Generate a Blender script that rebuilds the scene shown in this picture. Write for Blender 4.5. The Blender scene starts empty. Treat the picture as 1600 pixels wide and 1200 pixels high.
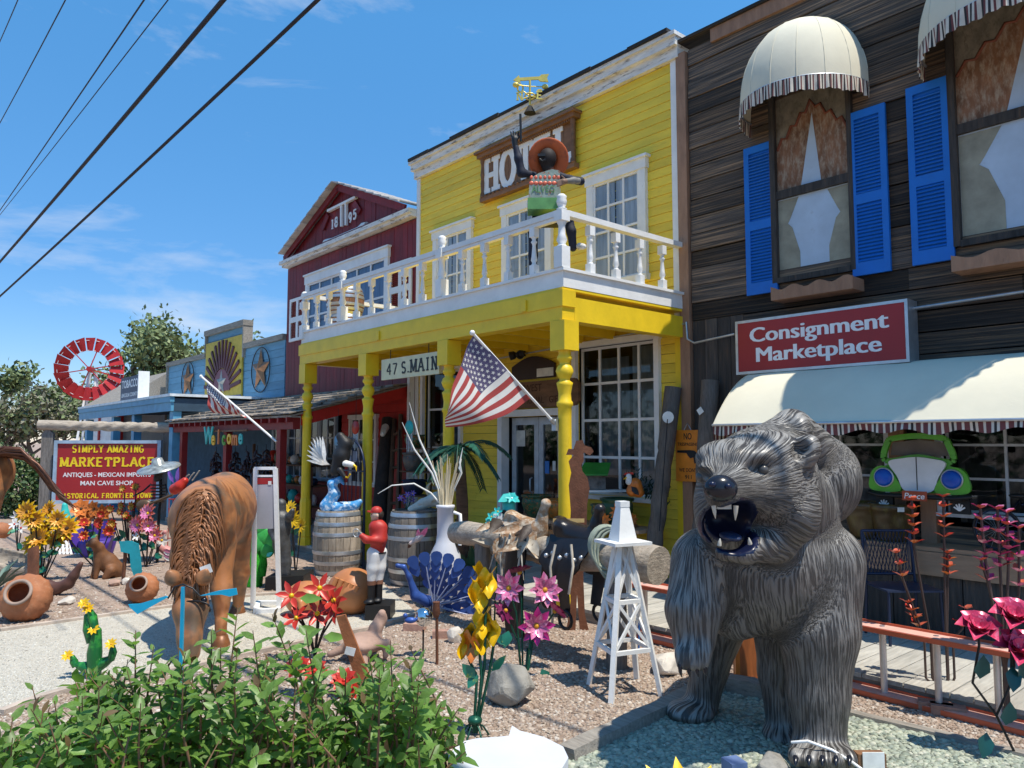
import bpy, math, random
import numpy as np
from mathutils import Vector, Matrix
random.seed(7); rng = np.random.default_rng(7)
scn = bpy.context.scene
C = scn.collection
rad = math.radians
# ---------------------------------------------------------------- camera, sky, sun, exposure
FPX, CAMH = 1180.0, 1.75                       # focal length in photo pixels, eye height
TH = rad(41.0); PT = math.atan(90 / FPX)       # heading off the street line, upward pitch
DV = (-math.cos(TH), math.sin(TH)); RV = (math.sin(TH), math.cos(TH))
cd = bpy.data.cameras.new('camera'); cam = bpy.data.objects.new('camera', cd); C.objects.link(cam)
cd.sensor_width = 36; cd.lens = 36 * FPX / 1600; cd.clip_end = 3000; cd.clip_start = .05
fw = Vector((DV[0] * math.cos(PT), DV[1] * math.cos(PT), math.sin(PT)))
cam.location = (0, 0, CAMH); cam.rotation_euler = fw.to_track_quat('-Z', 'Y').to_euler()
scn.camera = cam
SUN = Vector((.37, .055, .93)).normalized()    # direction to the sun
sd = bpy.data.lights.new('sun', 'SUN'); sd.energy = 3.3; sd.angle = rad(.53); sd.color = (1, .935, .82)
so = bpy.data.objects.new('sun', sd); C.objects.link(so)
so.rotation_euler = (-SUN).to_track_quat('-Z', 'Y').to_euler(); so.location = (0, -5, 20)
wd = bpy.data.worlds.new('World'); scn.world = wd; wd.use_nodes = True
wn, wl = wd.node_tree.nodes, wd.node_tree.links
bgn = wn['Background']
sk = wn.new('ShaderNodeTexSky'); sk.sky_type = 'NISHITA'; sk.sun_disc = False
sk.sun_elevation = math.asin(SUN.z); sk.sun_rotation = math.atan2(SUN.x, SUN.y)
sk.air_density = 1.0; sk.dust_density = .0; sk.ozone_density = 3.0; sk.altitude = 1200
bgn.inputs['Strength'].default_value = .15
tc = wn.new('ShaderNodeTexCoord')
mp = wn.new('ShaderNodeMapping'); mp.inputs['Scale'].default_value = (1.6, 1.6, 5.5); mp.inputs['Location'].default_value = (3.1, .4, .72)
n1 = wn.new('ShaderNodeTexNoise'); n1.inputs['Scale'].default_value = 2.1; n1.inputs['Detail'].default_value = 9; n1.inputs['Roughness'].default_value = .58; n1.inputs['Distortion'].default_value = .25
cr = wn.new('ShaderNodeValToRGB'); cr.color_ramp.elements[0].position = .575; cr.color_ramp.elements[1].position = .86
cr.color_ramp.elements[1].color = (.85, .85, .85, 1)
mx = wn.new('ShaderNodeMixRGB'); mx.inputs['Color2'].default_value = (3.3, 3.5, 3.8, 1)
hsv = wn.new('ShaderNodeHueSaturation'); hsv.inputs['Hue'].default_value = .488; hsv.inputs['Saturation'].default_value = 1.07; hsv.inputs['Value'].default_value = .90
wl.new(tc.outputs['Generated'], mp.inputs['Vector']); wl.new(mp.outputs[0], n1.inputs['Vector'])
wl.new(n1.outputs['Fac'], cr.inputs['Fac']); wl.new(cr.outputs['Color'], mx.inputs['Fac'])
sx = wn.new('ShaderNodeSeparateXYZ'); wl.new(tc.outputs['Generated'], sx.inputs[0])
er = wn.new('ShaderNodeValToRGB'); wl.new(sx.outputs['Z'], er.inputs['Fac']); ee = er.color_ramp.elements     # clear high-desert air: deeper blue down to the horizon
for p_, c_ in ((.0, (.52, .50, .56)), (.2, (.44, .60, .76)), (.5, (.56, .92, 1.10)), (1., (.66, .98, 1.10))):
    e_ = ee[0] if p_ == 0 else ee[-1] if p_ == 1 else ee.new(p_); e_.position = p_; e_.color = (*c_, 1)
mu_ = wn.new('ShaderNodeMixRGB'); mu_.blend_type = 'MULTIPLY'; mu_.inputs['Fac'].default_value = 1
wl.new(sk.outputs[0], hsv.inputs['Color']); wl.new(hsv.outputs[0], mu_.inputs['Color1']); wl.new(er.outputs['Color'], mu_.inputs['Color2']); wl.new(mu_.outputs[0], mx.inputs['Color1']); wl.new(mx.outputs[0], bgn.inputs['Color'])
scn.view_settings.view_transform = 'Standard'; scn.view_settings.look = 'None'
scn.view_settings.exposure = .74; scn.view_settings.gamma = 1; scn.view_settings.use_curve_mapping = False
# ---------------------------------------------------------------- surveying helpers: where a sight line meets a plane of the place
def ray(u, v):
    a, b = (u - 800) / FPX, (600 - v) / FPX
    k = math.cos(PT) - b * math.sin(PT)
    return Vector((DV[0] * k + RV[0] * a, DV[1] * k + RV[1] * a, math.sin(PT) + b * math.cos(PT)))
EYE = Vector((0, 0, CAMH))
def G(u, v, z=0.):
    r = ray(u, v); return EYE + r * ((z - CAMH) / r.z)
def FY(u, v, y):
    r = ray(u, v); return EYE + r * (y / r.y)
def DP(u, v, dep):
    return EYE + ray(u, v) * dep
def SC(p):                                      # metres per photo pixel at a point
    q = Vector(p) - EYE; return q.dot(fw) / FPX
RZ = rad(49)                                    # yaw of something squarely facing the street corner we stand on
F, PY, DK = 7.48, 5.47, .12                     # facade line, porch front line, deck height
# ---------------------------------------------------------------- materials
MATS = {}
def mat(name, col, rough=.6, metal=0., var=.25, vs=6., bump=0., bs=40., st=(1, 1, 1), col2=None, c2=(.5, .68), rnd=.15, spec=.4, c2s=None, coat=0., detail=5):
    m = bpy.data.materials.new(name); m.use_nodes = True
    N, L = m.node_tree.nodes, m.node_tree.links
    b = N['Principled BSDF']
    b.inputs['Roughness'].default_value = rough; b.inputs['Metallic'].default_value = metal
    b.inputs['Specular IOR Level'].default_value = spec
    if coat: b.inputs['Coat Weight'].default_value = coat; b.inputs['Coat Roughness'].default_value = .15
    t = N.new('ShaderNodeTexCoord'); oi = N.new('ShaderNodeObjectInfo')
    ad = N.new('ShaderNodeVectorMath'); ad.operation = 'MULTIPLY_ADD'
    cb = N.new('ShaderNodeCombineXYZ')
    for i in range(3): L.new(oi.outputs['Random'], cb.inputs[i])
    L.new(cb.outputs[0], ad.inputs[0]); ad.inputs[1].default_value = (17, 23, 31)
    L.new(t.outputs['Object'], ad.inputs[2])
    mp = N.new('ShaderNodeMapping'); mp.inputs['Scale'].default_value = st; L.new(ad.outputs[0], mp.inputs['Vector'])
    def noise(s, d=detail, ro=.6):
        n = N.new('ShaderNodeTexNoise'); n.inputs['Scale'].default_value = s; n.inputs['Detail'].default_value = d; n.inputs['Roughness'].default_value = ro
        L.new(mp.outputs[0], n.inputs['Vector']); return n
    c = (*col, 1)
    n = noise(vs)
    r = N.new('ShaderNodeValToRGB'); r.color_ramp.elements[0].position = .3; r.color_ramp.elements[1].position = .72
    lo, hi = 1 - var, 1 + var * .6
    r.color_ramp.elements[0].color = tuple(min(1, x * lo) for x in col) + (1,); r.color_ramp.elements[1].color = tuple(min(1, x * hi) for x in col) + (1,)
    L.new(n.outputs['Fac'], r.inputs['Fac']); out = r.outputs['Color']
    if col2:
        n2 = noise(c2s or vs * 2.3, 8, .68)
        r2 = N.new('ShaderNodeValToRGB'); r2.color_ramp.elements[0].position = c2[0]; r2.color_ramp.elements[1].position = c2[1]
        L.new(n2.outputs['Fac'], r2.inputs['Fac'])
        mi = N.new('ShaderNodeMixRGB'); mi.inputs['Color2'].default_value = (*col2, 1); L.new(out, mi.inputs['Color1']); L.new(r2.outputs['Color'], mi.inputs['Fac'])
        out = mi.outputs['Color']
    if rnd:
        mr = N.new('ShaderNodeMapRange'); mr.inputs['To Min'].default_value = 1 - rnd; mr.inputs['To Max'].default_value = 1 + rnd
        L.new(oi.outputs['Random'], mr.inputs['Value'])
        vm = N.new('ShaderNodeVectorMath'); vm.operation = 'SCALE'; L.new(out, vm.inputs[0]); L.new(mr.outputs[0], vm.inputs['Scale']); out = vm.outputs[0]
    L.new(out, b.inputs['Base Color'])
    if bump:
        nb = noise(bs, 6, .65); bp = N.new('ShaderNodeBump'); bp.inputs['Strength'].default_value = bump; bp.inputs['Distance'].default_value = .012
        L.new(nb.outputs['Fac'], bp.inputs['Height']); L.new(bp.outputs[0], b.inputs['Normal'])
    MATS[name] = m; return m
def glass_mat(name, tint=(.9, .95, .97), refl=.015):
    m = bpy.data.materials.new(name); m.use_nodes = True
    N, L = m.node_tree.nodes, m.node_tree.links; N.remove(N['Principled BSDF'])
    tr = N.new('ShaderNodeBsdfTransparent'); tr.inputs[0].default_value = (*tint, 1)
    gl = N.new('ShaderNodeBsdfGlossy'); gl.inputs['Roughness'].default_value = .03; gl.inputs[0].default_value = (.9, .95, 1, 1)
    fr = N.new('ShaderNodeFresnel'); fr.inputs[0].default_value = 1.5
    ma = N.new('ShaderNodeMath'); ma.operation = 'MULTIPLY_ADD'; ma.inputs[1].default_value = .85; ma.inputs[2].default_value = refl
    t = N.new('ShaderNodeTexCoord'); n = N.new('ShaderNodeTexNoise'); n.inputs['Scale'].default_value = 3.; L.new(t.outputs['Object'], n.inputs['Vector'])
    bp = N.new('ShaderNodeBump'); bp.inputs['Strength'].default_value = .06; L.new(n.outputs['Fac'], bp.inputs['Height']); L.new(bp.outputs[0], gl.inputs['Normal'])
    L.new(fr.outputs[0], ma.inputs[0])
    mi = N.new('ShaderNodeMixShader'); L.new(ma.outputs[0], mi.inputs[0]); L.new(tr.outputs[0], mi.inputs[1]); L.new(gl.outputs[0], mi.inputs[2])
    L.new(mi.outputs[0], N['Material Output'].inputs['Surface']); return m
def fur_mat(name, dark, light, fx=70., fz=5., rough=.42, metal=0., strength=.9, dist=.012, spec=.5, patch=None, dust_sunlit=None):
    """carved strands: noise stretched along the 'flow' of the limb it is on"""
    m = bpy.data.materials.new(name); m.use_nodes = True
    N, L = m.node_tree.nodes, m.node_tree.links; b = N['Principled BSDF']
    b.inputs['Roughness'].default_value = rough; b.inputs['Metallic'].default_value = metal; b.inputs['Specular IOR Level'].default_value = spec
    a = N.new('ShaderNodeAttribute'); a.attribute_name = 'flow'
    t = N.new('ShaderNodeTexCoord')
    wn_ = N.new('ShaderNodeTexNoise'); wn_.inputs['Scale'].default_value = 7.; wn_.inputs['Detail'].default_value = 1
    L.new(t.outputs['Object'], wn_.inputs['Vector'])
    ws = N.new('ShaderNodeVectorMath'); ws.operation = 'MULTIPLY_ADD'; ws.inputs[1].default_value = (.016, .016, .016)
    L.new(wn_.outputs['Color'], ws.inputs[0]); L.new(a.outputs['Vector'], ws.inputs[2])
    mp = N.new('ShaderNodeMapping'); mp.inputs['Scale'].default_value = (fx, fx, fz); L.new(ws.outputs[0], mp.inputs['Vector'])
    n = N.new('ShaderNodeTexNoise'); n.inputs['Scale'].default_value = 1.; n.inputs['Detail'].default_value = 2.5; n.inputs['Roughness'].default_value = .5; L.new(mp.outputs[0], n.inputs['Vector'])
    r = N.new('ShaderNodeValToRGB'); r.color_ramp.elements[0].position = .41; r.color_ramp.elements[1].position = .53
    r.color_ramp.elements[0].color = (*dark, 1); r.color_ramp.elements[1].color = (*light, 1); L.new(n.outputs['Fac'], r.inputs['Fac'])
    out = r.outputs['Color']
    if patch:
        pn = N.new('ShaderNodeTexNoise'); pn.inputs['Scale'].default_value = patch[1]; pn.inputs['Detail'].default_value = 4; L.new(t.outputs['Object'], pn.inputs['Vector'])
        pr = N.new('ShaderNodeValToRGB'); pr.color_ramp.elements[0].position = patch[2]; pr.color_ramp.elements[1].position = patch[3]; L.new(pn.outputs['Fac'], pr.inputs['Fac'])
        mi = N.new('ShaderNodeMixRGB'); mi.inputs['Color2'].default_value = (*patch[0], 1); L.new(pr.outputs['Color'], mi.inputs['Fac']); L.new(out, mi.inputs['Color1']); out = mi.outputs['Color']
    if dust_sunlit:                                        # painted sunlit lightening, plus a dusty tone, on ridges of upward faces
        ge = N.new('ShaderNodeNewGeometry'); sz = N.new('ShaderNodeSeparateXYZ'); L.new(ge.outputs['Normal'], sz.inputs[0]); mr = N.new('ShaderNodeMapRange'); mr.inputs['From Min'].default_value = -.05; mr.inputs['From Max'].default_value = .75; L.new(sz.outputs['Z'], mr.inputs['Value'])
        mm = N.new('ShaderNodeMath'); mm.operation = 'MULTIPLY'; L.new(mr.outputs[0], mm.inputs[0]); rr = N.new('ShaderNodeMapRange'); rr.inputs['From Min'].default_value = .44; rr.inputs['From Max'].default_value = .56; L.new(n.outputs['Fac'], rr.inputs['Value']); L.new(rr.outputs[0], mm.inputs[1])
        mi = N.new('ShaderNodeMixRGB'); mi.inputs['Color2'].default_value = (*dust_sunlit, 1); L.new(mm.outputs[0], mi.inputs['Fac']); L.new(out, mi.inputs['Color1']); out = mi.outputs['Color']
    L.new(out, b.inputs['Base Color'])
    bp = N.new('ShaderNodeBump'); bp.inputs['Strength'].default_value = strength; bp.inputs['Distance'].default_value = dist; rh = N.new('ShaderNodeMapRange'); rh.inputs['From Min'].default_value = .38; rh.inputs['From Max'].default_value = .58; L.new(n.outputs['Fac'], rh.inputs['Value']); L.new(rh.outputs[0], bp.inputs['Height']); L.new(bp.outputs[0], b.inputs['Normal'])
    return m
# ---------------------------------------------------------------- mesh builder
class MB:
    def __init__(s): s.v = []; s.f = []; s.sm = []; s.mi = []; s.cur = 0
    def add(s, vs, fs, smooth=False):
        o = len(s.v); s.v += [tuple(p) for p in vs]
        for f in fs: s.f.append([i + o for i in f]); s.sm.append(smooth); s.mi.append(s.cur)
        return s
    def box(s, a, b):
        x0, y0, z0 = (min(a[i], b[i]) for i in range(3)); x1, y1, z1 = (max(a[i], b[i]) for i in range(3))
        return s.add([(x0, y0, z0), (x1, y0, z0), (x1, y1, z0), (x0, y1, z0), (x0, y0, z1), (x1, y0, z1), (x1, y1, z1), (x0, y1, z1)],
                     [(0, 3, 2, 1), (4, 5, 6, 7), (0, 1, 5, 4), (1, 2, 6, 5), (2, 3, 7, 6), (3, 0, 4, 7)])
    def hexa(s, b4, t4):
        return s.add(list(b4) + list(t4), [(0, 3, 2, 1), (4, 5, 6, 7), (0, 1, 5, 4), (1, 2, 6, 5), (2, 3, 7, 6), (3, 0, 4, 7)])
    def beam(s, p, q, w, h=None, up=(0, 0, 1)):
        p, q = Vector(p), Vector(q); h = h or w; d = (q - p).normalized(); up = Vector(up)
        if abs(d.dot(up)) > .98: up = Vector((0, 1, 0))
        x = d.cross(up).normalized() * w / 2; y = x.cross(d).normalized() * h / 2
        return s.hexa([p - x - y, p + x - y, p + x + y, p - x + y], [q - x - y, q + x - y, q + x + y, q - x + y])
    def tube(s, pts, r, n=8, cap=True, flat=1.):
        pts = [Vector(p) for p in pts]; k = len(pts); rs = r if hasattr(r, '__len__') else [r] * k
        vs = []; fs = []; up = None
        for i, p in enumerate(pts):
            d = (pts[min(i + 1, k - 1)] - pts[max(i - 1, 0)]).normalized()
            if up is None: up = Vector((0, 0, 1)) if abs(d.z) < .9 else Vector((1, 0, 0))
            x = d.cross(up).normalized(); y = x.cross(d); up = y
            for j in range(n):
                a = 2 * math.pi * j / n; vs.append(p + x * math.cos(a) * rs[i] + y * math.sin(a) * rs[i] * flat)
        for i in range(k - 1):
            for j in range(n): fs.append((i * n + j, i * n + (j + 1) % n, (i + 1) * n + (j + 1) % n, (i + 1) * n + j))
        s.add(vs, fs, True)
        if cap: s.add(vs[:n], [tuple(range(n))[::-1]]); s.add(vs[-n:], [tuple(range(n))])
        return s
    def lathe(s, prof, c=(0, 0, 0), n=16, ax=None, smooth=True, wob=0., ph=0.):
        c = Vector(c); z = Vector(ax or (0, 0, 1)).normalized(); x = z.orthogonal().normalized() if ax else Vector((1, 0, 0)); y = z.cross(x)
        vs = []; fs = []
        for r, h in prof:
            for j in range(n):
                a = 2 * math.pi * j / n + ph; rr = r * (1 + wob * math.cos(6 * a) if wob else 1)
                vs.append(c + z * h + x * math.cos(a) * rr + y * math.sin(a) * rr)
        k = len(prof)
        for i in range(k - 1):
            for j in range(n): fs.append((i * n + j, i * n + (j + 1) % n, (i + 1) * n + (j + 1) % n, (i + 1) * n + j))
        s.add(vs, fs, smooth)
        if prof[0][0] > 1e-4: s.add(vs[:n], [tuple(range(n))[::-1]])
        if prof[-1][0] > 1e-4: s.add(vs[-n:], [tuple(range(n))])
        return s
    def ell(s, c, r, n=12, m=8, R=None):
        r = r if hasattr(r, '__len__') else (r, r, r); vs = []; fs = []
        for i in range(m + 1):
            t = math.pi * i / m
            for j in range(n):
                a = 2 * math.pi * j / n; p = Vector((math.sin(t) * math.cos(a) * r[0], math.sin(t) * math.sin(a) * r[1], math.cos(t) * r[2]))
                vs.append((R @ p if R else p) + Vector(c))
        for i in range(m):
            for j in range(n): fs.append((i * n + j, (i + 1) * n + j, (i + 1) * n + (j + 1) % n, i * n + (j + 1) % n))
        return s.add(vs, fs, True)
    def prism(s, poly, o=(0, 0, 0), u=(1, 0, 0), v=(0, 0, 1), w=(0, -.02, 0), smooth=False):
        o, u, v, w = Vector(o), Vector(u), Vector(v), Vector(w); n = len(poly)
        vs = [o + u * p[0] + v * p[1] for p in poly]; vs += [p + w for p in vs]
        s.add(vs, [tuple(range(n))[::-1], tuple(range(n, 2 * n))])
        s.add(vs, [(i, (i + 1) % n, n + (i + 1) % n, n + i) for i in range(n)], smooth); return s
    def grid(s, fn, nu, nv, smooth=True, thick=0., mfn=None):
        vs = [Vector(fn(i / nu, j / nv)) for i in range(nu + 1) for j in range(nv + 1)]; o = len(s.v)
        s.v += [tuple(p) for p in vs]
        for i in range(nu):
            for j in range(nv):
                a = o + i * (nv + 1) + j; s.f.append([a, a + nv + 1, a + nv + 2, a + 1]); s.sm.append(smooth); s.mi.append(mfn((i + .5) / nu, (j + .5) / nv) if mfn else s.cur)
        return s
    def leaf(s, p, d, nrm, L, W, cup=.15, pts=3):
        p, d, nrm = Vector(p), Vector(d).normalized(), Vector(nrm); x = d.cross(nrm)
        if x.length < 1e-3: x = d.orthogonal()
        x.normalize(); nn = x.cross(d)
        c = p + d * L
        if pts == 3:
            m1, m2 = p + d * L * .35, p + d * L * .7
            return s.add([p, m1 + x * W / 2 + nn * cup * W, m1, m1 - x * W / 2 + nn * cup * W, m2 + x * W * .38 + nn * cup * W, m2 - nn * cup * L * .1, m2 - x * W * .38 + nn * cup * W, c - nn * cup * L * .35],
                         [(0, 1, 2), (0, 2, 3), (1, 4, 5, 2), (2, 5, 6, 3), (4, 7, 5), (5, 7, 6)], True)
        m1 = p + d * L * .45
        return s.add([p, m1 + x * W / 2 + nn * cup * W, c, m1 - x * W / 2 + nn * cup * W], [(0, 1, 2), (0, 2, 3)], True)
OFF = {}
def root_of(o):
    while o.parent: o = o.parent
    return o
def new_obj(name, me, parent=None):
    o = bpy.data.objects.new(name, me); C.objects.link(o)
    if parent: o.parent = parent
    return o
def B(name, mb, mats, parent=None, label=None, kind=None):
    """link one builder as ONE mesh object; world-built things are moved back to their thing's base"""
    me = bpy.data.meshes.new(name)
    v = mb.v
    if parent is not None:
        o = OFF.get(root_of(parent).name)
        if o: v = [(p[0] - o[0], p[1] - o[1], p[2] - o[2]) for p in v]
    me.from_pydata(v, [], mb.f)
    me.polygons.foreach_set('use_smooth', mb.sm)
    ml = mats if isinstance(mats, (list, tuple)) else [mats]
    for m in ml: me.materials.append(m)
    if len(ml) > 1: me.polygons.foreach_set('material_index', mb.mi)
    me.update()
    ob = new_obj(name, me, parent)
    if label: ob['label'] = label
    if kind: ob['kind'] = kind
    return ob
def T(name, label, cat, loc=(0, 0, 0), rz=0., group=None, world=False):
    o = bpy.data.objects.new(name, None); C.objects.link(o); o.empty_display_size = .1
    o.location = loc; o['label'] = label; o['category'] = cat
    if group: o['group'] = group
    if world: OFF[o.name] = tuple(loc)
    else: o.rotation_euler = (0, 0, rz)
    return o
def tag(o, label, cat, group=None):
    o['label'] = label; o['category'] = cat
    if group: o['group'] = group
    return o
def dup(o, parent=None, loc=None, rz=None, label=None, scale=None):
    c = o.copy(); C.objects.link(c); c.parent = parent
    if loc is not None: c.location = loc
    if rz is not None: c.rotation_euler = (0, 0, rz)
    if scale is not None: c.scale = (scale,) * 3
    if label: c['label'] = label
    for ch in KIDS(o): dup(ch, c)
    return c
def KIDS(o): return o.children
def struct(name, mb, m, parent=None, kind='structure'):
    o = B(name, mb, m, parent)
    if parent is None: o['kind'] = kind
    return o
# ---------------------------------------------------------------- writing
def text_mb(body, h, o, u, v, bold=0., th=.004, width=None, align='CENTER', shear=0., mb=None):
    cu = bpy.data.curves.new('t', 'FONT'); cu.body = body; cu.size = 1; cu.offset = bold; cu.extrude = .5; cu.shear = shear; cu.resolution_u = 3
    ob = bpy.data.objects.new('t', cu); me = bpy.data.meshes.new_from_object(ob)
    vs = np.array([p.co[:] for p in me.vertices]); fs = [list(p.vertices) for p in me.polygons]
    x0, x1 = vs[:, 0].min(), vs[:, 0].max(); k = h / .7; kx = k if width is None else width / (x1 - x0)
    cx = {'CENTER': (x0 + x1) / 2, 'LEFT': x0}[align]
    o, u, v = Vector(o), Vector(u), Vector(v); nn = u.cross(v)
    mb = mb or MB(); mb.add([o + u * ((p[0] - cx) * kx) + v * ((p[1]) * k) + nn * ((p[2] + .5) * th) for p in vs], fs)
    bpy.data.objects.remove(ob); bpy.data.curves.remove(cu); bpy.data.meshes.remove(me); return mb
def bold_text(body, h, o, u, v, k=.006, th=.003, width=None):
    mb = MB(); o, u = Vector(o), Vector(u)
    for i, dx in enumerate((-k, -k / 2, 0, k / 2, k)): text_mb(body, h, o + u * dx, u, v, 0., th + .0003 * i, width, mb=mb)
    return mb
def _arc(cx, cy, rx, ry, a0, a1, n=8): return [(cx + rx * math.cos(rad(a0 + (a1 - a0) * i / n)), cy + ry * math.sin(rad(a0 + (a1 - a0) * i / n))) for i in range(n + 1)]
GL = {'A': [[(0, 0), (.35, 1)], [(.35, 1), (.7, 0)], [(.15, .35), (.55, .35)]], 'C': [_arc(.35, .5, .33, .5, 50, 310)], 'E': [[(.1, 0), (.1, 1)], [(.1, .95), (.62, .95)], [(.1, .5), (.5, .5)], [(.1, .05), (.62, .05)]],
      'F': [[(.1, 0), (.1, 1)], [(.1, .95), (.62, .95)], [(.1, .5), (.5, .5)]], 'G': [_arc(.35, .5, .33, .5, 50, 330) + [(.64, .45), (.4, .45)]], 'H': [[(.1, 0), (.1, 1)], [(.6, 0), (.6, 1)], [(.1, .5), (.6, .5)]],
      'I': [[(.3, 0), (.3, 1)]], 'K': [[(.1, 0), (.1, 1)], [(.1, .4), (.6, 1)], [(.25, .55), (.62, 0)]], 'L': [[(.1, 0), (.1, 1)], [(.1, .05), (.62, .05)], [(.6, .05), (.6, .25)]],
      'M': [[(.08, 0), (.08, 1)], [(.08, 1), (.42, .1)], [(.42, .1), (.76, 1)], [(.76, 1), (.76, 0)]], 'N': [[(.1, 0), (.1, 1)], [(.1, 1), (.6, 0)], [(.6, 0), (.6, 1)]], 'O': [_arc(.35, .5, .31, .48, 0, 360, 14)],
      'P': [[(.1, 0), (.1, 1)], [(.1, .95), (.4, .95)] + _arc(.4, .72, .2, .23, 90, -90, 6) + [(.1, .49)]], 'R': [[(.1, 0), (.1, 1)], [(.1, .95), (.4, .95)] + _arc(.4, .72, .2, .23, 90, -90, 6) + [(.1, .49)], [(.35, .49), (.62, 0)]],
      'S': [_arc(.35, .74, .27, .24, 40, 270, 7) + _arc(.35, .26, .28, .24, 90, -140, 7)], 'T': [[(.35, 0), (.35, 1)], [(.02, .95), (.68, .95)], [(.04, .95), (.04, .72)], [(.66, .95), (.66, .72)]], 'W': [[(0, 1), (.2, 0)], [(.2, 0), (.42, .9)], [(.42, .9), (.62, 0)], [(.62, 0), (.84, 1)]],
      'Y': [[(.05, 1), (.35, .5)], [(.65, 1), (.35, .5)], [(.35, .5), (.35, 0)]], 'Z': [[(.08, .95), (.6, .95)], [(.6, .95), (.08, .05)], [(.08, .05), (.62, .05)]], 'B': [[(.1, 0), (.1, 1)], [(.1, .95), (.38, .95)] + _arc(.38, .74, .2, .21, 90, -90, 6) + [(.1, .53)], [(.38, .53)] + _arc(.38, .28, .24, .25, 90, -90, 6) + [(.1, .04)]],
      '4': [[(.5, 0), (.5, 1)], [(.5, 1), (.06, .33)], [(.06, .33), (.68, .33)]], '7': [[(.05, .95), (.62, .95)], [(.62, .95), (.25, 0)]], '.': [[(.1, 0), (.1, .14)]], ' ': [],
      '1': [[(.3, 0), (.3, 1)]], '8': [_arc(.32, .74, .22, .23, 0, 360, 10), _arc(.32, .27, .27, .26, 0, 360, 10)], '9': [_arc(.32, .68, .24, .3, 0, 360, 10), [(.56, .68), (.5, .25), (.3, .02)]], '5': [[(.55, .95), (.15, .95), (.12, .55)], _arc(.3, .32, .28, .3, 130, -140, 8)]}
NOSER = 'SCGO47.85'
def slab(body, h, o, u, v, w=.17, th=.006, width=None, mb=None, ser=.28, gap=.2):
    """slab-serif lettering from strokes"""
    mb = mb or MB(); adv = {'M': .86, 'W': .86, 'I': .6, ' ': .4, '.': .22, '1': .6}
    tot = sum(adv.get(c, .7) + gap for c in body) - gap; k = h; kx = h if width is None else width / tot
    o, u, v = Vector(o), Vector(u), Vector(v); nn = u.cross(v); x = -tot / 2; cnt = 0
    for c in body:
        for st in GL[c]:
            segs = list(zip(st[:-1], st[1:]))
            for a, b in segs:
                dx, dy = b[0] - a[0], b[1] - a[1]; L = math.hypot(dx * kx, dy * k) or 1; cnt += 1
                hor = abs(dy) < abs(dx) * .3; wd_ = w * (.72 if hor else 1) * k / 2
                t = Vector((dx * kx / L, dy * k / L)); pn = Vector((-t.y, t.x)) * wd_; ext = t * (wd_ * .45 if len(segs) > 1 else 0)
                A = Vector(((x + a[0]) * kx, a[1] * k)) - ext; Bp = Vector(((x + b[0]) * kx, b[1] * k)) + ext
                mb.prism([A - pn, Bp - pn, Bp + pn, A + pn], o, u, v, nn * (th + .00025 * (cnt % 9)))
            if c not in NOSER and len(st) == 2:
                for (px, py) in (st[0], st[-1]):
                    if py in (0, 1) and abs(st[0][1] - st[1][1]) > .3 and not (c in 'TMW' and c == 'M' and py == 1 and 0):
                        cnt += 1; cx, cy = (x + px) * kx, (py * k + (w * .33 * k if py == 0 else -w * .33 * k)); hw = ser * kx / 2; hh = w * .33 * k
                        mb.prism([(cx - hw, cy - hh), (cx + hw, cy - hh), (cx + hw, cy + hh), (cx - hw, cy + hh)], o, u, v, nn * (th + .003 + .00025 * (cnt % 9)))
        x += adv.get(c, .7) + gap
    return mb
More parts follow.
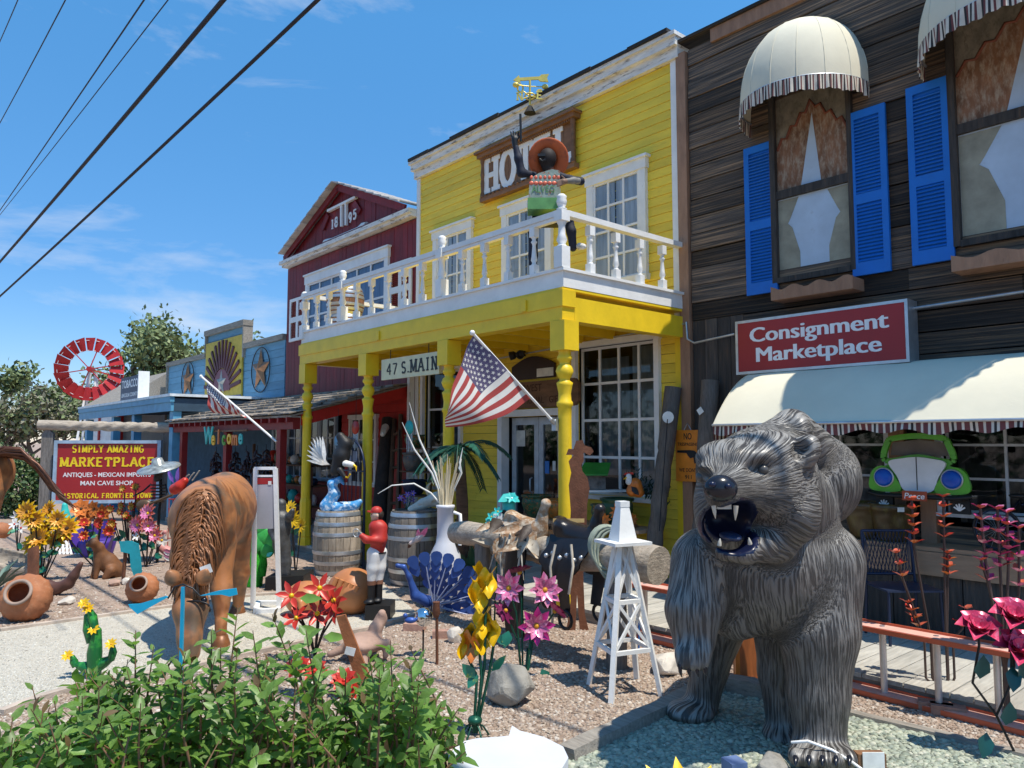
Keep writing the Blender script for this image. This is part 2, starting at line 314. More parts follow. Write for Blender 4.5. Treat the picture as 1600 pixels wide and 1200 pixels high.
# ---------------------------------------------------------------- organic solids: smooth union of round cones / ellipsoids, meshed by surface nets
def sdf_mesh(prims, vox, k=.03, neg=(), flow=None, kn=.01, noise=0.):
    """prims: ('c',p,q,r0,r1) round cone, ('e',c,(rx,ry,rz),R|None,axis|None).  Returns verts, quads, flow"""
    def bb(p):
        if p[0] == 'c': a, b, m = np.array(p[1], float), np.array(p[2], float), max(p[3], p[4]); return np.minimum(a, b) - m, np.maximum(a, b) + m
        c = np.array(p[1], float); m = max(p[2]); return c - m, c + m
    los, his = zip(*[bb(p) for p in prims]); lo = np.min(los, 0) - 3 * vox - k * .3; hi = np.max(his, 0) + 3 * vox + k * .3
    n = np.ceil((hi - lo) / vox).astype(int) + 1
    ax = [(lo[i] + vox * np.arange(n[i])).astype(np.float32) for i in range(3)]
    def dist(p, X):
        if p[0] == 'c':
            a, b = np.array(p[1], np.float32), np.array(p[2], np.float32); ab = b - a; t = np.clip(((X - a) @ ab) / max(float(ab @ ab), 1e-9), 0, 1)
            return np.linalg.norm(X - a - t[..., None] * ab, axis=-1) - (p[3] + (p[4] - p[3]) * t)
        q = X - np.array(p[1], np.float32)
        if len(p) > 3 and p[3] is not None: q = q @ np.array(p[3], np.float32)
        r = np.array(p[2], np.float32); k0 = np.linalg.norm(q / r, axis=-1); k1 = np.linalg.norm(q / (r * r), axis=-1)
        return k0 * (k0 - 1) / np.maximum(k1, 1e-6)
    D = np.full(n, 9., np.float32)
    def sub(p, pad):
        l, h = bb(p); i0 = np.maximum(((l - pad - lo) / vox).astype(int), 0); i1 = np.minimum(((h + pad - lo) / vox).astype(int) + 2, n)
        sl = tuple(slice(i0[i], i1[i]) for i in range(3)); X = np.stack(np.meshgrid(*[ax[i][sl[i]] for i in range(3)], indexing='ij'), -1); return sl, X
    for p in prims:
        sl, X = sub(p, k * 1.5 + vox * 3); d = dist(p, X); c = D[sl]; h = np.clip(.5 + .5 * (c - d) / k, 0, 1)
        D[sl] = np.where(c > 5, d, c + (d - c) * h - k * h * (1 - h))
    for p in neg:
        sl, X = sub(p, vox * 3); d = -dist(p, X); c = D[sl]; h = np.clip(.5 - .5 * (c - d) / kn, 0, 1); D[sl] = c + (d - c) * h + kn * h * (1 - h)
    D[[0, -1]] = 9; D[:, [0, -1]] = 9; D[:, :, [0, -1]] = 9
    ins = D < 0; cn = n - 1
    s = np.zeros(cn, np.int8)
    for a in (0, 1):
        for b in (0, 1):
            for c in (0, 1): s += ins[a:cn[0] + a, b:cn[1] + b, c:cn[2] + c]
    act = np.argwhere((s > 0) & (s < 8)); idx = np.full(cn, -1, np.int64); idx[tuple(act.T)] = np.arange(len(act))
    acc = np.zeros((len(act), 3)); cnt = np.zeros(len(act)); cs = np.array([(a, b, c) for a in (0, 1) for b in (0, 1) for c in (0, 1)])
    for i in range(8):
        for j in range(i + 1, 8):
            if np.abs(cs[i] - cs[j]).sum() != 1: continue
            di = D[tuple((act + cs[i]).T)]; dj = D[tuple((act + cs[j]).T)]; m = (di < 0) != (dj < 0)
            t = np.where(m, np.clip(di / np.where(np.abs(di - dj) < 1e-9, 1, di - dj), 0, 1), 0); acc[m] += (cs[i] + (cs[j] - cs[i]) * t[:, None])[m]; cnt[m] += 1
    V = lo + (act + acc / np.maximum(cnt, 1)[:, None]) * vox
    Q = []
    for a in range(3):
        b, c = (a + 1) % 3, (a + 2) % 3
        s0 = [slice(1, -1)] * 3; s0[a] = slice(0, -1); s1 = [slice(1, -1)] * 3; s1[a] = slice(1, None)
        A, Bb = ins[tuple(s0)], ins[tuple(s1)]; e = np.argwhere(A != Bb); fl = A[tuple(e.T)]
        off = np.array([1, 1, 1]); off[a] = 0; e = e + off; ub = np.eye(3, dtype=int)[b]; uc = np.eye(3, dtype=int)[c]
        q = np.stack([idx[tuple((e - ub - uc).T)], idx[tuple((e - uc).T)], idx[tuple(e.T)], idx[tuple((e - ub).T)]], 1); q[~fl] = q[~fl][:, ::-1]; Q.append(q)
    Q = np.concatenate(Q); Q = Q[(Q >= 0).all(1)]
    FL = None
    if flow:
        FL = np.zeros((len(V), 3)); W = np.zeros(len(V)) + 1e-9; Vf = V.astype(np.float32)
        for ps, a, z, R0 in flow:                   # each region combs its strands along one axis
            d = np.min([np.abs(dist(p, Vf)) if p[0] == 'c' else np.maximum(dist(p, Vf), -.02) for p in ps], 0); d = np.maximum(d, 0); m = np.exp(-d / (vox * 1.3)) + 1e-12
            z = np.array(z, float); z /= np.linalg.norm(z); h = np.array((0, 0, 1.)) if abs(z[2]) < .7 else np.array((1., 0, 0)); x = np.cross(z, h); x /= np.linalg.norm(x); y = np.cross(z, x)
            q = V - np.array(a, float); nx, ny = q @ x, q @ y; nz = q @ z; rr = np.sqrt(nx * nx + ny * ny) + 1e-6
            FL += np.stack([nx / rr * R0, ny / rr * R0, nz], 1) * m[:, None]; W += m
        FL /= W[:, None]
    return V, Q, FL
def S(name, prims, vox, mats, parent=None, k=.03, neg=(), flow=False, mfn=None, kn=.01, label=None, post=None, smooth=2):
    V, Q, FL = sdf_mesh(prims, vox, k, neg, flow, kn)
    if smooth:                                     # a little Laplacian smoothing takes the voxel terraces off
        E = np.concatenate([Q[:, [0, 1]], Q[:, [1, 2]], Q[:, [2, 3]], Q[:, [3, 0]]]); dg = np.bincount(E[:, 0], minlength=len(V)) + np.bincount(E[:, 1], minlength=len(V)) + 1e-9
        for _ in range(smooth):
            A = np.zeros_like(V)
            for a in range(3): A[:, a] = np.bincount(E[:, 0], V[E[:, 1], a], len(V)) + np.bincount(E[:, 1], V[E[:, 0], a], len(V))
            V = V * .45 + .55 * A / dg[:, None]
    if post: V = post(V)
    me = bpy.data.meshes.new(name)
    if parent is not None:
        o = OFF.get(root_of(parent).name)
        if o: V = V - np.array(o)
    me.vertices.add(len(V)); me.vertices.foreach_set('co', V.astype(np.float32).ravel())
    me.loops.add(Q.size); me.loops.foreach_set('vertex_index', Q.ravel().astype(np.int32))
    me.polygons.add(len(Q)); me.polygons.foreach_set('loop_start', np.arange(0, Q.size, 4, dtype=np.int32)); me.polygons.foreach_set('loop_total', np.full(len(Q), 4, np.int32))
    me.polygons.foreach_set('use_smooth', np.ones(len(Q), bool))
    ml = mats if isinstance(mats, (list, tuple)) else [mats]
    for m in ml: me.materials.append(m)
    if mfn: me.polygons.foreach_set('material_index', np.asarray(mfn(V[Q].mean(1)), np.int32))
    if FL is not None: at = me.attributes.new('flow', 'FLOAT_VECTOR', 'POINT'); at.data.foreach_set('vector', FL.astype(np.float32).ravel())
    me.update(calc_edges=True); me.validate()
    o = new_obj(name, me, parent)
    if label: o['label'] = label
    return o
def rot(ax, deg): return np.array(Matrix.Rotation(rad(deg), 3, ax))
# ================================================================ paints and stuffs of the street
yel = mat('yellow_paint', (.88, .63, .055), .55, var=.16, vs=3, col2=(.50, .33, .03), c2=(.60, .78), c2s=14, st=(.4, 1, 2.5), bump=.25, bs=30, rnd=.09)
yelp = mat('yellow_post_paint', (.84, .575, .022), .42, var=.12, vs=4, col2=(.35, .26, .09), c2=(.72, .80), c2s=16, bump=.2, bs=25, rnd=.04)
wht = mat('white_paint', (.80, .80, .78), .5, var=.1, vs=5, col2=(.46, .42, .36), c2=(.68, .82), c2s=13, bump=.2, bs=35, rnd=.05)
whtold = mat('weathered_white_paint', (.76, .74, .69), .65, var=.2, vs=6, col2=(.20, .16, .13), c2=(.55, .66), c2s=9, st=(.5, 1, 3), bump=.5, bs=30, rnd=.06)
bur = mat('burgundy_paint', (.20, .014, .018), .55, var=.3, vs=5, st=(2, 1, .5), col2=(.08, .01, .02), c2=(.58, .75), bump=.3, rnd=.16)
redp = mat('bright_red_paint', (.50, .022, .016), .5, var=.2, vs=4, bump=.2, rnd=.06)
dred = mat('dark_red_paint', (.22, .014, .016), .5, var=.25, vs=5, bump=.25, rnd=.08)
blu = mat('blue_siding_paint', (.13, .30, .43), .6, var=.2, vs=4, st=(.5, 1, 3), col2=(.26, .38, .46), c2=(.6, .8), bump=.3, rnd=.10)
blup = mat('blue_post_paint', (.10, .33, .52), .5, var=.2, vs=5, bump=.25, col2=(.45, .5, .5), c2=(.7, .8), rnd=.06)
oldw = mat('charred_plank', (.074, .060, .050), .82, var=.75, vs=2.0, st=(.7, 8, 42), col2=(.29, .185, .108), c2=(.47, .67), c2s=1.3, bump=1., bs=3, rnd=.75, detail=9)
oldv = mat('charred_upright', (.075, .066, .06), .8, var=.5, vs=2.5, st=(12, 6, 1), col2=(.14, .08, .045), c2=(.55, .75), c2s=2.5, bump=.9, bs=5, rnd=.35, detail=9)
greyw = mat('weathered_grey_wood', (.30, .27, .23), .8, var=.35, vs=3, st=(1.2, 10, 10), col2=(.12, .10, .085), c2=(.55, .75), bump=.8, bs=6, rnd=.2)
greyv = mat('weathered_grey_post', (.20, .18, .16), .8, var=.4, vs=3, st=(10, 10, 1.2), col2=(.08, .07, .06), c2=(.5, .7), bump=.8, bs=6, rnd=.2)
deckm = mat('bleached_deck_board', (.44, .42, .37), .8, var=.25, vs=3, st=(10, 1.2, 10), col2=(.24, .22, .19), c2=(.6, .8), bump=.5, bs=6, rnd=.14)
tan = mat('tan_trim', (.34, .19, .115), .65, var=.25, vs=3, st=(4, 4, 1), col2=(.18, .10, .06), c2=(.6, .76), bump=.5, bs=14, rnd=.06)
tanh = mat('tan_bench', (.42, .26, .16), .65, var=.22, vs=3, st=(1, 5, 5), bump=.35, bs=14, rnd=.08)
brw = mat('carved_brown_wood', (.23, .115, .055), .6, var=.35, vs=4, st=(1, 1, 3), bump=.5, bs=20, rnd=.12)
shing = mat('weathered_shingle', (.30, .26, .215), .85, var=.35, vs=5, st=(8, 1, 8), col2=(.14, .12, .10), c2=(.55, .75), bump=.7, bs=12, rnd=.45)
shut = mat('blue_shutter_paint', (.010, .16, .58), .5, var=.12, vs=3, bump=.1, rnd=.03)
cream = mat('cream_awning_canvas', (.70, .655, .51), .85, var=.10, vs=1.2, bump=.25, bs=6, rnd=.02)
stripeA = mat('valance_maroon', (.16, .05, .05), .8, rnd=0); stripeB = mat('valance_cream', (.66, .60, .50), .8, rnd=0); stripeC = mat('valance_black', (.035, .03, .03), .8, rnd=0)
glz = glass_mat('window_glass'); glzd = glass_mat('shop_glass', (.72, .78, .82), .012)
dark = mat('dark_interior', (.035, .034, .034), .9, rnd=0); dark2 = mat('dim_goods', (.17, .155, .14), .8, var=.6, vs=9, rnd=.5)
curt = mat('lace_curtain', (.62, .62, .64), .85, var=.3, vs=3, st=(6, 1, .5), rnd=.05)
curtb = mat('blue_curtain', (.20, .27, .42), .85, var=.35, vs=3, st=(6, 1, .5), rnd=.1)
pcurt = mat('painted_drape', (.26, .125, .065), .7, var=.5, vs=5, st=(2, 1, .7), col2=(.42, .34, .25), c2=(.45, .7), rnd=.05)
pval = mat('painted_valance', (.24, .21, .16), .7, var=.45, vs=9, st=(1, 1, .6), col2=(.10, .09, .06), c2=(.5, .7), rnd=0)
psky = mat('painted_pale_blue', (.46, .56, .67), .6, var=.12, vs=4, col2=(.36, .42, .48), c2=(.6, .8), rnd=.03)
pgold = mat('painted_curtain_pale', (.33, .31, .23), .7, var=.3, vs=5, rnd=.02)
metalg = mat('galvanised_steel', (.52, .55, .58), .38, .75, var=.2, vs=8, rnd=.1)
blkm = mat('black_metal', (.018, .018, .02), .4, .2, rnd=.2); blk = mat('black_paint', (.012, .012, .013), .45, rnd=.1)
signred = mat('sign_red', (.34, .022, .026), .35, var=.08, vs=1.5, rnd=0); signwht = mat('sign_white', (.82, .82, .82), .45, var=.03, rnd=0); signyel = mat('sign_yellow', (.84, .62, .02), .45, var=.04, rnd=0)
signcream = mat('sign_cream', (.70, .66, .42), .6, var=.15, vs=6, rnd=0); rust = mat('rust', (.17, .068, .036), .75, .2, var=.35, vs=9, bump=.4, rnd=.1)
orng = mat('orange_sign', (.78, .24, .02), .5, rnd=0)
# ================================================================ builders shared by the buildings
def gappy(x0, x1, zc, holes):
    segs = [(x0, x1)]
    for (a, b, c, d) in holes:
        if c < zc < d: segs = [t for (p, q) in segs for t in ((p, min(q, a)), (max(p, b), q)) if t[1] - t[0] > .03]
    return segs
def boards(root, x0, x1, z0, z1, pitch, y, m, holes=(), lap=.008, th=.022, brk=.35, name='board', jit=0., gap=.004):
    n = max(1, round((z1 - z0) / pitch)); p = (z1 - z0) / n
    for i in range(n):
        a, b = z0 + i * p, z0 + (i + 1) * p - gap * random.uniform(.6, 1.4)
        for (s, e) in gappy(x0, x1, (a + b) / 2, holes):
            cuts = [s, e]
            if e - s > 1.6 and random.random() < brk: cuts = [s, s + (e - s) * random.uniform(.25, .75), e]
            for l, r in zip(cuts[:-1], cuts[1:]):
                j = random.uniform(-jit, jit); r -= .003
                B(name, MB().hexa([(l, y - th - lap + j, a), (r, y - th - lap + j, a), (r, y, a), (l, y, a)], [(l, y - th + j, b), (r, y - th + j, b), (r, y, b), (l, y, b)]), m, root)
def uprights(root, x0, x1, zf, z1f, pitch, y, m, holes=(), th=.022, name='board'):
    n = max(1, round((x1 - x0) / pitch)); p = (x1 - x0) / n
    for i in range(n):
        a, b = x0 + i * p, x0 + (i + 1) * p - .006; xc = (a + b) / 2; t = th + random.uniform(0, .008)
        zs = [(zf(xc) if callable(zf) else zf, z1f(xc) if callable(z1f) else z1f)]
        for (ha, hb, hc, hd) in holes:
            if ha < xc < hb: zs = [w for (c, d) in zs for w in ((c, min(d, hc)), (max(c, hd), d)) if w[1] - w[0] > .03]
        for (c, d) in zs:
            e0, e1 = (z1f(a), z1f(b)) if callable(z1f) and abs(d - z1f(xc)) < 1e-6 else (d, d)
            B(name, MB().hexa([(a, y - t, c), (b, y - t, c), (b, y, c), (a, y, c)], [(a, y - t, e0), (b, y - t, e1), (b, y, e1), (a, y, e0)]), m, root)
def drape(x0, x1, z0, z1, y, n=26, amp=.006, seed=0):
    r = random.Random(seed); ph = [r.uniform(0, 6) for _ in range(3)]
    return MB().grid(lambda i, j: (x0 + (x1 - x0) * i, y + amp * (math.sin(i * n + ph[0] + j) * .6 + math.sin(i * n * .43 + ph[1] - 2 * j) * .4), z1 + (z0 - z1) * j), n * 3, 6)
def window(root, x0, x1, z0, z1, nx, nz, y, fm, tw=.10, mw=.028, gm=None, cm=None, head=0., deep=False, name='window', label=None, sill=True):
    """y = outer face of the boards; trim 5 cm proud, panes set back inside it"""
    f = MB(); yt = y - .05
    f.box((x0 - tw, yt, z0), (x0, y + .01, z1)); f.box((x1, yt, z0), (x1 + tw, y + .01, z1))
    f.box((x0 - tw - .02, yt - .012, z1), (x1 + tw + .02, y + .01, z1 + tw + head))
    if head: f.box((x0 - tw - .05, yt - .04, z1 + tw + head), (x1 + tw + .05, y + .01, z1 + tw + head + .035))
    f.box((x0 - tw - .02, yt - (.03 if sill else 0), z0 - tw * .7), (x1 + tw + .02, y + .01, z0))
    w = B(name, f, fm, root, label)
    mu = MB(); dx, dz = (x1 - x0) / nx, (z1 - z0) / nz
    ym = y + (.10 if deep else -.004)
    for i in range(1, nx): mu.box((x0 + i * dx - mw / 2, ym - .028, z0), (x0 + i * dx + mw / 2, ym, z1))
    for j in range(1, nz):
        for i in range(nx): mu.box((x0 + i * dx + (mw / 2 if i else 0), ym - .026, z0 + j * dz - mw / 2), (x0 + (i + 1) * dx - (mw / 2 if i < nx - 1 else 0), ym - .001, z0 + j * dz + mw / 2))
    for (a, b) in (((x0, ym - .03, z0), (x0 + mw, ym, z1)), ((x1 - mw, ym - .03, z0), (x1, ym, z1)), ((x0 + mw, ym - .03, z1 - mw), (x1 - mw, ym, z1)), ((x0 + mw, ym - .03, z0), (x1 - mw, ym, z0 + mw))): mu.box(a, b)
    B('sash', mu, fm, w)
    for i in range(nx):
        for j in range(nz): B('pane', MB().add([(x0 + i * dx, ym - .012, z0 + j * dz), (x0 + (i + 1) * dx, ym - .012, z0 + j * dz), (x0 + (i + 1) * dx, ym - .012, z0 + (j + 1) * dz), (x0 + i * dx, ym - .012, z0 + (j + 1) * dz)], [(0, 1, 2, 3)]), gm or glz, w)
    if cm and not deep:
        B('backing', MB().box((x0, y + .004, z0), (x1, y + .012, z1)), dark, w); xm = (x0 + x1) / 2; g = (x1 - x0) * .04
        B('curtain', drape(x0, xm - g, z0, z1, y - .008, 14, .003, 1), cm, w); B('curtain', drape(xm - g * .2, x1, z0, z1, y - .008, 14, .003, 2), cm, w)
    return w
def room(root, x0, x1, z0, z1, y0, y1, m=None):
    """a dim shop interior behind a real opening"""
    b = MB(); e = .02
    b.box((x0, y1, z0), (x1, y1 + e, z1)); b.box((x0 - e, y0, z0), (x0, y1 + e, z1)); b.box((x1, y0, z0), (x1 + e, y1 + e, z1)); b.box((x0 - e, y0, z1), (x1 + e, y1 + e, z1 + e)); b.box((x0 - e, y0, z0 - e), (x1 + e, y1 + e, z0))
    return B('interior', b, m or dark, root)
def shell(root, x0, x1, z1, y0, y1, m, name='wall'):
    B(name, MB().box((x0, y0, 0), (x0 + .1, y1, z1)), m, root); B(name, MB().box((x1 - .1, y0, 0), (x1, y1, z1)), m, root)
    B(name, MB().box((x0 + .1, y1 - .1, 0), (x1 - .1, y1, z1)), m, root); B('roof', MB().box((x0, y0, z1), (x1, y1, z1 + .12)), greyw, root)
def baluster(h, w=.075, turned=True):
    b = MB(); b.box((-w / 2, -w / 2, 0), (w / 2, w / 2, h * .2)); b.box((-w / 2, -w / 2, h * .80), (w / 2, w / 2, h))
    r = w / 2
    b.lathe([(r * .95, h * .2), (r * .55, h * .25), (r * .95, h * .31), (r * .75, h * .40), (r * .5, h * .62), (r * .62, h * .66), (r * .95, h * .70), (r * .5, h * .74), (r * .9, h * .80)], n=10)
    return b
def newel(h, w=.12):
    b = MB(); r = w / 2; b.box((-r, -r, 0), (r, r, h * .32)); b.box((-r, -r, h * .70), (r, r, h * .86))
    b.lathe([(r * .95, h * .32), (r * .6, h * .36), (r * .95, h * .42), (r * .65, h * .5), (r * .6, h * .64), (r * .95, h * .70)], n=12)
    b.lathe([(r * .6, h * .86), (r * .95, h * .89), (r * .55, h * .91), (r * .8, h * .95), (r * .95, h * 1.0), (r * .8, h * 1.05), (r * .9, h * 1.08), (r * .5, h * 1.11), (0.0, h * 1.12)], n=12)
    return b
# ================================================================ setting
gnd = mat('reddish_yard_gravel', (.36, .26, .20), .9, var=.35, vs=7, bump=.9, bs=70, col2=(.46, .38, .31), c2=(.5, .7), c2s=40, rnd=0)
pathm = mat('pale_crushed_path', (.52, .48, .40), .9, var=.16, vs=9, bump=.7, bs=110, col2=(.30, .27, .22), c2=(.56, .66), c2s=75, rnd=0)
gg = mat('green_gravel_bed', (.28, .31, .27), .9, var=.4, vs=20, bump=.8, bs=60, rnd=0)
asph = mat('asphalt', (.05, .05, .052), .85, var=.2, vs=12, bump=.4, bs=90, rnd=0)
struct('unseen_road', MB().box((-200, -13, -.1), (200, -3.2, .006)), asph)  # asphalt strip added out of view to darken the window reflections
struct('ground', MB().box((-900, -600, -.5), (900, 900, 0)), gnd)
def smooth_poly(pts, n=6):
    out = []; k = len(pts)
    for i in range(k):
        p0, p1, p2, p3 = (Vector(pts[(i + d) % k]) for d in (-1, 0, 1, 2))
        for j in range(n):
            t = j / n; out.append(.5 * ((2 * p1) + (-p0 + p2) * t + (2 * p0 - 5 * p1 + 4 * p2 - p3) * t * t + (-p0 + 3 * p1 - 3 * p2 + p3) * t ** 3))
    return out
up_e = [G(*p) for p in ((600, 915), (480, 928), (400, 932), (270, 950), (140, 968), (0, 988))]
lo_e = [G(*p) for p in ((0, 1118), (60, 1095), (125, 1076), (300, 1045), (400, 1022), (500, 1000), (575, 985), (655, 962))]
pp = [(p.x, p.y) for p in up_e + [Vector((-12, .2, 0)), Vector((-12.5, -1.6, 0)), Vector((-5.6, -.9, 0))] + lo_e]
struct('path', MB().prism(pp, (0, 0, .004), (1, 0, 0), (0, 1, 0), (0, 0, .008)), pathm)
edg = MB()
for e in (up_e, lo_e):
    for a, b in zip(e[:-1], e[1:]): edg.beam(a + Vector((0, 0, .012)), b + Vector((0, 0, .012)), .06, .05)
struct('path_edging', edg, mat('edging_stone', (.46, .38, .31), .85, var=.3, bump=.5))
# boardwalk: every board laid toward the shops
bw = struct('boardwalk', MB().box((-11.6, PY + .03, .0), (1.2, F - .04, DK - .035)), mat('deck_shadow_gap', (.05, .045, .04), .9))
x = -11.6
while x < 1.2:
    w = .142; B('plank', MB().box((x + .004, PY - .01 + random.uniform(-.012, .008), DK - .032), (x + w - .004, F - .03, DK + random.uniform(-.002, .002))), deckm, bw); x += w
B('fascia', MB().box((-11.6, PY, 0.0), (1.2, PY + .028, DK - .034)), greyw, bw)
# green gravel bed and timbers round the bear
bed = [G(*p) for p in ((880, 1196), (1075, 1098), (1150, 1078), (1210, 1092), (1330, 1118), (1480, 1150), (1640, 1190), (1700, 1330), (1000, 1330))]
bedp = [(p.x, p.y) for p in bed]
struct('gravel_bed', MB().prism(bedp, (0, 0, .005), (1, 0, 0), (0, 1, 0), (0, 0, .012)), gg)
# ================================================================ the yellow hotel
X0, X1 = -11.16, -5.43
yb = T('yellow_building', 'yellow clapboard two storey hotel with a white railed balcony over its porch', 'building', (-8.3, F, 0), world=True)
bx0, bx1, bz0, bz1 = FY(905, 540, F).x, FY(1027, 540, F).x, 1.05, 3.02
dx0, dx1 = FY(790, 660, F).x, FY(878, 660, F).x
wx0, wx1 = FY(666, 600, F).x, FY(722, 600, F).x
holes = [(bx0, bx1, bz0, bz1), (dx0, dx1, DK, 2.12), (wx0, wx1, 1.0, 2.95)]
boards(yb, X0 + .1, X1 - .12, DK, 6.46, .118, F, yel, holes)
B('corner_board', MB().box((X0, F - .05, 0), (X0 + .1, F + .1, 6.46)), wht, yb); B('corner_board', MB().box((X1 - .12, F - .05, 3.1), (X1 + .0, F + .1, 6.46)), wht, yb); B('corner_board', MB().box((X1 - .12, F - .045, 0), (X1 + .0, F + .1, 3.097)), yelp, yb)
shell(yb, X0, X1, 6.4, F + .05, F + 8, yel)
cn = MB(); cn.box((X0 - .04, F - .09, 6.462), (X1 + .02, F + .3, 6.60)); cn.box((X0 - .06, F - .15, 6.60), (X1 + .03, F + .3, 6.71)); cn.box((X0 - .08, F - .19, 6.71), (X1 + .05, F + .3, 6.76))
cnp = B('cornice', cn, whtold, yb)
for i in range(9):
    a = X0 - .06 + i * .64; B('roof_shingle', MB().box((a, F - .22 + random.uniform(-.02, .02), 6.762), (a + .63, F + .4, 6.80 + random.uniform(0, .02))), mat('tar_paper', (.035, .033, .032), .9) if 'tar_paper' not in MATS else MATS['tar_paper'], yb)
yf = F - .033
for (u0, u1, v0, v1, lab) in ((932, 1003, 283, 425, 0), (797, 858, 345, 440, 0), (688, 735, 378, 470, 0)):
    a, b = FY(u0, v0, F).x, FY(u1, v0, F).x; zt = FY(u0, v0, F).z
    window(yb, a, b, 3.86, 5.22, 3, 4, yf, wht, .115, .03, cm=curt, head=.02)
big = window(yb, bx0 + .0, bx1, bz0, bz1, 4, 4, yf, wht, .075, .035, glzd, deep=True)
B('curtain', drape(bx0 + .05, bx0 + .62, 1.3, 2.9, F + .32, 12, .03, 5), mat('grey_sheer', (.20, .23, .24), .9, var=.4, vs=2, st=(5, 1, .6)), big); B('curtain', drape(bx0 + .75, bx1 - .03, 1.1, 3.0, F + .26, 16, .03, 6), mat('pale_sheer', (.40, .42, .40), .9, var=.35, vs=2, st=(4, 1, .6)), big)
lw = window(yb, wx0, wx1, 1.0, 2.95, 2, 3, yf, wht, .07, .035, glzd, deep=True)
B('curtain', drape(wx0, wx1, 1.1, 2.9, F + .3, 10, .03, 8), mat('slate_sheer', (.14, .16, .19), .9, var=.3), lw)
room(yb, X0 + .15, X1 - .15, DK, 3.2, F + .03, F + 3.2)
f = MB(); f.box((dx0 - .1, yf - .05, DK), (dx0, yf + .1, 2.22)); f.box((dx1, yf - .05, DK), (dx1 + .1, yf + .1, 2.22)); f.box((dx0, yf - .05, 2.12), (dx1, yf + .1, 2.22))
dfr = B('door_frame', f, wht, yb)
dm = (dx0 + dx1) / 2
for (a, b) in ((dx0 + .01, dm - .005), (dm + .005, dx1 - .01)):
    m_ = MB(); y_ = F + .12
    m_.box((a, y_, DK), (a + .09, y_ + .045, 2.11)); m_.box((b - .09, y_, DK), (b, y_ + .045, 2.11)); m_.box((a + .09, y_, 2.0), (b - .09, y_ + .045, 2.11)); m_.box((a + .09, y_, DK), (b - .09, y_ + .045, DK + .28))
    d_ = B('door', m_, mat('pale_grey_door', (.52, .56, .60), .45, rnd=0) if 'pale_grey_door' not in MATS else MATS['pale_grey_door'], yb)
    B('pane', MB().add([(a + .09, y_ + .02, DK + .28), (b - .09, y_ + .02, DK + .28), (b - .09, y_ + .02, 2.0), (a + .09, y_ + .02, 2.0)], [(0, 1, 2, 3)]), glzd, d_)
    B('handle', MB().tube([(b - .13, y_ - .01, 1.0), (b - .13, y_ - .05, 1.02), (b - .13, y_ - .05, 1.2), (b - .13, y_ - .01, 1.22)], .012, 6), metalg, d_)
nb = mat('notice_paper', (.75, .74, .68), .7, rnd=.1); bl_ = mat('notice_blue', (.03, .2, .6), .5)
for (u, v, w, h, m_) in ((811, 685, .28, .24, nb), (855, 730, .09, .18, bl_), (845, 743, .13, .09, nb), (866, 728, .06, .14, nb)):
    p = FY(u, v, F + .135); B('notice', MB().box((p.x - w / 2, p.y - .004, p.z - h / 2), (p.x + w / 2, p.y, p.z + h / 2)), m_, dfr)
# porch and balcony
BX0 = -11.42
pr = B('porch_beam', MB().box((BX0, PY - .09, 2.99), (X1 + .02, PY + .09, 3.13)).box((BX0 - .02, PY - .105, 3.13), (X1 + .04, PY + .09, 3.30)), yelp, yb)
B('beam_bracket', MB().box((-9.0, PY - .125, 3.14), (-8.93, PY - .108, 3.26)).box((-6.0, PY - .125, 3.14), (-5.93, PY - .108, 3.26)), yelp, pr)
B('side_beam', MB().box((X1 - .12, PY + .093, 2.99), (X1 + .02, F - .06, 3.24)), yelp, yb); B('side_beam', MB().box((BX0, PY + .093, 2.99), (BX0 + .12, F - .06, 3.24)), yelp, yb)
x = BX0 + .4
while x < X1 - .2: B('joist', MB().box((x, PY + .095, 3.08), (x + .05, F - .06, 3.235)), yelp, yb); x += .56
x_ = [BX0, -9.5, -7.4, X1 + .02]
for a, b in zip(x_[:-1], x_[1:]): B('balcony_floor', MB().box((a, PY - .08, 3.302), (b - .004, F - .05, 3.33)), yelp, yb)
def porch_post(xp, detail=True):
    b = MB(); r = .072; b.box((xp - .105, PY - .105, 2.68), (xp + .105, PY + .105, 2.985))
    b.lathe([(.105, DK), (.105, DK + .10), (.085, DK + .14)], (xp, PY, 0), 8, ph=rad(22.5), smooth=False); b.lathe([(.10, DK + .14), (.09, .36), (.085, .80), (r, .86)], (xp, PY, 0), 8, ph=rad(22.5), smooth=False)
    b.lathe([(r, .86), (r * .96, 2.0), (r, 2.10), (r * 1.18, 2.12), (r * 1.18, 2.15), (r * .95, 2.17), (r * .9, 2.24), (r * 1.1, 2.32), (r * 1.2, 2.35), (r * .8, 2.37), (r * .75, 2.39), (r * 1.05, 2.42), (r * 1.3, 2.47), (r * 1.05, 2.52), (r * .7, 2.54), (r * .8, 2.57), (r * 1.1, 2.59), (r * 1.1, 2.62), (r * .85, 2.64), (r * .95, 2.68)], (xp, PY, 0), 18)
    return B('porch_post', b, yelp, yb)
PX = [-11.30, -9.40, -7.47, -5.47]
for xp in PX: porch_post(xp)
blc = B('balcony', MB().box((BX0, PY - .07, 3.333), (X1 + .02, PY - .03, 3.50)).box((X1 - .02, PY - .03, 3.333), (X1 + .02, F - .06, 3.50)).box((BX0, PY - .03, 3.333), (BX0 + .04, F - .06, 3.50)).box((BX0 - .01, PY - .1, 3.50), (X1 + .05, PY - .0, 3.53)).box((X1 - .05, PY, 3.50), (X1 + .05, F - .06, 3.53)), wht, yb)
RZT = 4.14
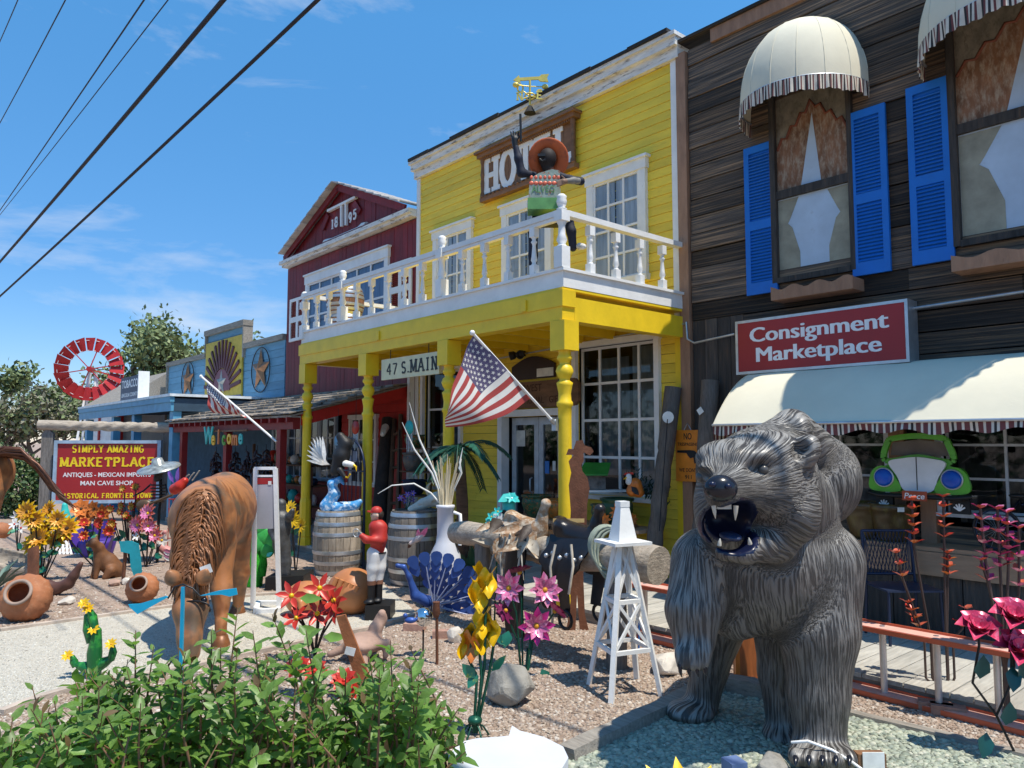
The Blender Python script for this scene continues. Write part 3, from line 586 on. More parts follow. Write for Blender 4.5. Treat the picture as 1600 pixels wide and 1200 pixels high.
B('handrail', MB().box((BX0, PY - .095, RZT - .06), (X1 + .0, PY - .005, RZT)).box((BX0 + .03, PY - .08, RZT - .1), (X1, PY - .02, RZT - .062)), wht, blc); B('handrail', MB().box((X1 - .055, PY, RZT - .06), (X1 + .035, F - .05, RZT)), wht, blc); B('handrail', MB().box((BX0, PY, RZT - .06), (BX0 + .08, F - .05, RZT)), wht, blc)
bme, nme = baluster(RZT - .1 - 3.53), newel(RZT - 3.53 + .09)
def put(mb, x, y, z, m, par, name):
    o = MB(); o.v = [(p[0] + x, p[1] + y, p[2] + z) for p in mb.v]; o.f, o.sm, o.mi = mb.f, mb.sm, mb.mi; return B(name, o, m, par)
n = 14
news = (0, 3, 9, n)
for i in range(n + 1):
    xx = BX0 + .05 + (X1 - BX0 - .07) * i / n
    if i in news: put(nme, xx, PY - .05, 3.533 if i else 3.40, wht, blc, 'newel_post')
    else: put(bme, xx, PY - .05, 3.533, wht, blc, 'baluster')
for j in range(1, 5):
    put(bme, X1 - .005, PY - .05 + (F - PY) * j / 4.9, 3.533, wht, blc, 'baluster'); put(bme, BX0 + .04, PY - .05 + (F - PY) * j / 4.9, 3.333, wht, blc, 'baluster')
# hotel sign
hp = [FY(750, 243, F - .1), FY(902, 265, F - .1)]; hx0, hx1, hz0, hz1 = FY(752, 322, F - .1).x, FY(900, 265, F - .1).x, 5.55, 6.36
hs = T('hotel_sign', 'carved brown wooden sign with white slab letters reading HOTEL high on the yellow front', 'sign', ((hx0 + hx1) / 2, F - .04, hz0), world=True)
yh = F - .035
for i in range(10):
    a = hx0 + .06 + (hx1 - hx0 - .12) * i / 10; b = a + (hx1 - hx0 - .12) / 10
    B('panel', MB().box((a + .003, yh - .05, hz0 + .07), (b - .003, yh - .002, hz1 - .1)), brw, hs)
fr = MB().box((hx0, yh - .1, hz0), (hx1, yh, hz0 + .07)).box((hx0 - .03, yh - .14, hz1 - .1), (hx1 + .03, yh, hz1 - .04)).box((hx0 - .06, yh - .18, hz1 - .04), (hx1 + .06, yh, hz1))
for xx in np.linspace(hx0 + .04, hx1 - .04, 46): fr.box((xx - .012, yh - .115, hz1 - .135), (xx + .012, yh - .055, hz1 - .1))
for xx in np.linspace(hx0 + .03, hx1 - .05, 22): fr.box((xx, yh - .115, hz0 + .07), (xx + .05, yh - .055, hz0 + .085))
B('frame', fr, brw, hs)
for xx in (hx0 + .045, hx1 - .045): B('turned_column', MB().lathe([(.04, hz0 + .07), (.04, hz0 + .13), (.025, hz0 + .16), (.035, hz0 + .3), (.025, hz0 + .38), (.038, hz0 + .44), (.03, hz0 + .5), (.025, hz0 + .6), (.04, hz1 - .16), (.04, hz1 - .1)], (xx, yh - .075, 0), 10), brw, hs)
for i, ch in enumerate('HOTEL'): B('letter', slab(ch, .56, (hx0 + .24 + (hx1 - hx0 - .48) * i / 4, yh - .052, hz0 + .12), (1, 0, 0), (0, 0, 1), .20, .012, width=.33, ser=.42), wht, hs)
# ================================================================ burgundy store
RX0, RX1 = -16.54, -11.17
rb = T('burgundy_store', 'burgundy board store with a gable dated 1895 above its white window', 'building', (-13.9, F, 0), world=True)
RT = 5.78
rwx0, rwx1 = FY(486, 440, F).x, FY(606, 420, F).x; rwz0, rwz1 = 3.75, 5.22
PKX, PKZ, GL0, GL1 = -13.95, 7.0, -16.5, -11.5
uprights(rb, RX0, RX1, lambda x: 2.6, lambda x: RT - .02, .155, F, bur, [(rwx0, rwx1, rwz0, rwz1)])
shell(rb, RX0, RX1, 5.6, F + .05, F + 8, bur)
gz = lambda x: 5.95 + (PKZ - 5.95) * (1 - abs(x - PKX) / (PKX - GL0))
uprights(rb, GL0 + .06, GL1 + .1, lambda x: 5.93, gz, .15, F - .02, bur)
B('eave_trim', MB().box((RX0 - .05, F - .16, RT), (RX1, F + .1, RT + .06)).box((RX0 - .08, F - .22, RT + .06), (RX1, F + .1, RT + .14)), whtold, rb)
B('gable_ledge', MB().box((GL0, F - .17, RT + .143), (GL1 + .1, F - .02, RT + .19)), bur, rb)
for sgn, xa in ((1, GL0), (-1, GL1 + .1)):
    B('barge_board', MB().beam((xa, F - .14, gz(xa) + .02), (PKX, F - .14, PKZ + .02), .05, .14, up=(0, 0, 1)), bur, rb)
    for i in range(9):
        a, b = i / 9, (i + 1.18) / 9; p, q = Vector((xa + (PKX - xa) * a, 0, gz(xa) + (PKZ - gz(xa)) * a)), Vector((xa + (PKX - xa) * min(b, 1.), 0, gz(xa) + (PKZ - gz(xa)) * min(b, 1.)))
        for yy in (F - .3, F + .3): B('shingle', MB().hexa([p + Vector((0, yy, .12)), q + Vector((0, yy, .10)), q + Vector((0, yy + .59, .10)), p + Vector((0, yy + .59, .12))], [p + Vector((0, yy, .15)), q + Vector((0, yy, .125)), q + Vector((0, yy + .59, .125)), p + Vector((0, yy + .59, .15))]), mat('pale_roof_shingle', (.50, .48, .46), .8, rnd=.25) if 'pale_roof_shingle' not in MATS else MATS['pale_roof_shingle'], rb)
B('gable_back', MB().prism([(GL0, 5.9), (GL1, 5.9), (PKX, PKZ)], (0, F + .02, 0), (1, 0, 0), (0, 0, 1), (0, .9, 0)), bur, rb)
yg = F - .055
lp = lambda u, v: FY(u, v, F - .10)
B('tie_beam', MB().beam(lp(513, 330), lp(557, 308), .07, .05), wht, rb); B('king_post', MB().beam(lp(534, 354), lp(534, 318), .06, .05).beam(lp(541, 352), lp(541, 316), .06, .05), wht, rb)
B('bone_bar', MB().tube([lp(508, 379), lp(512, 378), lp(520, 374), lp(560, 357), lp(568, 353), lp(573, 351)], [.06, .07, .035, .035, .07, .06], 8), wht, rb)
for s_, u, v in (('1', 521, 351), ('8', 527, 347), ('9', 549, 340), ('5', 556, 335)): p = lp(u, v); B('numeral', slab(s_, .2, (p.x, F - .115, p.z - .1), (1, 0, 0), (0, 0, 1), .2, .012, width=.13), wht, rb)
for sx in (-1, 1): B('gable_brace', MB().beam((PKX + sx * .55, F - .075, PKZ - .42), (PKX + sx * .80, F - .075, PKZ - .68), .03, .14), bur, rb)
rw = window(rb, rwx0, rwx1, rwz0, rwz1, 6, 2, F - .03, wht, .12, .04, cm=None, head=.06)
B('backing', MB().box((rwx0, F - .0, rwz0), (rwx1, F + .01, rwz1)), dark, rw)
for i in range(3):
    a = rwx0 + (rwx1 - rwx0) * i / 3; B('curtain', drape(a + .02, a + (rwx1 - rwx0) / 3 - .02, rwz0, rwz1, F - .012, 14, .006, i), curtb, rw)
def shutter4(x0, x1, z0, z1):
    s_ = B('shutter', MB().box((x0, F - .07, z0), (x0 + .07, F - .035, z1)).box((x1 - .07, F - .07, z0), (x1, F - .035, z1)).box(((x0 + x1) / 2 - .05, F - .07, z0 + .07), ((x0 + x1) / 2 + .05, F - .035, z1 - .07)).box((x0 + .07, F - .0695, z0), (x1 - .07, F - .035, z0 + .07)).box((x0 + .07, F - .0695, z1 - .07), (x1 - .07, F - .035, z1)).box((x0 + .07, F - .069, (z0 + z1) / 2 - .06), ((x0 + x1) / 2 - .05, F - .035, (z0 + z1) / 2 + .06)).box(((x0 + x1) / 2 + .05, F - .069, (z0 + z1) / 2 - .06), (x1 - .07, F - .035, (z0 + z1) / 2 + .06)), wht, rb)
    l = MB(); z = z0 + .09
    while z < z1 - .09:
        if abs(z - (z0 + z1) / 2) > .07: l.beam((x0 + .07, F - .045, z), ((x0 + x1) / 2 - .05, F - .045, z), .03, .012, up=(0, -.6, 1)); l.beam(((x0 + x1) / 2 + .05, F - .045, z), (x1 - .07, F - .045, z), .03, .012, up=(0, -.6, 1))
        z += .035
    B('louvre', l, dred, s_)
shutter4(FY(457, 475, F).x, FY(481, 475, F).x, 4.02, 5.0); shutter4(FY(613, 420, F).x, FY(647, 420, F).x, 4.02, 5.06)
# lean-to roof, posts, shop front below
LX0, LX1, LY, LZ0, LZ1 = -17.5, -11.3, 5.2, 2.17, 2.78
lt = B('lean_to_roof', MB().hexa([(LX0, LY, LZ0 - .03), (LX1, LY, LZ0 - .03), (LX1, F - .03, LZ1 - .03), (LX0, F - .03, LZ1 - .03)], [(LX0, LY, LZ0), (LX1, LY, LZ0), (LX1, F - .03, LZ1), (LX0, F - .03, LZ1)]), greyw, rb)
rows = 7
for r_ in range(rows):
    x = LX0 - random.uniform(0, .1)
    while x < LX1:
        w = random.uniform(.16, .30); t0, t1 = r_ / rows, min((r_ + 1.25) / rows, 1); e = random.uniform(-.03, .03); l_ = random.uniform(.004, .022)
        y0, y1 = LY + (F - .04 - LY) * t0 - .05 + e, LY + (F - .04 - LY) * t1; z0, z1 = LZ0 + (LZ1 - LZ0) * t0 + .018, LZ0 + (LZ1 - LZ0) * t1 + .008
        B('shingle', MB().hexa([(x, y0, z0), (x + w - .01, y0, z0), (x + w - .01, y1, z1), (x, y1, z1)], [(x, y0, z0 + .014 + l_), (x + w - .01, y0, z0 + .014 + l_), (x + w - .01, y1, z1 + .006), (x, y1, z1 + .006)]), shing, lt); x += w
B('eave_beam', MB().box((LX0, LY + .08, LZ0 - .22), (LX1 - .1, LY + .2, LZ0 - .035)), dred, rb)
B('side_fascia', MB().hexa([(LX1 - .1, LY + .21, LZ0 - .16), (LX1, LY + .21, LZ0 - .16), (LX1, F - .04, LZ1 - .22), (LX1 - .1, F - .04, LZ1 - .22)], [(LX1 - .1, LY + .21, LZ0 + .02), (LX1, LY + .21, LZ0 + .02), (LX1, F - .04, LZ1 - .035), (LX1 - .1, F - .04, LZ1 - .035)]), redp, rb)
x = LX0 + .1
while x < LX1 - .1: B('rafter_tail', MB().box((x, LY - .02, LZ0 - .11), (x + .05, LY + .078, LZ0 - .032)), dred, rb); x += .33
for u in (287, 356, 440):
    p = FY(u, 700, LY + .14); B('porch_post', MB().box((p.x - .075, p.y - .06, 0), (p.x + .075, p.y + .055, LZ0 - .222)), dred, rb)
sf = F - .02
boards(rb, -13.8, LX1 + .1, DK, 2.6, .16, sf, redp, [(-13.35, -12.45, .95, 2.2)])
window(rb, -13.35, -12.45, .95, 2.2, 3, 3, sf - .033, wht, .07, .03, glzd, cm=dark2)
boards(rb, LX0 + .3, -13.82, DK, .95, .16, sf, dred); boards(rb, LX0 + .3, -13.82, 2.3, 2.6, .15, sf, dred)
for i, xa in enumerate((-17.0, -16.2, -15.4, -14.65)):
    window(rb, xa, xa + .62, .98, 2.25, 2, 3, sf - .033, mat('pale_blue_trim', (.42, .53, .64), .5) if 'pale_blue_trim' not in MATS else MATS['pale_blue_trim'], .06, .03, glzd, cm=dark2)
rdk = B('shop_floor', MB().box((LX0, LY, 0), (-11.62, F - .05, DK - .01)), greyw, rb)
B('downpipe', MB().box((-11.24, F - .16, 0), (-11.16, F - .06, 2.9)), wht, rb)
# ================================================================ blue store beyond
BLX0, BLX1 = -25.2, -16.6
bb = T('blue_store', 'pale blue clapboard store with a stepped front and a sunburst panel', 'building', (-21, F, 0), world=True)
PB0, PB1 = FY(327, 520, F).x, FY(385, 505, F).x
boards(bb, BLX0, PB0, .1, 4.12, .19, F, blu, [(-24.5, -19.2, .1, 2.5)]); boards(bb, PB1, BLX1, .1, 4.12, .19, F, blu, [(-24.5, -17, .1, 2.5)]); boards(bb, PB0 + .003, PB1 - .003, 2.5, 4.72, .19, F, blu)
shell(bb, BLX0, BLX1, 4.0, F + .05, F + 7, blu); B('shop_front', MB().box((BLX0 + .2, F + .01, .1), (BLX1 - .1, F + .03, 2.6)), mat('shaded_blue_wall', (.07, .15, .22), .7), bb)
B('parapet_cap', MB().box((BLX0 - .1, F - .1, 4.123), (PB0 - .07, F + .15, 4.25)), greyw, bb); B('parapet_cap', MB().box((PB1 + .07, F - .1, 4.123), (BLX1, F + .15, 4.25)), greyw, bb); B('parapet_cap', MB().box((PB0 - .08, F - .12, 4.725), (PB1 + .08, F + .15, 4.87)), greyw, bb)
for xx in (PB0 - .035, PB1 + .035): B('parapet_side', MB().box((xx - .03, F - .1, 3.9 if xx > PB0 else 4.26), (xx + .03, F + .15, 4.72)), greyw, bb)
B('corner_board', MB().box((BLX0 - .1, F - .08, .1), (BLX0 - .003, F + .1, 4.12)), greyw, bb)
# sunburst: yellow board, maroon rays, half disc and a star
sbx = (PB0 + PB1) / 2; sbz = 3.1
sb = B('sunburst_panel', MB().box((PB0 + .02, F - .085, 2.55), (PB1 - .02, F - .04, 4.5)), mat('sunburst_yellow', (.55, .40, .05), .6), bb)
mar = mat('sunburst_maroon', (.10, .03, .04), .6); hw = (PB1 - PB0) / 2
for i in range(15):
    a = rad(8 + 164 * i / 14); r0, r1 = .62, min(1.38, hw * .97 / max(abs(math.cos(a)), 1e-3)); d_ = Vector((math.cos(a), 0, math.sin(a)))
    B('ray', MB().beam(Vector((sbx, F - .105, sbz)) + d_ * r0, Vector((sbx, F - .105, sbz)) + d_ * r1, .095, .035, up=(0, -1, 0)), mar, sb)
B('half_disc', MB().prism([(.6 * math.cos(rad(t)), .6 * math.sin(rad(t))) for t in range(0, 181, 12)], (sbx, F - .088, sbz), w=(0, -.025, 0)), mat('dusty_maroon', (.17, .06, .08), .6), sb)
def star(r, n=5, ri=.40): return [((r if i % 2 == 0 else r * ri) * math.sin(math.pi * i / n), (r if i % 2 == 0 else r * ri) * math.cos(math.pi * i / n)) for i in range(2 * n)]
def star3d(mb, r, c, t=.06):
    s_ = star(r); c = Vector(c); vs = [c + Vector((p[0], 0, p[1])) for p in s_] + [c + Vector((0, -t, 0))]; n = len(s_)
    return mb.add(vs, [(i, n, (i + 1) % n)[::-1] for i in range(n)] + [tuple(range(n))])
B('star', star3d(MB(), .36, (sbx, F - .116, sbz + .22)), mat('pewter', (.40, .38, .34), .5, .5), sb)
B('indigo_base', MB().box((PB0 + .02, F - .1, 2.4), (PB1 - .02, F - .087, 2.95)), mat('dull_indigo', (.11, .12, .24), .6), sb)
cop = mat('rusty_copper', (.32, .15, .07), .45, .5, var=.4, vs=8)
for u, v, lab in ((294, 594, 'rusty five pointed metal star in a ring left of the sunburst'), (408, 578, 'rusty five pointed metal star in a ring right of the sunburst')):
    p = FY(u, v, F - .05); t_ = T('star_ornament', lab, 'ornament', (p.x, F - .045, p.z), group='ringed stars on the blue front')
    B('star', star3d(MB(), .55, (0, -.02, 0), .1), cop, t_); B('ring', MB().tube([(.55 * math.cos(a), -.02, .55 * math.sin(a)) for a in np.linspace(0, 2 * math.pi, 33)], .014, 5, False), blkm, t_)
# blue porch
QY = 5.2; QX0, QX1 = -26.3, -17.35
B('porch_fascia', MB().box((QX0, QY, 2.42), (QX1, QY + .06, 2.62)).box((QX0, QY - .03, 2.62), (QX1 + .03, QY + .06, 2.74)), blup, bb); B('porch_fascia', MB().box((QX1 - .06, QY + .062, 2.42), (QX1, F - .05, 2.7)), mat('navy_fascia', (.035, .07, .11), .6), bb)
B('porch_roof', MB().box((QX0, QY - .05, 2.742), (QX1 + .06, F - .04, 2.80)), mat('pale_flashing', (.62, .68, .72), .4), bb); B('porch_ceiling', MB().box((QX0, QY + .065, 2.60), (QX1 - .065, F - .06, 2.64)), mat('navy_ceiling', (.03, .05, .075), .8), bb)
for u in (137, 178, 210, 270):
    p = FY(u, 660, QY + .1); B('porch_post', MB().box((p.x - .12, p.y - .035, 0), (p.x + .12, p.y + .14, 2.415)), blup, bb)
tb = T('roof_sign', 'small navy and white tobacco sign standing on the blue porch roof', 'sign', (FY(192, 628, QY).x, QY + .15, 2.80))
sgw, sgh = 1.75, .62
B('board', MB().box((-sgw / 2, 0, .02), (sgw / 2, .06, .02 + sgh)), mat('faded_navy', (.10, .12, .17), .6), tb); B('edge_board', MB().box((sgw / 2 + .01, -.04, .0), (sgw / 2 + .05, .22, .72)), wht, tb)
B('lettering', text_mb('TOBACCO', .2, (0, -.001, .36), (1, 0, 0), (0, 0, 1), .02, .004, 1.5), signwht, tb); B('lettering', text_mb('LINCOLN COUNTY', .1, (0, -.001, .12), (1, 0, 0), (0, 0, 1), .0, .004, 1.5), signwht, tb)
sh_ = T('white_shed', 'white clapboard shed with red corner trim beyond the blue porch', 'shed', (-27.5, 6.3, 0), world=True)
boards(sh_, -30.2, -25.8, 0, 2.9, .16, 6.2, wht); B('wall', MB().box((-30.2, 6.2, 0), (-25.8, 9, 2.9)), wht, sh_); B('corner_trim', MB().box((-25.8, 6.15, 0), (-25.65, 6.3, 2.95)), redp, sh_); B('corner_trim', MB().box((-28.1, 6.12, 0), (-27.95, 6.165, 2.95)), redp, sh_)
B('roof', MB().prism([(-1.6, 0), (1.6, 0), (0, 1.1)], (-30.4, 7.6, 2.91), (0, 1, 0), (0, 0, 1), (4.8, 0, 0)), greyw, sh_)
# ================================================================ charred plank store on the right
WX0, WX1, WZ = -5.40, 1.2, 6.52
wb = T('plank_store', 'dark weathered plank store with domed awnings and bright blue shutters', 'building', (-3, F, 0), world=True)
pv = F - .02
wA = (FY(1216, 300, pv).x, FY(1330, 300, pv).x, 3.50, 5.55); wB = (FY(1497, 200, pv).x, FY(1497, 200, pv).x + 1.15, 3.55, 5.75)
lowx0, lowx1, lowz0, lowz1 = -4.75, 1.0, 1.08, 2.35
boards(wb, WX0 + .10, WX1, 3.18, WZ, .212, F, oldw, [wA, wB], .005, .03, .6, 'plank', .010, .012)
boards(wb, -4.62, WX1, 2.36, 3.176, .2, F, oldw, [], .005, .03, .6, 'plank', .010, .012)
uprights(wb, WX0 + .10, -4.62, 0, 3.175, .16, F, oldv, name='plank'); boards(wb, -4.62, WX1, .05, 1.0, .19, F, oldw, [], .006, .03, .5, 'plank', .006)
shell(wb, WX0, WX1, 6.4, F + .05, F + 8, oldv)
B('corner_post', MB().box((WX0 - .05, F - .075, 0), (WX0 + .085, F + .05, 2.2)).box((WX0 - .05, F - .075, 2.2), (WX0 + .085, F + .05, 6.5)), tan, wb)
B('parapet_trim', MB().box((WX0 + .45, F - .07, WZ - .06), (WX1, F - .032, WZ + .10)), tan, wb); B('parapet_cap', MB().box((WX0 - .02, F - .1, WZ + .103), (WX1, F + .2, WZ + .14)), oldw, wb)
def old_window(x0, x1, z0, z1, zm):
    f = MB(); y = F - .036
    f.box((x0 - .06, y - .05, z0 - .05), (x0, y + .03, z1)); f.box((x1, y - .05, z0 - .05), (x1 + .05, y + .03, z1)); f.box((x0 - .06, y - .06, z1), (x1 + .05, y + .03, z1 + .08)); f.box((x0, y - .06, z0 - .06), (x1, y + .03, z0))
    f.box((x0, y - .035, zm - .055), (x1, y + .03, zm + .035))
    w = B('window', f, oldv, wb); yp = y + .006
    B('pane', MB().box((x0, yp, zm + .035), (x1, yp + .01, z1)), pcurt, w, 'upper pane painted with brown drapes'); B('pane', MB().box((x0, yp, z0), (x1, yp + .01, zm - .055)), psky, w, 'lower pane painted pale blue between pale curtains')
    xm, wd_ = (x0 + x1) / 2, x1 - x0
    B('painted_gap', MB().prism([(xm - wd_ * .16, zm + .037), (xm + wd_ * .12, zm + .037), (xm + .015, zm + (z1 - zm) * .70)], (0, yp - .001, 0), w=(0, -.002, 0)), psky, w)
    pv_ = [(x0 + .005, z1 - .005), (x0 + .005, zm + .45)]
    for i in range(15): t = i / 14; pv_.append((x0 + .01 + (wd_ - .02) * t, zm + .5 + .42 * (1 - abs(t - .52) * 1.8) + (.035 if i % 2 else -.035)))
    pv_ += [(x1 - .005, z1 - .005)]
    B('painted_valance', MB().prism(pv_, (0, yp - .001, 0), w=(0, -.003, 0)), pval, w)
    B('painted_scroll', MB().tube([(p[0], yp - .004, p[1]) for p in pv_[2:-1]], .016, 5), mat('painted_scroll', (.17, .05, .025), .7) if 'painted_scroll' not in MATS else MATS['painted_scroll'], w)
    H_ = zm - .06 - z0
    for s_ in (0, 1):
        xe = x0 if s_ == 0 else x1; sg = 1 if s_ == 0 else -1
        pol = [(xe + sg * .003, z0 + .003), (xe + sg * wd_ * .30, z0 + .003), (xe + sg * wd_ * .30, z0 + H_ * .3), (xe + sg * wd_ * .2, z0 + H_ * .62), (xe + sg * wd_ * .14, z0 + H_ * .68), (xe + sg * wd_ * .18, z0 + H_ * .75), (xe + sg * wd_ * .30, z0 + H_ * .99), (xe + sg * .003, z0 + H_ * .99)]
        B('painted_curtain', MB().prism(pol if sg > 0 else pol[::-1], (0, yp - .001, 0), w=(0, -.003, 0)), pgold, w)
    return w
old_window(*wA, FY(1270, 292, pv).z); old_window(*wB, 4.58)
def big_shutter(x0, x1, z0, z1, lab):
    y = F - .05; zm = z0 + (z1 - z0) * .46
    s_ = B('shutter', MB().box((x0, y - .035, z0), (x0 + .06, y, z1)).box((x1 - .06, y - .035, z0), (x1, y, z1)).box((x0 + .06, y - .0345, z0), (x1 - .06, y, z0 + .13)).box((x0 + .06, y - .0345, z1 - .08), (x1 - .06, y, z1)).box((x0 + .06, y - .0345, zm - .05), (x1 - .06, y, zm + .05)).box((x0 + .06, y - .006, z0 + .13), (x1 - .06, y - .001, z1 - .08)), shut, wb, lab)
    l = MB(); z = z0 + .15
    while z < z1 - .09:
        if abs(z - zm) > .06: l.beam((x0 + .06, y - .02, z), (x1 - .06, y - .02, z), .034, .010, up=(0, -.75, .66))
        z += .036
    B('louvre', l, shut, s_)
sx = lambda u: FY(u, 300, F - .07).x
big_shutter(sx(1164), sx(1212), 3.36, 5.03, 'narrow blue louvred shutter left of the first upstairs window'); big_shutter(sx(1329), sx(1388), 3.38, 5.04, 'blue louvred shutter right of the first upstairs window'); big_shutter(sx(1422), sx(1488), 3.39, 5.10, 'blue louvred shutter left of the second upstairs window with broken slats')
def flower_box(x0, x1, z, lab):
    pts = [(x0, z - .12), (x1, z - .12)] + [(x1 + (x0 - x1) * t, z + .0 + .022 * math.sin(t * 20) + .02 * (t - .5) ** 2) for t in np.linspace(0, 1, 22)]
    fb = B('window_box', MB().prism(pts, (0, F - .26, 0), w=(0, -.025, 0)).box((x0, F - .258, z - .12), (x0 + .025, F - .035, z)).box((x1 - .025, F - .258, z - .12), (x1, F - .035, z)).box((x0 + .025, F - .258, z - .12), (x1 - .025, F - .035, z - .10)), tan, wb)
pb = FY(1205, 470, F - .28); flower_box(pb.x, FY(1333, 455, F - .28).x, pb.z + .12, ''); pb = FY(1487, 425, F - .28); flower_box(pb.x, pb.x + 1.2, pb.z + .12, '')
# domed awnings: ribs of canvas plus a striped skirt
def dome(cx, hw_, z0, zh, dp, lab):
    t = T('domed_awning', lab, 'awning', (cx, F - .035, z0), group='domed awnings over the upstairs windows')
    seg = 8
    def pt(a, b, k=1.): # a: 0..1 round, b: 0..1 up
        an = math.pi * a; e = math.sin(b * math.pi / 2); c_ = math.cos(b * math.pi / 2) ** .8 if b < 1 else 0
        sag = 1 - .007 * math.sin(math.pi * (a * seg % 1)); r_ = c_ * sag * k
        return (-math.cos(an) * hw_ * r_, -math.sin(an) * dp * r_, e * zh)
    B('canopy', MB().grid(lambda i, j: pt(i, j), seg * 6, 12), cream, t)
    for i in range(seg + 1): B('seam', MB().tube([pt(i / seg, j / 10, 1.002) for j in range(10)], .0035, 4), cream, t)
    vm = MB(); nst = 156; vh = .15
    def vf(i, j): a = math.pi * i; w_ = 1 + .018 * math.sin(i * 150) * j; return (-math.cos(a) * hw_ * w_ * 1.005, -math.sin(a) * dp * w_ * 1.005, -vh * j * (1 + .06 * math.sin(i * 47)))
    pat = [0, 1, 2, 1, 0, 1, 1, 2]
    vm.grid(vf, nst * 2, 3, True, mfn=lambda i, j: pat[int(i * nst) % 8]); B('valance', vm, [stripeA, stripeB, stripeC], t)
    B('hoop', MB().tube([(-math.cos(a) * hw_ * .99, -math.sin(a) * dp * .99, .0) for a in np.linspace(0, math.pi, 24)], .012, 5), metalg, t)
    return t
dome(-3.81, .66, 5.31, .86, .72, 'smaller domed cream awning with striped skirt over the shuttered window'); dome(-1.78, .85, 5.27, 1.0, .85, 'domed cream awning cut off by the top right picture corner')
# consignment sign
sy = F - .26
c0, c1 = FY(1149, 505, sy), FY(1418, 470, sy); cs = T('consignment_sign', 'red light box sign reading Consignment Marketplace in white', 'sign', ((c0.x + c1.x) / 2, F - .04, c0.z - .62), world=True)
zt, zb = FY(1149, 503, sy).z, FY(1149, 586, sy).z
B('cabinet', MB().box((c0.x, sy + .012, zb), (c1.x, F - .045, zt)), metalg, cs); e = .028
B('frame', MB().box((c0.x, sy - .006, zb), (c0.x + e, sy + .010, zt)).box((c1.x - e, sy - .006, zb), (c1.x, sy + .010, zt)).box((c0.x + e, sy - .006, zt - e), (c1.x - e, sy + .010, zt)).box((c0.x + e, sy - .006, zb), (c1.x - e, sy + .010, zb + e)), metalg, cs)
B('panel', MB().box((c0.x + e, sy, zb + e), (c1.x - e, sy + .009, zt - e)), signred, cs); cxm, hh = (c0.x + c1.x) / 2, zt - zb
B('lettering', bold_text('Consignment', hh * .265, (cxm, sy - .0005, zb + hh * .58), (1, 0, 0), (0, 0, 1), .009, .003, (c1.x - c0.x) * .80), signwht, cs); B('lettering', bold_text('Marketplace', hh * .265, (cxm, sy - .0005, zb + hh * .21), (1, 0, 0), (0, 0, 1), .009, .003, (c1.x - c0.x) * .72), signwht, cs)
pipe = [FY(1072, 503, F - .1), FY(1074, 530, F - .1), FY(1085, 536, F - .1), FY(1148, 522, F - .1)]
tag(B('conduit', MB().tube(pipe, .014, 6).tube([FY(780, 560, F - .08), FY(1070, 506, F - .08)], .012, 6), metalg), 'thin grey conduit crossing from the yellow porch to the red sign', 'pipe'); tag(B('conduit', MB().tube([FY(1420, 483, F - .1), FY(1700, 440, F - .1)], .016, 6), metalg), 'straight pale pipe leading right from the red sign', 'pipe')
# long awning
AD = .92; AX0, AX1, AZ0, AZ1 = FY(1114, 663, F - .04 - .92).x, 1.2, 1.915, 2.50
aw = T('long_awning', 'long cream canvas awning with striped skirt above the shop window', 'awning', (-3, F - .035, AZ0), world=True)
def prof(t): e_ = 1 - (1 - t) ** 1.0; return (-AD * e_, AZ0 + (AZ1 - AZ0) * (1 - e_ ** 2.1))
B('canopy', MB().grid(lambda i, j: (AX0 + (AX1 - AX0) * i, F - .04 + prof(j)[0], prof(j)[1] - .012 * math.sin(j * 3.14) * (1 - abs(math.sin(i * 22)))), 40, 14), cream, aw)
B('end_panel', MB().prism([(-.04, AZ0)] + [(-.04 + prof(j / 12)[0], prof(j / 12)[1]) for j in range(13)], (AX0 - .006, F, 0), (0, 1, 0), (0, 0, 1), (.004, 0, 0)), cream, aw)
vm = MB(); nst = 300; pat = [0, 1, 0, 0, 1, 2, 1, 0]
vm.grid(lambda i, j: (AX0 + (AX1 - AX0) * i, F - .04 - AD - .01 * math.sin(i * 160) * j - .012 * j * math.sin(i * 43), AZ0 - .085 * j * (1 + .22 * math.sin(i * 90) + .1 * math.sin(i * 37))), nst * 2, 3, True, mfn=lambda i, j: pat[int(i * nst) % 8])
vm.grid(lambda i, j: (AX0 - .008 * math.sin(i * 30) * j, F - .04 - AD * i, AZ0 - .16 * j), 70, 3, True, mfn=lambda i, j: pat[int(i * 35) % 8]); B('valance', vm, [stripeA, stripeB, stripeC], aw)
B('bar', MB().tube([(AX0, F - .05 - AD, AZ0), (AX1, F - .05 - AD, AZ0)], .014, 6), metalg, aw)
# shop windows under the awning
yl = F - .035
for i, (a, b) in enumerate(((-4.55, -3.12), (-2.62, -1.2), (-1.1, .3))):
    sw = window(wb, a, b, 1.12, 2.32, 3, 4, yl, mat('pale_shop_trim', (.55, .60, .66), .5) if 'pale_shop_trim' not in MATS else MATS['pale_shop_trim'], .05, .022, glzd, deep=True)
boards(wb, -4.62, -4.6, 1.0, 2.36, 1.3, F, oldv); B('pier', MB().box((-3.07, F - .1, .1), (-2.93, F + .1, 2.3)).box((-2.80, F - .12, .1), (-2.67, F + .1, 2.3)), tan, wb); B('pier_board', MB().box((-2.93, F - .02, .1), (-2.80, F, 2.3)), oldv, wb)
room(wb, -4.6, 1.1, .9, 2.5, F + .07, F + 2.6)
gd = random.Random(3)
for i in range(16):
    p = Vector((gd.uniform(-4.4, -1.5), F + gd.uniform(.4, 1.6), 1.0)); w_, h_ = gd.uniform(.1, .3), gd.uniform(.2, .8); B('shop_goods', MB().box(p - Vector((w_ / 2, .1, 0)), p + Vector((w_ / 2, .1, h_))), dark2, wb)
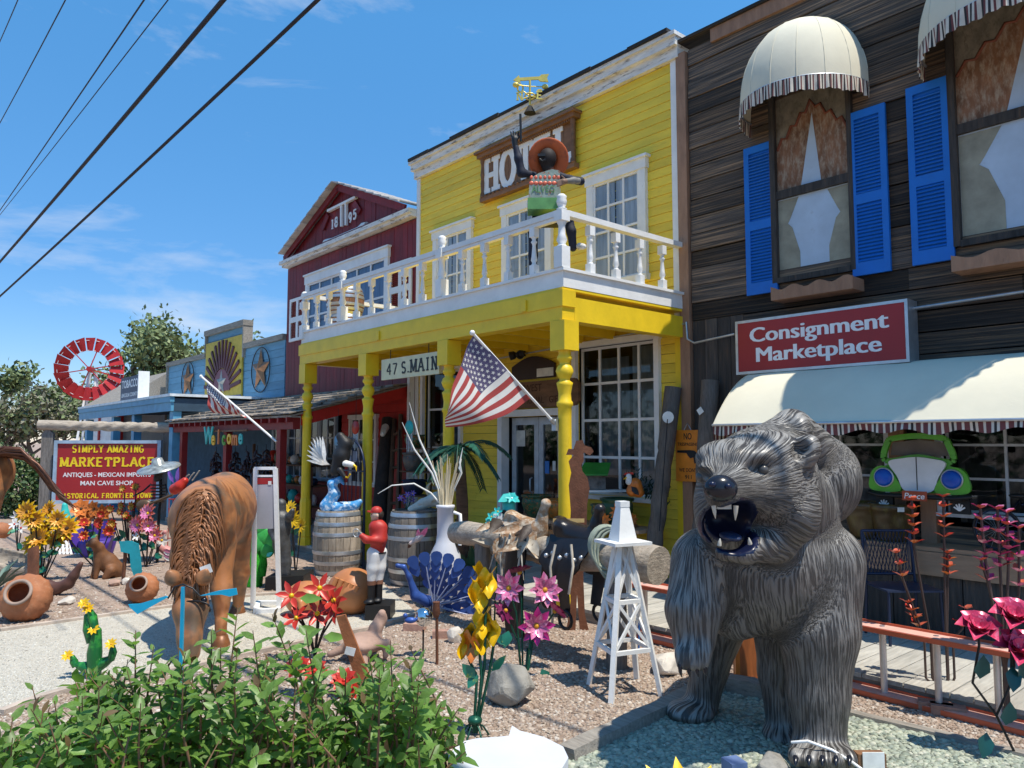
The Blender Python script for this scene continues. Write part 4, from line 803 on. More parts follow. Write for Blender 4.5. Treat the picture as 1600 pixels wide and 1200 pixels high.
B('bench_rail', MB().box((-4.1, F - .42, .60), (1, F - .38, .80)), tanh, wb); B('bench_top', MB().box((-4.1, F - .40, .803), (1, F - .04, .84)), tanh, wb)
for i in range(9): B('bench_plank', MB().box((-4.1 + i * .57, F - .37, DK), (-4.1 + i * .57 + .56, F - .34, .60)), oldv, wb)
# ================================================================ yard things: a thing placed by where its foot meets the ground
def put_at(name, label, cat, u, v, z=0., group=None):
    p = G(u, v, z); t = T(name, label, cat, p, RZ, group); s = SC(p)
    def q(a, b, dy=0.): return ((a - u) * s, dy, (v - b) * s)
    return t, q, s
def qd_of(t):
    M_ = Matrix.Rotation(-t.rotation_euler[2], 3, 'Z'); l = Vector(t.location)
    return lambda u, v, d: tuple(M_ @ (DP(u, v, d) - l))
def cone(*ps):
    """chain of round cones through (point, radius) pairs"""
    return [('c', a[0], b[0], a[1], b[1]) for a, b in zip(ps[:-1], ps[1:])]
tagw = mat('price_tag_paper', (.78, .78, .74), .6, rnd=.03)
def price_tag(par, c, w=.08, h=.055, tilt=0.):
    b = MB(); c = Vector(c); x = Vector((math.cos(tilt), 0, math.sin(tilt))) * w / 2; z = Vector((-math.sin(tilt), 0, math.cos(tilt))) * h / 2; y = Vector((0, .002, 0))
    b.hexa([c - x - z - y, c + x - z - y, c + x - z + y, c - x - z + y], [c - x + z - y, c + x + z - y, c + x + z + y, c - x + z + y]); o = B('price_tag', b, tagw, par)
    return o
# ---------------------------------------------------------------- roaring bear
furA = fur_mat('carved_bear_bronze', (.048, .043, .040), (.150, .137, .125), 105, 6.5, .44, .10, .8, .008, .5, dust_sunlit=(.31, .295, .27))
mouthm = mat('mouth_navy', (.008, .012, .04), .3, rnd=0); nosem = mat('nose_black', (.012, .014, .022), .22, rnd=0); toothm = mat('tooth_ivory', (.50, .46, .38), .35, rnd=.05)
bt = T('bear_statue', 'life size dark carved bear statue roaring with one front paw raised', 'statue', G(1195, 1160), RZ); Q = qd_of(bt)
hax = tuple(Vector(Q(1225, 770, 4.4)) - Vector(Q(1127, 765, 3.7)))
E_ = lambda u, v, d, r, ax=None, R=None: ('e', Q(u, v, d), r, R, ax)
bear = cone((Q(1128, 950, 4.8), .20), (Q(1108, 1045, 4.86), .115), (Q(1096, 1100, 4.86), .105)) + [E_(1078, 1112, 4.78, (.155, .16, .065), (0, -1, 0))]
bear += cone((Q(1222, 950, 4.65), .20), (Q(1216, 1050, 4.6), .115), (Q(1226, 1140, 4.52), .10)) + [E_(1226, 1150, 4.46, (.13, .15, .06), (0, -1, 0))]
bear += cone((Q(1284, 880, 4.32), .235), (Q(1278, 985, 4.24), .215), (Q(1279, 1085, 4.18), .158), (Q(1281, 1150, 4.14), .138)) + [E_(1283, 1178, 4.06, (.165, .17, .085), (0, -1, 0))]
for i in range(5): a = 1243 + i * 21; bear.append(E_(a, 1186 + abs(i - 2) * -1.5, 3.93 - (.02 if i in (1, 2, 3) else 0), (.034, .07, .045), (0, -1, 0)))
bear += cone((Q(1103, 880, 4.28), .20), (Q(1084, 955, 4.16), .15), (Q(1084, 1000, 4.1), .105), (Q(1082, 1022, 4.04), .085))
for i in range(4): a = 1062 + i * 13; bear += cone((Q(a, 1022, 4.0), .028), (Q(a, 1040, 3.97), .018))
bear += [E_(1190, 880, 4.42, (.42, .42, .40), (0, 0, -1))] + cone((Q(1190, 890, 4.45), .36), (Q(1218, 870, 5.1), .37))
bear += [E_(1276, 752, 4.62, (.235, .34, .27), (0, .3, 1)), E_(1150, 960, 4.3, (.16, .16, .14), (0, 0, -1))]
bear += cone((Q(1228, 805, 4.42), .29), (Q(1196, 750, 4.12), .27))
head = [E_(1190, 748, 4.06, (.285, .27, .25), hax), E_(1238, 676, 4.25, (.09, .18, .125), hax), E_(1138, 717, 4.0, (.17, .2, .105), hax), E_(1192, 705, 4.06, (.2, .22, .12), hax), E_(1238, 792, 4.0, (.135, .2, .2), hax), E_(1108, 792, 3.94, (.075, .15, .19), hax)]
head += cone((Q(1166, 755, 3.96), .165), (Q(1130, 768, 3.72), .095)) + cone((Q(1212, 845, 4.02), .12), (Q(1165, 862, 3.80), .055), (Q(1132, 862, 3.8), .048))
head += cone((Q(1242, 672, 4.3), .11), (Q(1292, 735, 4.6), .18)) + cone((Q(1232, 668, 4.25), .09), (Q(1165, 702, 4.08), .08))
head += [E_(1152, 815, 4.13, (.195, .17, .19), hax)]
head += [E_(1110, 735, 3.86, (.07, .06, .05), hax), E_(1190, 712, 3.86, (.085, .06, .035), hax)]
head += [E_(1258, 707, 3.88, (.072, .075, .10), (0, 0, 1), rot('Y', 28))]
mc, mr = np.array(Q(1149, 823, 3.75)), np.array((.140, .37, .130))
neg = [('e', tuple(mc), tuple(mr)), E_(1191, 732, 3.75, (.088, .085, .048)), E_(1094, 743, 3.80, (.06, .075, .042)), E_(1254, 702, 3.80, (.045, .085, .066), None, rot('Y', 28))]
flg = [(head, Q(1127, 765, 3.7), hax, .30), (bear[0:3], Q(1108, 1045, 4.86), (0, 0, -1), .14), (bear[3:6], Q(1216, 1050, 4.6), (0, 0, -1), .14), (bear[6:15], Q(1280, 1000, 4.24), (0, 0, -1), .20), (bear[15:22], Q(1090, 960, 4.2), (0, 0, -1), .17), (bear[22:], Q(1215, 900, 4.75), (.1, 0, -1), .62)]
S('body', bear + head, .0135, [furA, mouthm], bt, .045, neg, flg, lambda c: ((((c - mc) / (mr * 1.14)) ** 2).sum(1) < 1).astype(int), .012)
B('nose', MB().ell(Q(1126, 763, 3.645), (.083, .06, .066), 16, 10), nosem, bt)
for u, v, d in ((1193, 734, 3.815), (1095, 745, 3.88)): ey = B('eye', MB().ell(Q(u, v, d + .010), .027, 12, 8), mat('eye_grey', (.09, .085, .08), .3, rnd=0) if 'eye_grey' not in MATS else MATS['eye_grey'], bt)
for u, v, d, r in ((1113, 757, 3.59, .018), (1138, 760, 3.585, .018)): B('nostril', MB().ell(Q(u, v, d), (r, .012, r * .8), 8, 6), mouthm, bt)
for (u0, v0, u1, v1, r) in ((1115, 790, 1118, 810, .012), (1150, 790, 1149, 813, .013), (1124, 852, 1125, 841, .011), (1172, 850, 1170, 840, .011)): B('tooth', MB().tube([Q(u0, v0, 3.66), Q((u0 + u1) / 2, (v0 + v1) / 2, 3.655), Q(u1, v1, 3.66)], [r, r * .75, .002], 8), toothm, bt)
B('tooth_row', MB().box(Vector(Q(1121, 787, 3.67)), Vector(Q(1141, 795, 3.69))), toothm, bt)
S('tongue', [('e', Q(1141, 838, 3.88), (.05, .13, .022), None)], .012, mat('tongue_slate', (.035, .05, .11), .3), bt)
for i in range(5): a = 1243 + i * 21; B('claw', MB().tube([Q(a, 1184, 3.87), Q(a, 1188, 3.84), Q(a, 1197, 3.82)], [.016, .013, .003], 6), nosem, bt)
for i in range(4): a = 1062 + i * 13; B('claw', MB().tube([Q(a, 1038, 3.965), Q(a + 1, 1050, 3.95), Q(a + 3, 1058, 3.955)], [.012, .010, .002], 6), nosem, bt)
rp = [Vector(Q(1237, 1160, 3.98)), Vector(Q(1262, 1158, 3.92)), Vector(Q(1300, 1172, 3.9)), Vector(Q(1330, 1190, 3.86)), Vector(Q(1352, 1206, 3.8))]
tag(B('cord', MB().tube([bt.matrix_basis @ p for p in rp], .008, 6), wht), 'white cord looped over the big front paw of the bear', 'cord')
# ---------------------------------------------------------------- grazing horse and the tail of another
furH = fur_mat('rusty_horse_metal', (.25, .095, .036), (.43, .18, .070), 9, 5, .50, .08, .3, .01, .4, patch=((.15, .10, .062), 5, .48, .68))
manem = mat('rusty_mane', (.24, .095, .035), .42, .15, var=.5, vs=9, rnd=.1)
ht = T('horse_statue', 'rusty brown metal horse statue grazing with a long mane and a price tag', 'statue', G(335, 985), RZ); Q = qd_of(ht)
hz = []
hz += [('e', Q(337, 803, 7.15), (.275, .80, .36), None, (0, 1, 0)), ('e', Q(352, 790, 7.65), (.28, .38, .34), None, (0, 1, 0)), ('e', Q(322, 815, 6.62), (.25, .30, .33), None, (0, 1, 0))]
hz += cone((Q(315, 805, 6.6), .235), (Q(300, 870, 6.32), .165), (Q(300, 915, 6.2), .12)) + cone((Q(299, 915, 6.18), .118), (Q(298, 952, 6.08), .13), (Q(296, 995, 5.98), .088), (Q(296, 1020, 5.94), .082))
hz += cone((Q(343, 850, 6.72), .15), (Q(346, 912, 6.62), .082), (Q(346, 925, 6.6), .085), (Q(346, 945, 6.56), .06), (Q(345, 990, 6.47), .05)) + cone((Q(295, 860, 6.75), .14), (Q(296, 930, 6.65), .08), (Q(294, 1000, 6.5), .052))
hz += cone((Q(366, 840, 7.55), .17), (Q(375, 895, 7.62), .09), (Q(372, 950, 7.7), .05)) + cone((Q(318, 840, 7.6), .16), (Q(315, 900, 7.7), .08), (Q(316, 955, 7.75), .05))
hz += cone((Q(282, 912, 6.12), .03), (Q(270, 903, 6.02), .055), (Q(264, 893, 5.98), .02)) + cone((Q(314, 912, 6.12), .03), (Q(319, 902, 6.02), .055), (Q(322, 892, 5.98), .02))
S('body', hz, .0165, furH, ht, .05, [], [(hz, Q(335, 850, 7.0), (0, 0, 1), .4)])
for (u, v, d) in ((345, 1000, 6.46), (294, 1011, 6.5), (371, 958, 7.7), (316, 964, 7.75)):
    p = Vector(Q(u, v, d)); p.z = 0; B('hoof', MB().lathe([(.082, .002), (.078, .03), (.055, .10), (.0, .11)], p, 14), manem, ht)
B('eye', MB().ell(Q(277, 938, 6.02), .026, 10, 6).ell(Q(319, 938, 6.02), .026, 10, 6), nosem, ht); B('bridle_ring', MB().tube([Q(279 + 24 * (1 + math.sin(a)), 948 - 9 * math.cos(a), 5.98) for a in np.linspace(-1.5, 1.5, 12)], .008, 5), blkm, ht)
mm = MB(); r2 = random.Random(5)
for i in range(340):
    t = r2.random() ** .85; c0 = Vector(Q(322 - 20 * t + r2.uniform(-7, 7), 764 + 140 * t, 6.40 - .30 * t)); sd = r2.choice((-1, -1, 1)) * r2.uniform(.25, 1.1); ln = r2.uniform(.28, .5) * (1 - .62 * t)
    pts = []; 
    for j in range(6):
        f_ = j / 5; pts.append(c0 + Vector((sd * (.04 + .17 * math.sin(f_ * 1.5)) * (1 - .45 * t) + .009 * math.sin(f_ * 7 + i), -.015 - .055 * math.sin(f_ * 1.6) - .012 * r2.random(), .05 * math.sin(f_ * 3) - ln * (.35 * f_ + .65 * f_ * f_))))
    mm.tube(pts, [.009, .011, .010, .008, .006, .002], 4)
for i in range(34):
    a = r2.uniform(-1, 1); c0 = Vector(Q(300 + 9 * a, 905, 6.07)); mm.tube([c0, c0 + Vector((.03 * a, -.05, -.07)), c0 + Vector((.05 * a + .01 * math.sin(i), -.06, -.11)), c0 + Vector((.06 * a, -.06, -.15 - .06 * r2.random()))], [.010, .012, .010, .003], 5)
B('mane', mm, manem, ht, kind='stuff'); price_tag(ht, Q(322, 890, 6.0), .088, .068, .35)
h2 = T('horse_statue', 'rusty brown horse statue cut off at the left edge with flying braided tail', 'statue', G(-30, 960), RZ); Q = qd_of(h2)
z2 = [('e', Q(-28, 738, 7.6), (.27, .32, .30), None, (0, 0, 1)), ('e', Q(-90, 745, 7.7), (.6, .27, .29), None, (1, 0, 0))] + cone((Q(-25, 770, 7.5), .18), (Q(-8 - 20, 850, 7.5), .08), (Q(-30, 945, 7.45), .055)) + cone((Q(-40, 770, 7.8), .18), (Q(-45, 850, 7.85), .08), (Q(-45, 940, 7.85), .055)) + cone((Q(-140, 770, 7.5), .15), (Q(-142, 950, 7.5), .055)) + cone((Q(-150, 770, 7.8), .15), (Q(-152, 940, 7.8), .055)) + cone((Q(-140, 725, 7.65), .2), (Q(-190, 640, 7.65), .13), (Q(-235, 670, 7.65), .08))
S('body', z2, .022, furH, h2, .06, [], [(z2, (0, 0, .7), (0, 0, 1), .4)])
tm = MB(); TP = [(-12, 712), (10, 706), (35, 708), (55, 725), (72, 745), (88, 768), (102, 780)]
for i in range(46):
    a, b, ph = r2.uniform(-1, 1), r2.uniform(-1, 1), r2.random() * 6
    pts = [Vector(Q(u + a * 3 * k + 1.5 * math.sin(k * 1.3 + ph), v + a * (7 + 3 * k) * .62 + b * 2 + 1.5 * math.cos(k * 1.5 + ph), 7.55 + b * .08)) for k, (u, v) in enumerate(TP[:5 + i % 3])]
    tm.tube(pts, [.010] + [.017] * (len(pts) - 2) + [.004], 5)
B('tail', tm, mat('dark_braided_tail', (.13, .05, .025), .4, .3, var=.5, vs=12), h2, kind='stuff')
# ---------------------------------------------------------------- white derrick
A_ = [G(955, 1100), G(1033, 1088), G(995, 1062), G(920, 1070)]; ctr = sum(A_, Vector()) / 4
dk_ = T('derrick', 'white painted miniature windmill tower with cross braced legs and pyramid cap', 'tower', ctr, world=True)
zp = DP(957, 852, 5.3).z; topc = Vector((ctr.x, ctr.y, zp)); K = [topc + (a - ctr) * .20 for a in A_]; K = [Vector((k.x, k.y, zp)) for k in K]
for a, k in zip(A_, K): B('leg', MB().beam(a, k, .036, .028), wht, dk_)
for lv in (.30, .62):
    R_ = [a.lerp(k, lv) for a, k in zip(A_, K)]
    for i in range(4): B('cross_bar', MB().beam(R_[i], R_[(i + 1) % 4], .024, .028), wht, dk_)
for (l0, l1) in ((.30, .62), (.62, .98)):
    for i in range(4):
        j = (i + 1) % 4; B('brace', MB().beam(A_[i].lerp(K[i], l0), A_[j].lerp(K[j], l1), .016, .02), wht, dk_); B('brace', MB().beam(A_[j].lerp(K[j], l0), A_[i].lerp(K[i], l1), .016, .02), wht, dk_)
e1 = (A_[1] - A_[0]).normalized(); e2 = (A_[3] - A_[0]); e2 = (e2 - e1 * e2.dot(e1)).normalized(); up = Vector((0, 0, 1))
def sq(h, z): return [topc + e1 * x * h + e2 * y * h + up * z for x, y in ((-1, -1), (1, -1), (1, 1), (-1, 1))]
B('platform', MB().hexa(sq(.15, 0), sq(.15, .022)), wht, dk_); B('cap', MB().hexa(sq(.075, .022), sq(.035, .26)), wht, dk_); B('cap_top', MB().hexa(sq(.038, .26), sq(.038, .30)), wht, dk_)
# ---------------------------------------------------------------- log hitching rail and what hangs on it
logm = mat('bleached_log', (.40, .34, .27), .8, var=.35, vs=3, st=(2, 8, 8), col2=(.18, .14, .11), c2=(.55, .72), bump=.9, bs=7)
lr = T('hitching_rail', 'thick bleached log laid on posts as a hitching rail', 'log rail', G(880, 1000), RZ); Q = qd_of(lr)
pa, pb_ = Vector(Q(712, 832, 7.5)), Vector(Q(1030, 886, 5.6)); pts = [pa.lerp(pb_, t) + Vector((0, 0, .02 * math.sin(t * 9))) for t in np.linspace(0, 1, 14)]
B('log', MB().tube(pts, [.105 + .025 * math.sin(i * 1.7) * .4 + .04 * i / 13 for i in range(14)], 16), logm, lr)
for t in (.17, .83):
    p = pa.lerp(pb_, t); B('post', MB().tube([(p.x, p.y, 0), (p.x + .01, p.y, p.z * .5), (p.x, p.y, p.z - .05)], [.085, .075, .08], 12), greyv, lr)
leaM = mat('saddle_leather_tan', (.36, .20, .10), .5, var=.5, vs=7, col2=(.55, .47, .36), c2=(.45, .6), bump=.3); leaB = mat('saddle_leather_black', (.016, .014, .016), .3, rnd=.1, bump=.2); leaD = mat('dark_leather', (.05, .032, .022), .5, var=.5, bump=.3)
strapm = mat('cream_rawhide', (.55, .48, .38), .6, var=.4, vs=9)
def saddle(tl, lab, m1, m2, group=None):
    p = pa.lerp(pb_, tl); wl_ = lr.matrix_basis @ p; t = T('saddle', lab, 'saddle', wl_, RZ, group)
    ax = (pb_ - pa).normalized(); R_ = np.array(Matrix((ax, Vector((0, 0, 1)).cross(ax).normalized(), Vector((0, 0, 1)))).transposed())
    ax = Vector(ax); sd_ = Vector((0, 0, 1)).cross(ax).normalized()
    L_ = lambda a, b, c: tuple(ax * a + sd_ * b + Vector((0, 0, c)))
    S('seat', [('c', L_(-.16, 0, .15), L_(.10, 0, .13), .11, .10), ('e', L_(.17, 0, .22), (.05, .05, .11), None), ('e', L_(-.24, 0, .22), (.07, .17, .07), None)] + cone((L_(.18, 0, .26), .03), (L_(.21, 0, .36), .028), (L_(.22, 0, .38), .045)), .012, m1, t, .05)
    for sg in (-1, 1):
        fl = MB(); fl.grid(lambda i, j: L_(-.26 + .46 * i + .03 * math.sin(j * 5), sg * (.10 + .10 * math.sin(j * 1.5)), .14 - .34 * j * (1 - .35 * (2 * i - 1) ** 2)), 8, 8); fl.grid(lambda i, j: L_(-.26 + .46 * i + .03 * math.sin(j * 5), sg * (.085 + .10 * math.sin(j * 1.5)), .14 - .34 * j * (1 - .35 * (2 * i - 1) ** 2)), 8, 8); B('skirt', fl, m1, t)
        B('fender', MB().grid(lambda i, j: L_(-.06 + .16 * i * (1 - .3 * j), sg * (.19 + .02 * math.sin(j * 4)), -.02 - .42 * j), 4, 8), m2, t)
        B('stirrup', MB().tube([L_(.02 + .07 * math.sin(a), sg * .2, -.50 + .07 * math.cos(a)) for a in np.linspace(0, 2 * math.pi, 13)], .014, 6, False), m2, t)
    B('cinch_strap', MB().tube([L_(-.1, -.19, .08), L_(-.12, -.23, -.1), L_(-.1, -.22, -.35), L_(-.13, -.2, -.56)], .012, 6).tube([L_(.08, -.19, .1), L_(.13, -.22, -.06), L_(.1, -.24, -.28)], .012, 6), strapm, t)
    return t, L_
t, L_ = saddle(.43, 'tan and cream saddle with twisted leather skirts on the middle of the log', leaM, leaD, 'saddles on the log rail')
ch = MB(); ch.grid(lambda i, j: L_(-.02 + .24 * i, -.25 - .03 * math.sin(i * 6 + j * 3), .0 - .72 * j), 8, 10).grid(lambda i, j: L_(-.02 + .24 * i, -.235 - .03 * math.sin(i * 6 + j * 3), .0 - .72 * j), 8, 10); B('chaps', ch, leaB, t)
r7 = random.Random(6)
for k in range(16): a, b_ = r7.uniform(-.3, .3), r7.uniform(-.05, .22); B('leather_flap', MB().leaf(L_(a, -.14 - .06 * r7.random(), b_), (r7.uniform(-.8, .8), -.25, r7.uniform(-1, .15)), (0, -1, .3), r7.uniform(.16, .32), r7.uniform(.05, .12), .25), (strapm, leaM, leaD, leaM)[k % 4], t)
for k in range(4): a = -.2 + .12 * k; B('rawhide_string', MB().tube([L_(a, -.14, .14), L_(a + r7.uniform(-.08, .08), -.24, .02), L_(a + r7.uniform(-.1, .1), -.26, -.15 - .1 * r7.random())], [.010, .013, .004], 5, flat=.5), strapm, t)
t, L_ = saddle(.68, 'glossy black saddle near the right end of the log', leaB, leaB, 'saddles on the log rail')
for k in range(6): B('concho', MB().ell(L_(-.2 + .08 * k, -.2, -.02 + .03 * (k % 2)), (.02, .012, .02), 8, 6), metalg, t)
B('wool_pad', MB().box(Vector(L_(-.22, -.1, .24)), Vector(L_(-.05, .1, .275))), mat('fleece_gold', (.55, .36, .14), .9), t)
rc = T('coiled_rope', 'pale green coiled rope hung over the log beside the black saddle', 'rope', lr.matrix_basis @ pa.lerp(pb_, .78), RZ)
for k in range(9): B('coil', MB().tube([(.13 * math.sin(a) + .008 * k, -.14 - .012 * (k % 3), .12 + (.15 + .006 * k) * math.cos(a) - .01 * k) for a in np.linspace(0, 2 * math.pi, 21)], .012, 6, False), mat('green_rope', (.36, .40, .31), .8) if 'green_rope' not in MATS else MATS['green_rope'], rc)
hl = T('halter', 'bright blue nylon halter draped over the log end', 'halter', lr.matrix_basis @ pa.lerp(pb_, .88), RZ); bn = mat('blue_nylon', (.02, .20, .62), .5)
B('strap', MB().tube([(-.06, -.12, .16), (-.1, -.17, .05), (-.05, -.17, -.1), (.0, -.16, -.02), (.04, -.15, .13)], .016, 6, flat=.5).tube([(.03, -.15, .1), (.06, -.17, -.2), (.05, -.16, -.62)], .013, 6, flat=.5).tube([(-.06, -.1, .16), (0, -.05, .2), (.05, -.1, .15)], .016, 6, flat=.5), bn, hl)
# ---------------------------------------------------------------- metal flowers
def petal_mesh(L, W, cup, n=2):
    return MB().leaf((0, 0, 0), (1, 0, .25), (0, 0, 1), L, W, cup)
def flower(par, c, nrm, R_, cols, n=8, layers=2, core=None, W=.55, cup=.18, rseed=0, sep=True, ch=.25):
    """a disc with its petals as pieces (sub-parts) sharing one mesh per layer"""
    c, nrm = Vector(c), Vector(nrm).normalized(); q_ = nrm.to_track_quat('Z', 'Y')
    d = B('flower', MB().ell(c, (R_ * .17,) * 3, 10, 6), core or cols[-1], par); r_ = random.Random(rseed)
    for l in range(layers):
        pm = MB().leaf((R_ * .08, 0, 0), (1, 0, ch + .35 * l), (0, 0, 1), R_ * (1 - .22 * l), R_ * W * (1 - .15 * l), cup); me = None
        ob0 = B('petal', pm, cols[l % len(cols)], d); ob0.location = (0, 0, 0)
        for k in range(n):
            o = ob0 if k == 0 else ob0.copy()
            if k: C.objects.link(o); o.parent = d
            e = q_ @ Matrix.Rotation(2 * math.pi * (k + .5 * l) / n + r_.uniform(-.08, .08), 3, 'Z').to_quaternion()
            off = OFF.get(root_of(par).name); o.location = c - Vector(off) if off else c; o.rotation_mode = 'QUATERNION'; o.rotation_quaternion = e
    return d
pk1 = mat('petal_pink', (.70, .16, .34), .32, .2, var=.35, vs=10, col2=(.80, .50, .58), c2=(.5, .65), rnd=.12); pk2 = mat('petal_magenta', (.55, .03, .22), .3, .2, var=.3, vs=8, rnd=.15); pkd = mat('petal_plum', (.20, .02, .09), .35, .2, rnd=.15)
ylw = mat('petal_yellow', (.80, .48, .01), .32, .15, var=.25, vs=8, rnd=.08); amb = mat('flower_core_amber', (.70, .33, .02), .5); stm = mat('stem_green', (.012, .09, .055), .35, .3, var=.4); lfm = mat('metal_leaf_green', (.02, .16, .10), .35, .2, var=.4, vs=6, col2=(.35, .40, .03), c2=(.55, .7)); redf = mat('petal_red', (.52, .035, .02), .35, .15, var=.3, vs=8, rnd=.15); orf = mat('petal_orange', (.68, .19, .03), .35, .1, var=.3, vs=8, rnd=.12); brnc = mat('seed_brown', (.07, .035, .015), .8)
def stem(par, pts, r=.008, m=None): return B('stem', MB().tube(pts, r, 6), m or stm, par)
def mleaf(par, p, d, L=.1, W=.05, m=None): return B('leaf', MB().leaf(p, d, (0, -1, .3), L, W, .1), m or lfm, par)
t, q, s = put_at('metal_flower', 'cluster of pink and magenta metal dahlias on dark stems behind the big rock', 'garden ornament', 818, 1052)
for k, (u, v, R_, n_, c_) in enumerate(((795, 920, .13, (-.3, -1, .15), (pk1, pk1)), (852, 925, .13, (.25, -1, .3), (pk1, pk1)), (838, 975, .135, (.0, -1, .12), (pk2, pk1)), (812, 900, .11, (-.2, .3, .9), (pkd, pkd)), (868, 960, .11, (.5, .2, .5), (pk2, pkd)), (790, 960, .10, (-.4, .3, -.3), (pkd, pkd)))):
    dy = (.0, .05, -.06, .12, .1, .12)[k]; flower(t, q(u, v, dy - .03), n_, R_, c_, 8, 2, amb, .5, rseed=k); stem(t, [q(818 + (u - 818) * .15, 1052, dy * .5), q(818 + (u - 818) * .3, 1010, dy), q((u + 818) / 2, v + 40, dy + .03), q(u, v + 4, dy + .02), q(u, v, dy)])
for u, v, d in ((795, 985, (-.3, -.3, -1)), (838, 1060, (.3, -.4, -.6)), (800, 1000, (-1, -.2, .1)), (846, 1043, (.5, -.4, -1))): mleaf(t, q(u, v, -.03), d, .13, .085)
t, q, s = put_at('metal_flower', 'tall metal iris with ruffled yellow blooms on green stems and domed foot', 'garden ornament', 742, 1150)
for i, (u, v) in enumerate(((752, 905), (748, 935), (745, 925), (762, 912), (742, 1000), (735, 1010), (768, 985), (752, 975), (728, 1010), (752, 1000))):
    a = random.uniform(0, 6); B('petal', MB().grid(lambda x_, y_: Vector(q(u, v, random.uniform(-.0, .001))) + Vector(((x_ - .5) * .085 + .015 * math.sin(y_ * 7 + a), -.05 * math.sin(x_ * 3 + a) - .02 * math.cos(y_ * 6), (y_ - .5) * .15 + .02 * math.sin(x_ * 8 + a))), 6, 7), ylw if i != 5 else orf, t)
for pts in (((742, 1145), (757, 1040), (758, 960), (765, 920)), ((745, 1145), (752, 1060), (748, 1010)), ((740, 1145), (745, 1060), (733, 1035), (738, 990)), ((744, 1145), (765, 1050), (772, 1005))): stem(t, [q(u, v) for u, v in pts], .010)
mleaf(t, q(742, 1060, -.02), (-.6, -.2, .7), .12, .07); mleaf(t, q(768, 1050, -.02), (.5, -.2, .6), .14, .05); mleaf(t, q(745, 1052, 0), (-.5, -.4, -.8), .11, .06)
B('foot', MB().ell(q(742, 1126), (.045, .045, .03), 12, 8), stm, t)
for k in range(6): a = k * 1.05; B('foot_prong', MB().tube([q(742, 1128), tuple(Vector(q(742, 1135)) + Vector((.05 * math.cos(a), .05 * math.sin(a), 0))), tuple(Vector(q(742, 1150)) + Vector((.09 * math.cos(a), .09 * math.sin(a), 0)))], .006, 5), stm, t)
# spiky stalks with paired discs (right)
def stalk(par, pts, m, n, r0=.055, seed=0):
    pts = [Vector(p) for p in pts]; r_ = random.Random(seed); stem(par, pts, .008, mat('rebar_brown', (.10, .07, .06), .6, .5) if 'rebar_brown' not in MATS else MATS['rebar_brown'])
    for i in range(n):
        f_ = i / max(n - 1, 1); c = pts[-1].lerp(pts[-2], f_ * .9)
        for k in range(3):
            a = k * 2.1 + i * 1.1 + r_.random(); d = Vector((math.cos(a), math.sin(a) * .8 - .2, .55)); B('petal', MB().leaf(c, d, (0, 0, 1), r0 * (1 + .3 * f_), r0 * .85, .12), m[(i + k) % len(m)], par)
corl = mat('petal_coral', (.62, .13, .07), .35, .1, var=.3, vs=9, rnd=.15)
t, q, s = put_at('metal_flower', 'spray of coral stacked petal stalks standing between loose bricks and the ladder', 'garden ornament', 1478, 1092)
for i, (tip, mid, n) in enumerate((((1437, 785), (1438, 860), 6), ((1487, 780), (1486, 850), 5), ((1408, 868), (1418, 908), 3), ((1424, 945), (1440, 985), 4), ((1490, 868), (1489, 905), 4), ((1516, 955), (1508, 985), 2))):
    stalk(t, [q(1478, 1092), q(1478 + (mid[0] - 1478) * .5, 1060), q((mid[0] + 1478) / 2, 1000), q(*mid), q(*tip)], (corl, redf, corl, orf), n, .06, i)
t, q, s = put_at('metal_flower', 'pink tiered petal stalks on rusty rods at the right edge', 'garden ornament', 1572, 1140)
for i, (tip, mid, n) in enumerate((((1548, 798), (1552, 880), 5), ((1575, 800), (1575, 900), 6), ((1590, 805), (1588, 890), 5), ((1545, 880), (1555, 915), 3), ((1608, 830), (1603, 930), 5))):
    stalk(t, [q(1572 + i * 2, 1140), q(1573 + i, 1040), q(*mid), q(*tip)], (pk1, pk2, corl), n, .062, i + 9)
t, q, s = put_at('metal_flower', 'three crimson pink metal roses with dark teal leaves at the right edge', 'garden ornament', 1590, 1185)
ros = mat('petal_rose', (.62, .05, .13), .3, .15, var=.3, vs=8, col2=(.75, .3, .4), c2=(.55, .7), rnd=.12); teal = mat('dark_teal_leaf', (.012, .09, .085), .35, .2, var=.3)
for i, (u, v, R_) in enumerate(((1538, 988, .12), (1590, 968, .13), (1592, 1018, .14))):
    flower(t, q(u, v, -.03 * i), (-.1, -.5, .8), R_, (ros, ros, ros), 6, 3, ros, .95, .3, i, ch=.35); stem(t, [q(1590, 1185), q(1560, 1120), q(1525 if i == 0 else 1586, 1070), q(u, v + 25), q(u, v)], .007, blkm)
for u, v, d in ((1528, 1060, (.1, -.2, 1)), (1535, 1140, (-.3, -.2, -.9)), (1565, 1130, (.1, -.2, .9)), (1580, 1040, (-.2, -.3, -.9)), (1598, 1060, (-.3, -.3, .8))): mleaf(t, q(u, v, -.05), d, .14, .09, teal)
# sunflower at the very bottom, near the camera
t, q, s = put_at('metal_flower', 'big yellow metal sunflower poking up at the bottom picture edge', 'garden ornament', 1060, 1330)
flower(t, q(1058, 1262, -.2), (.0, -.55, .8), .26, (ylw, orf), 12, 2, brnc, .34, .12, 3, ch=.35); stem(t, [q(1058, 1330), q(1058, 1262, -.2)], .012)
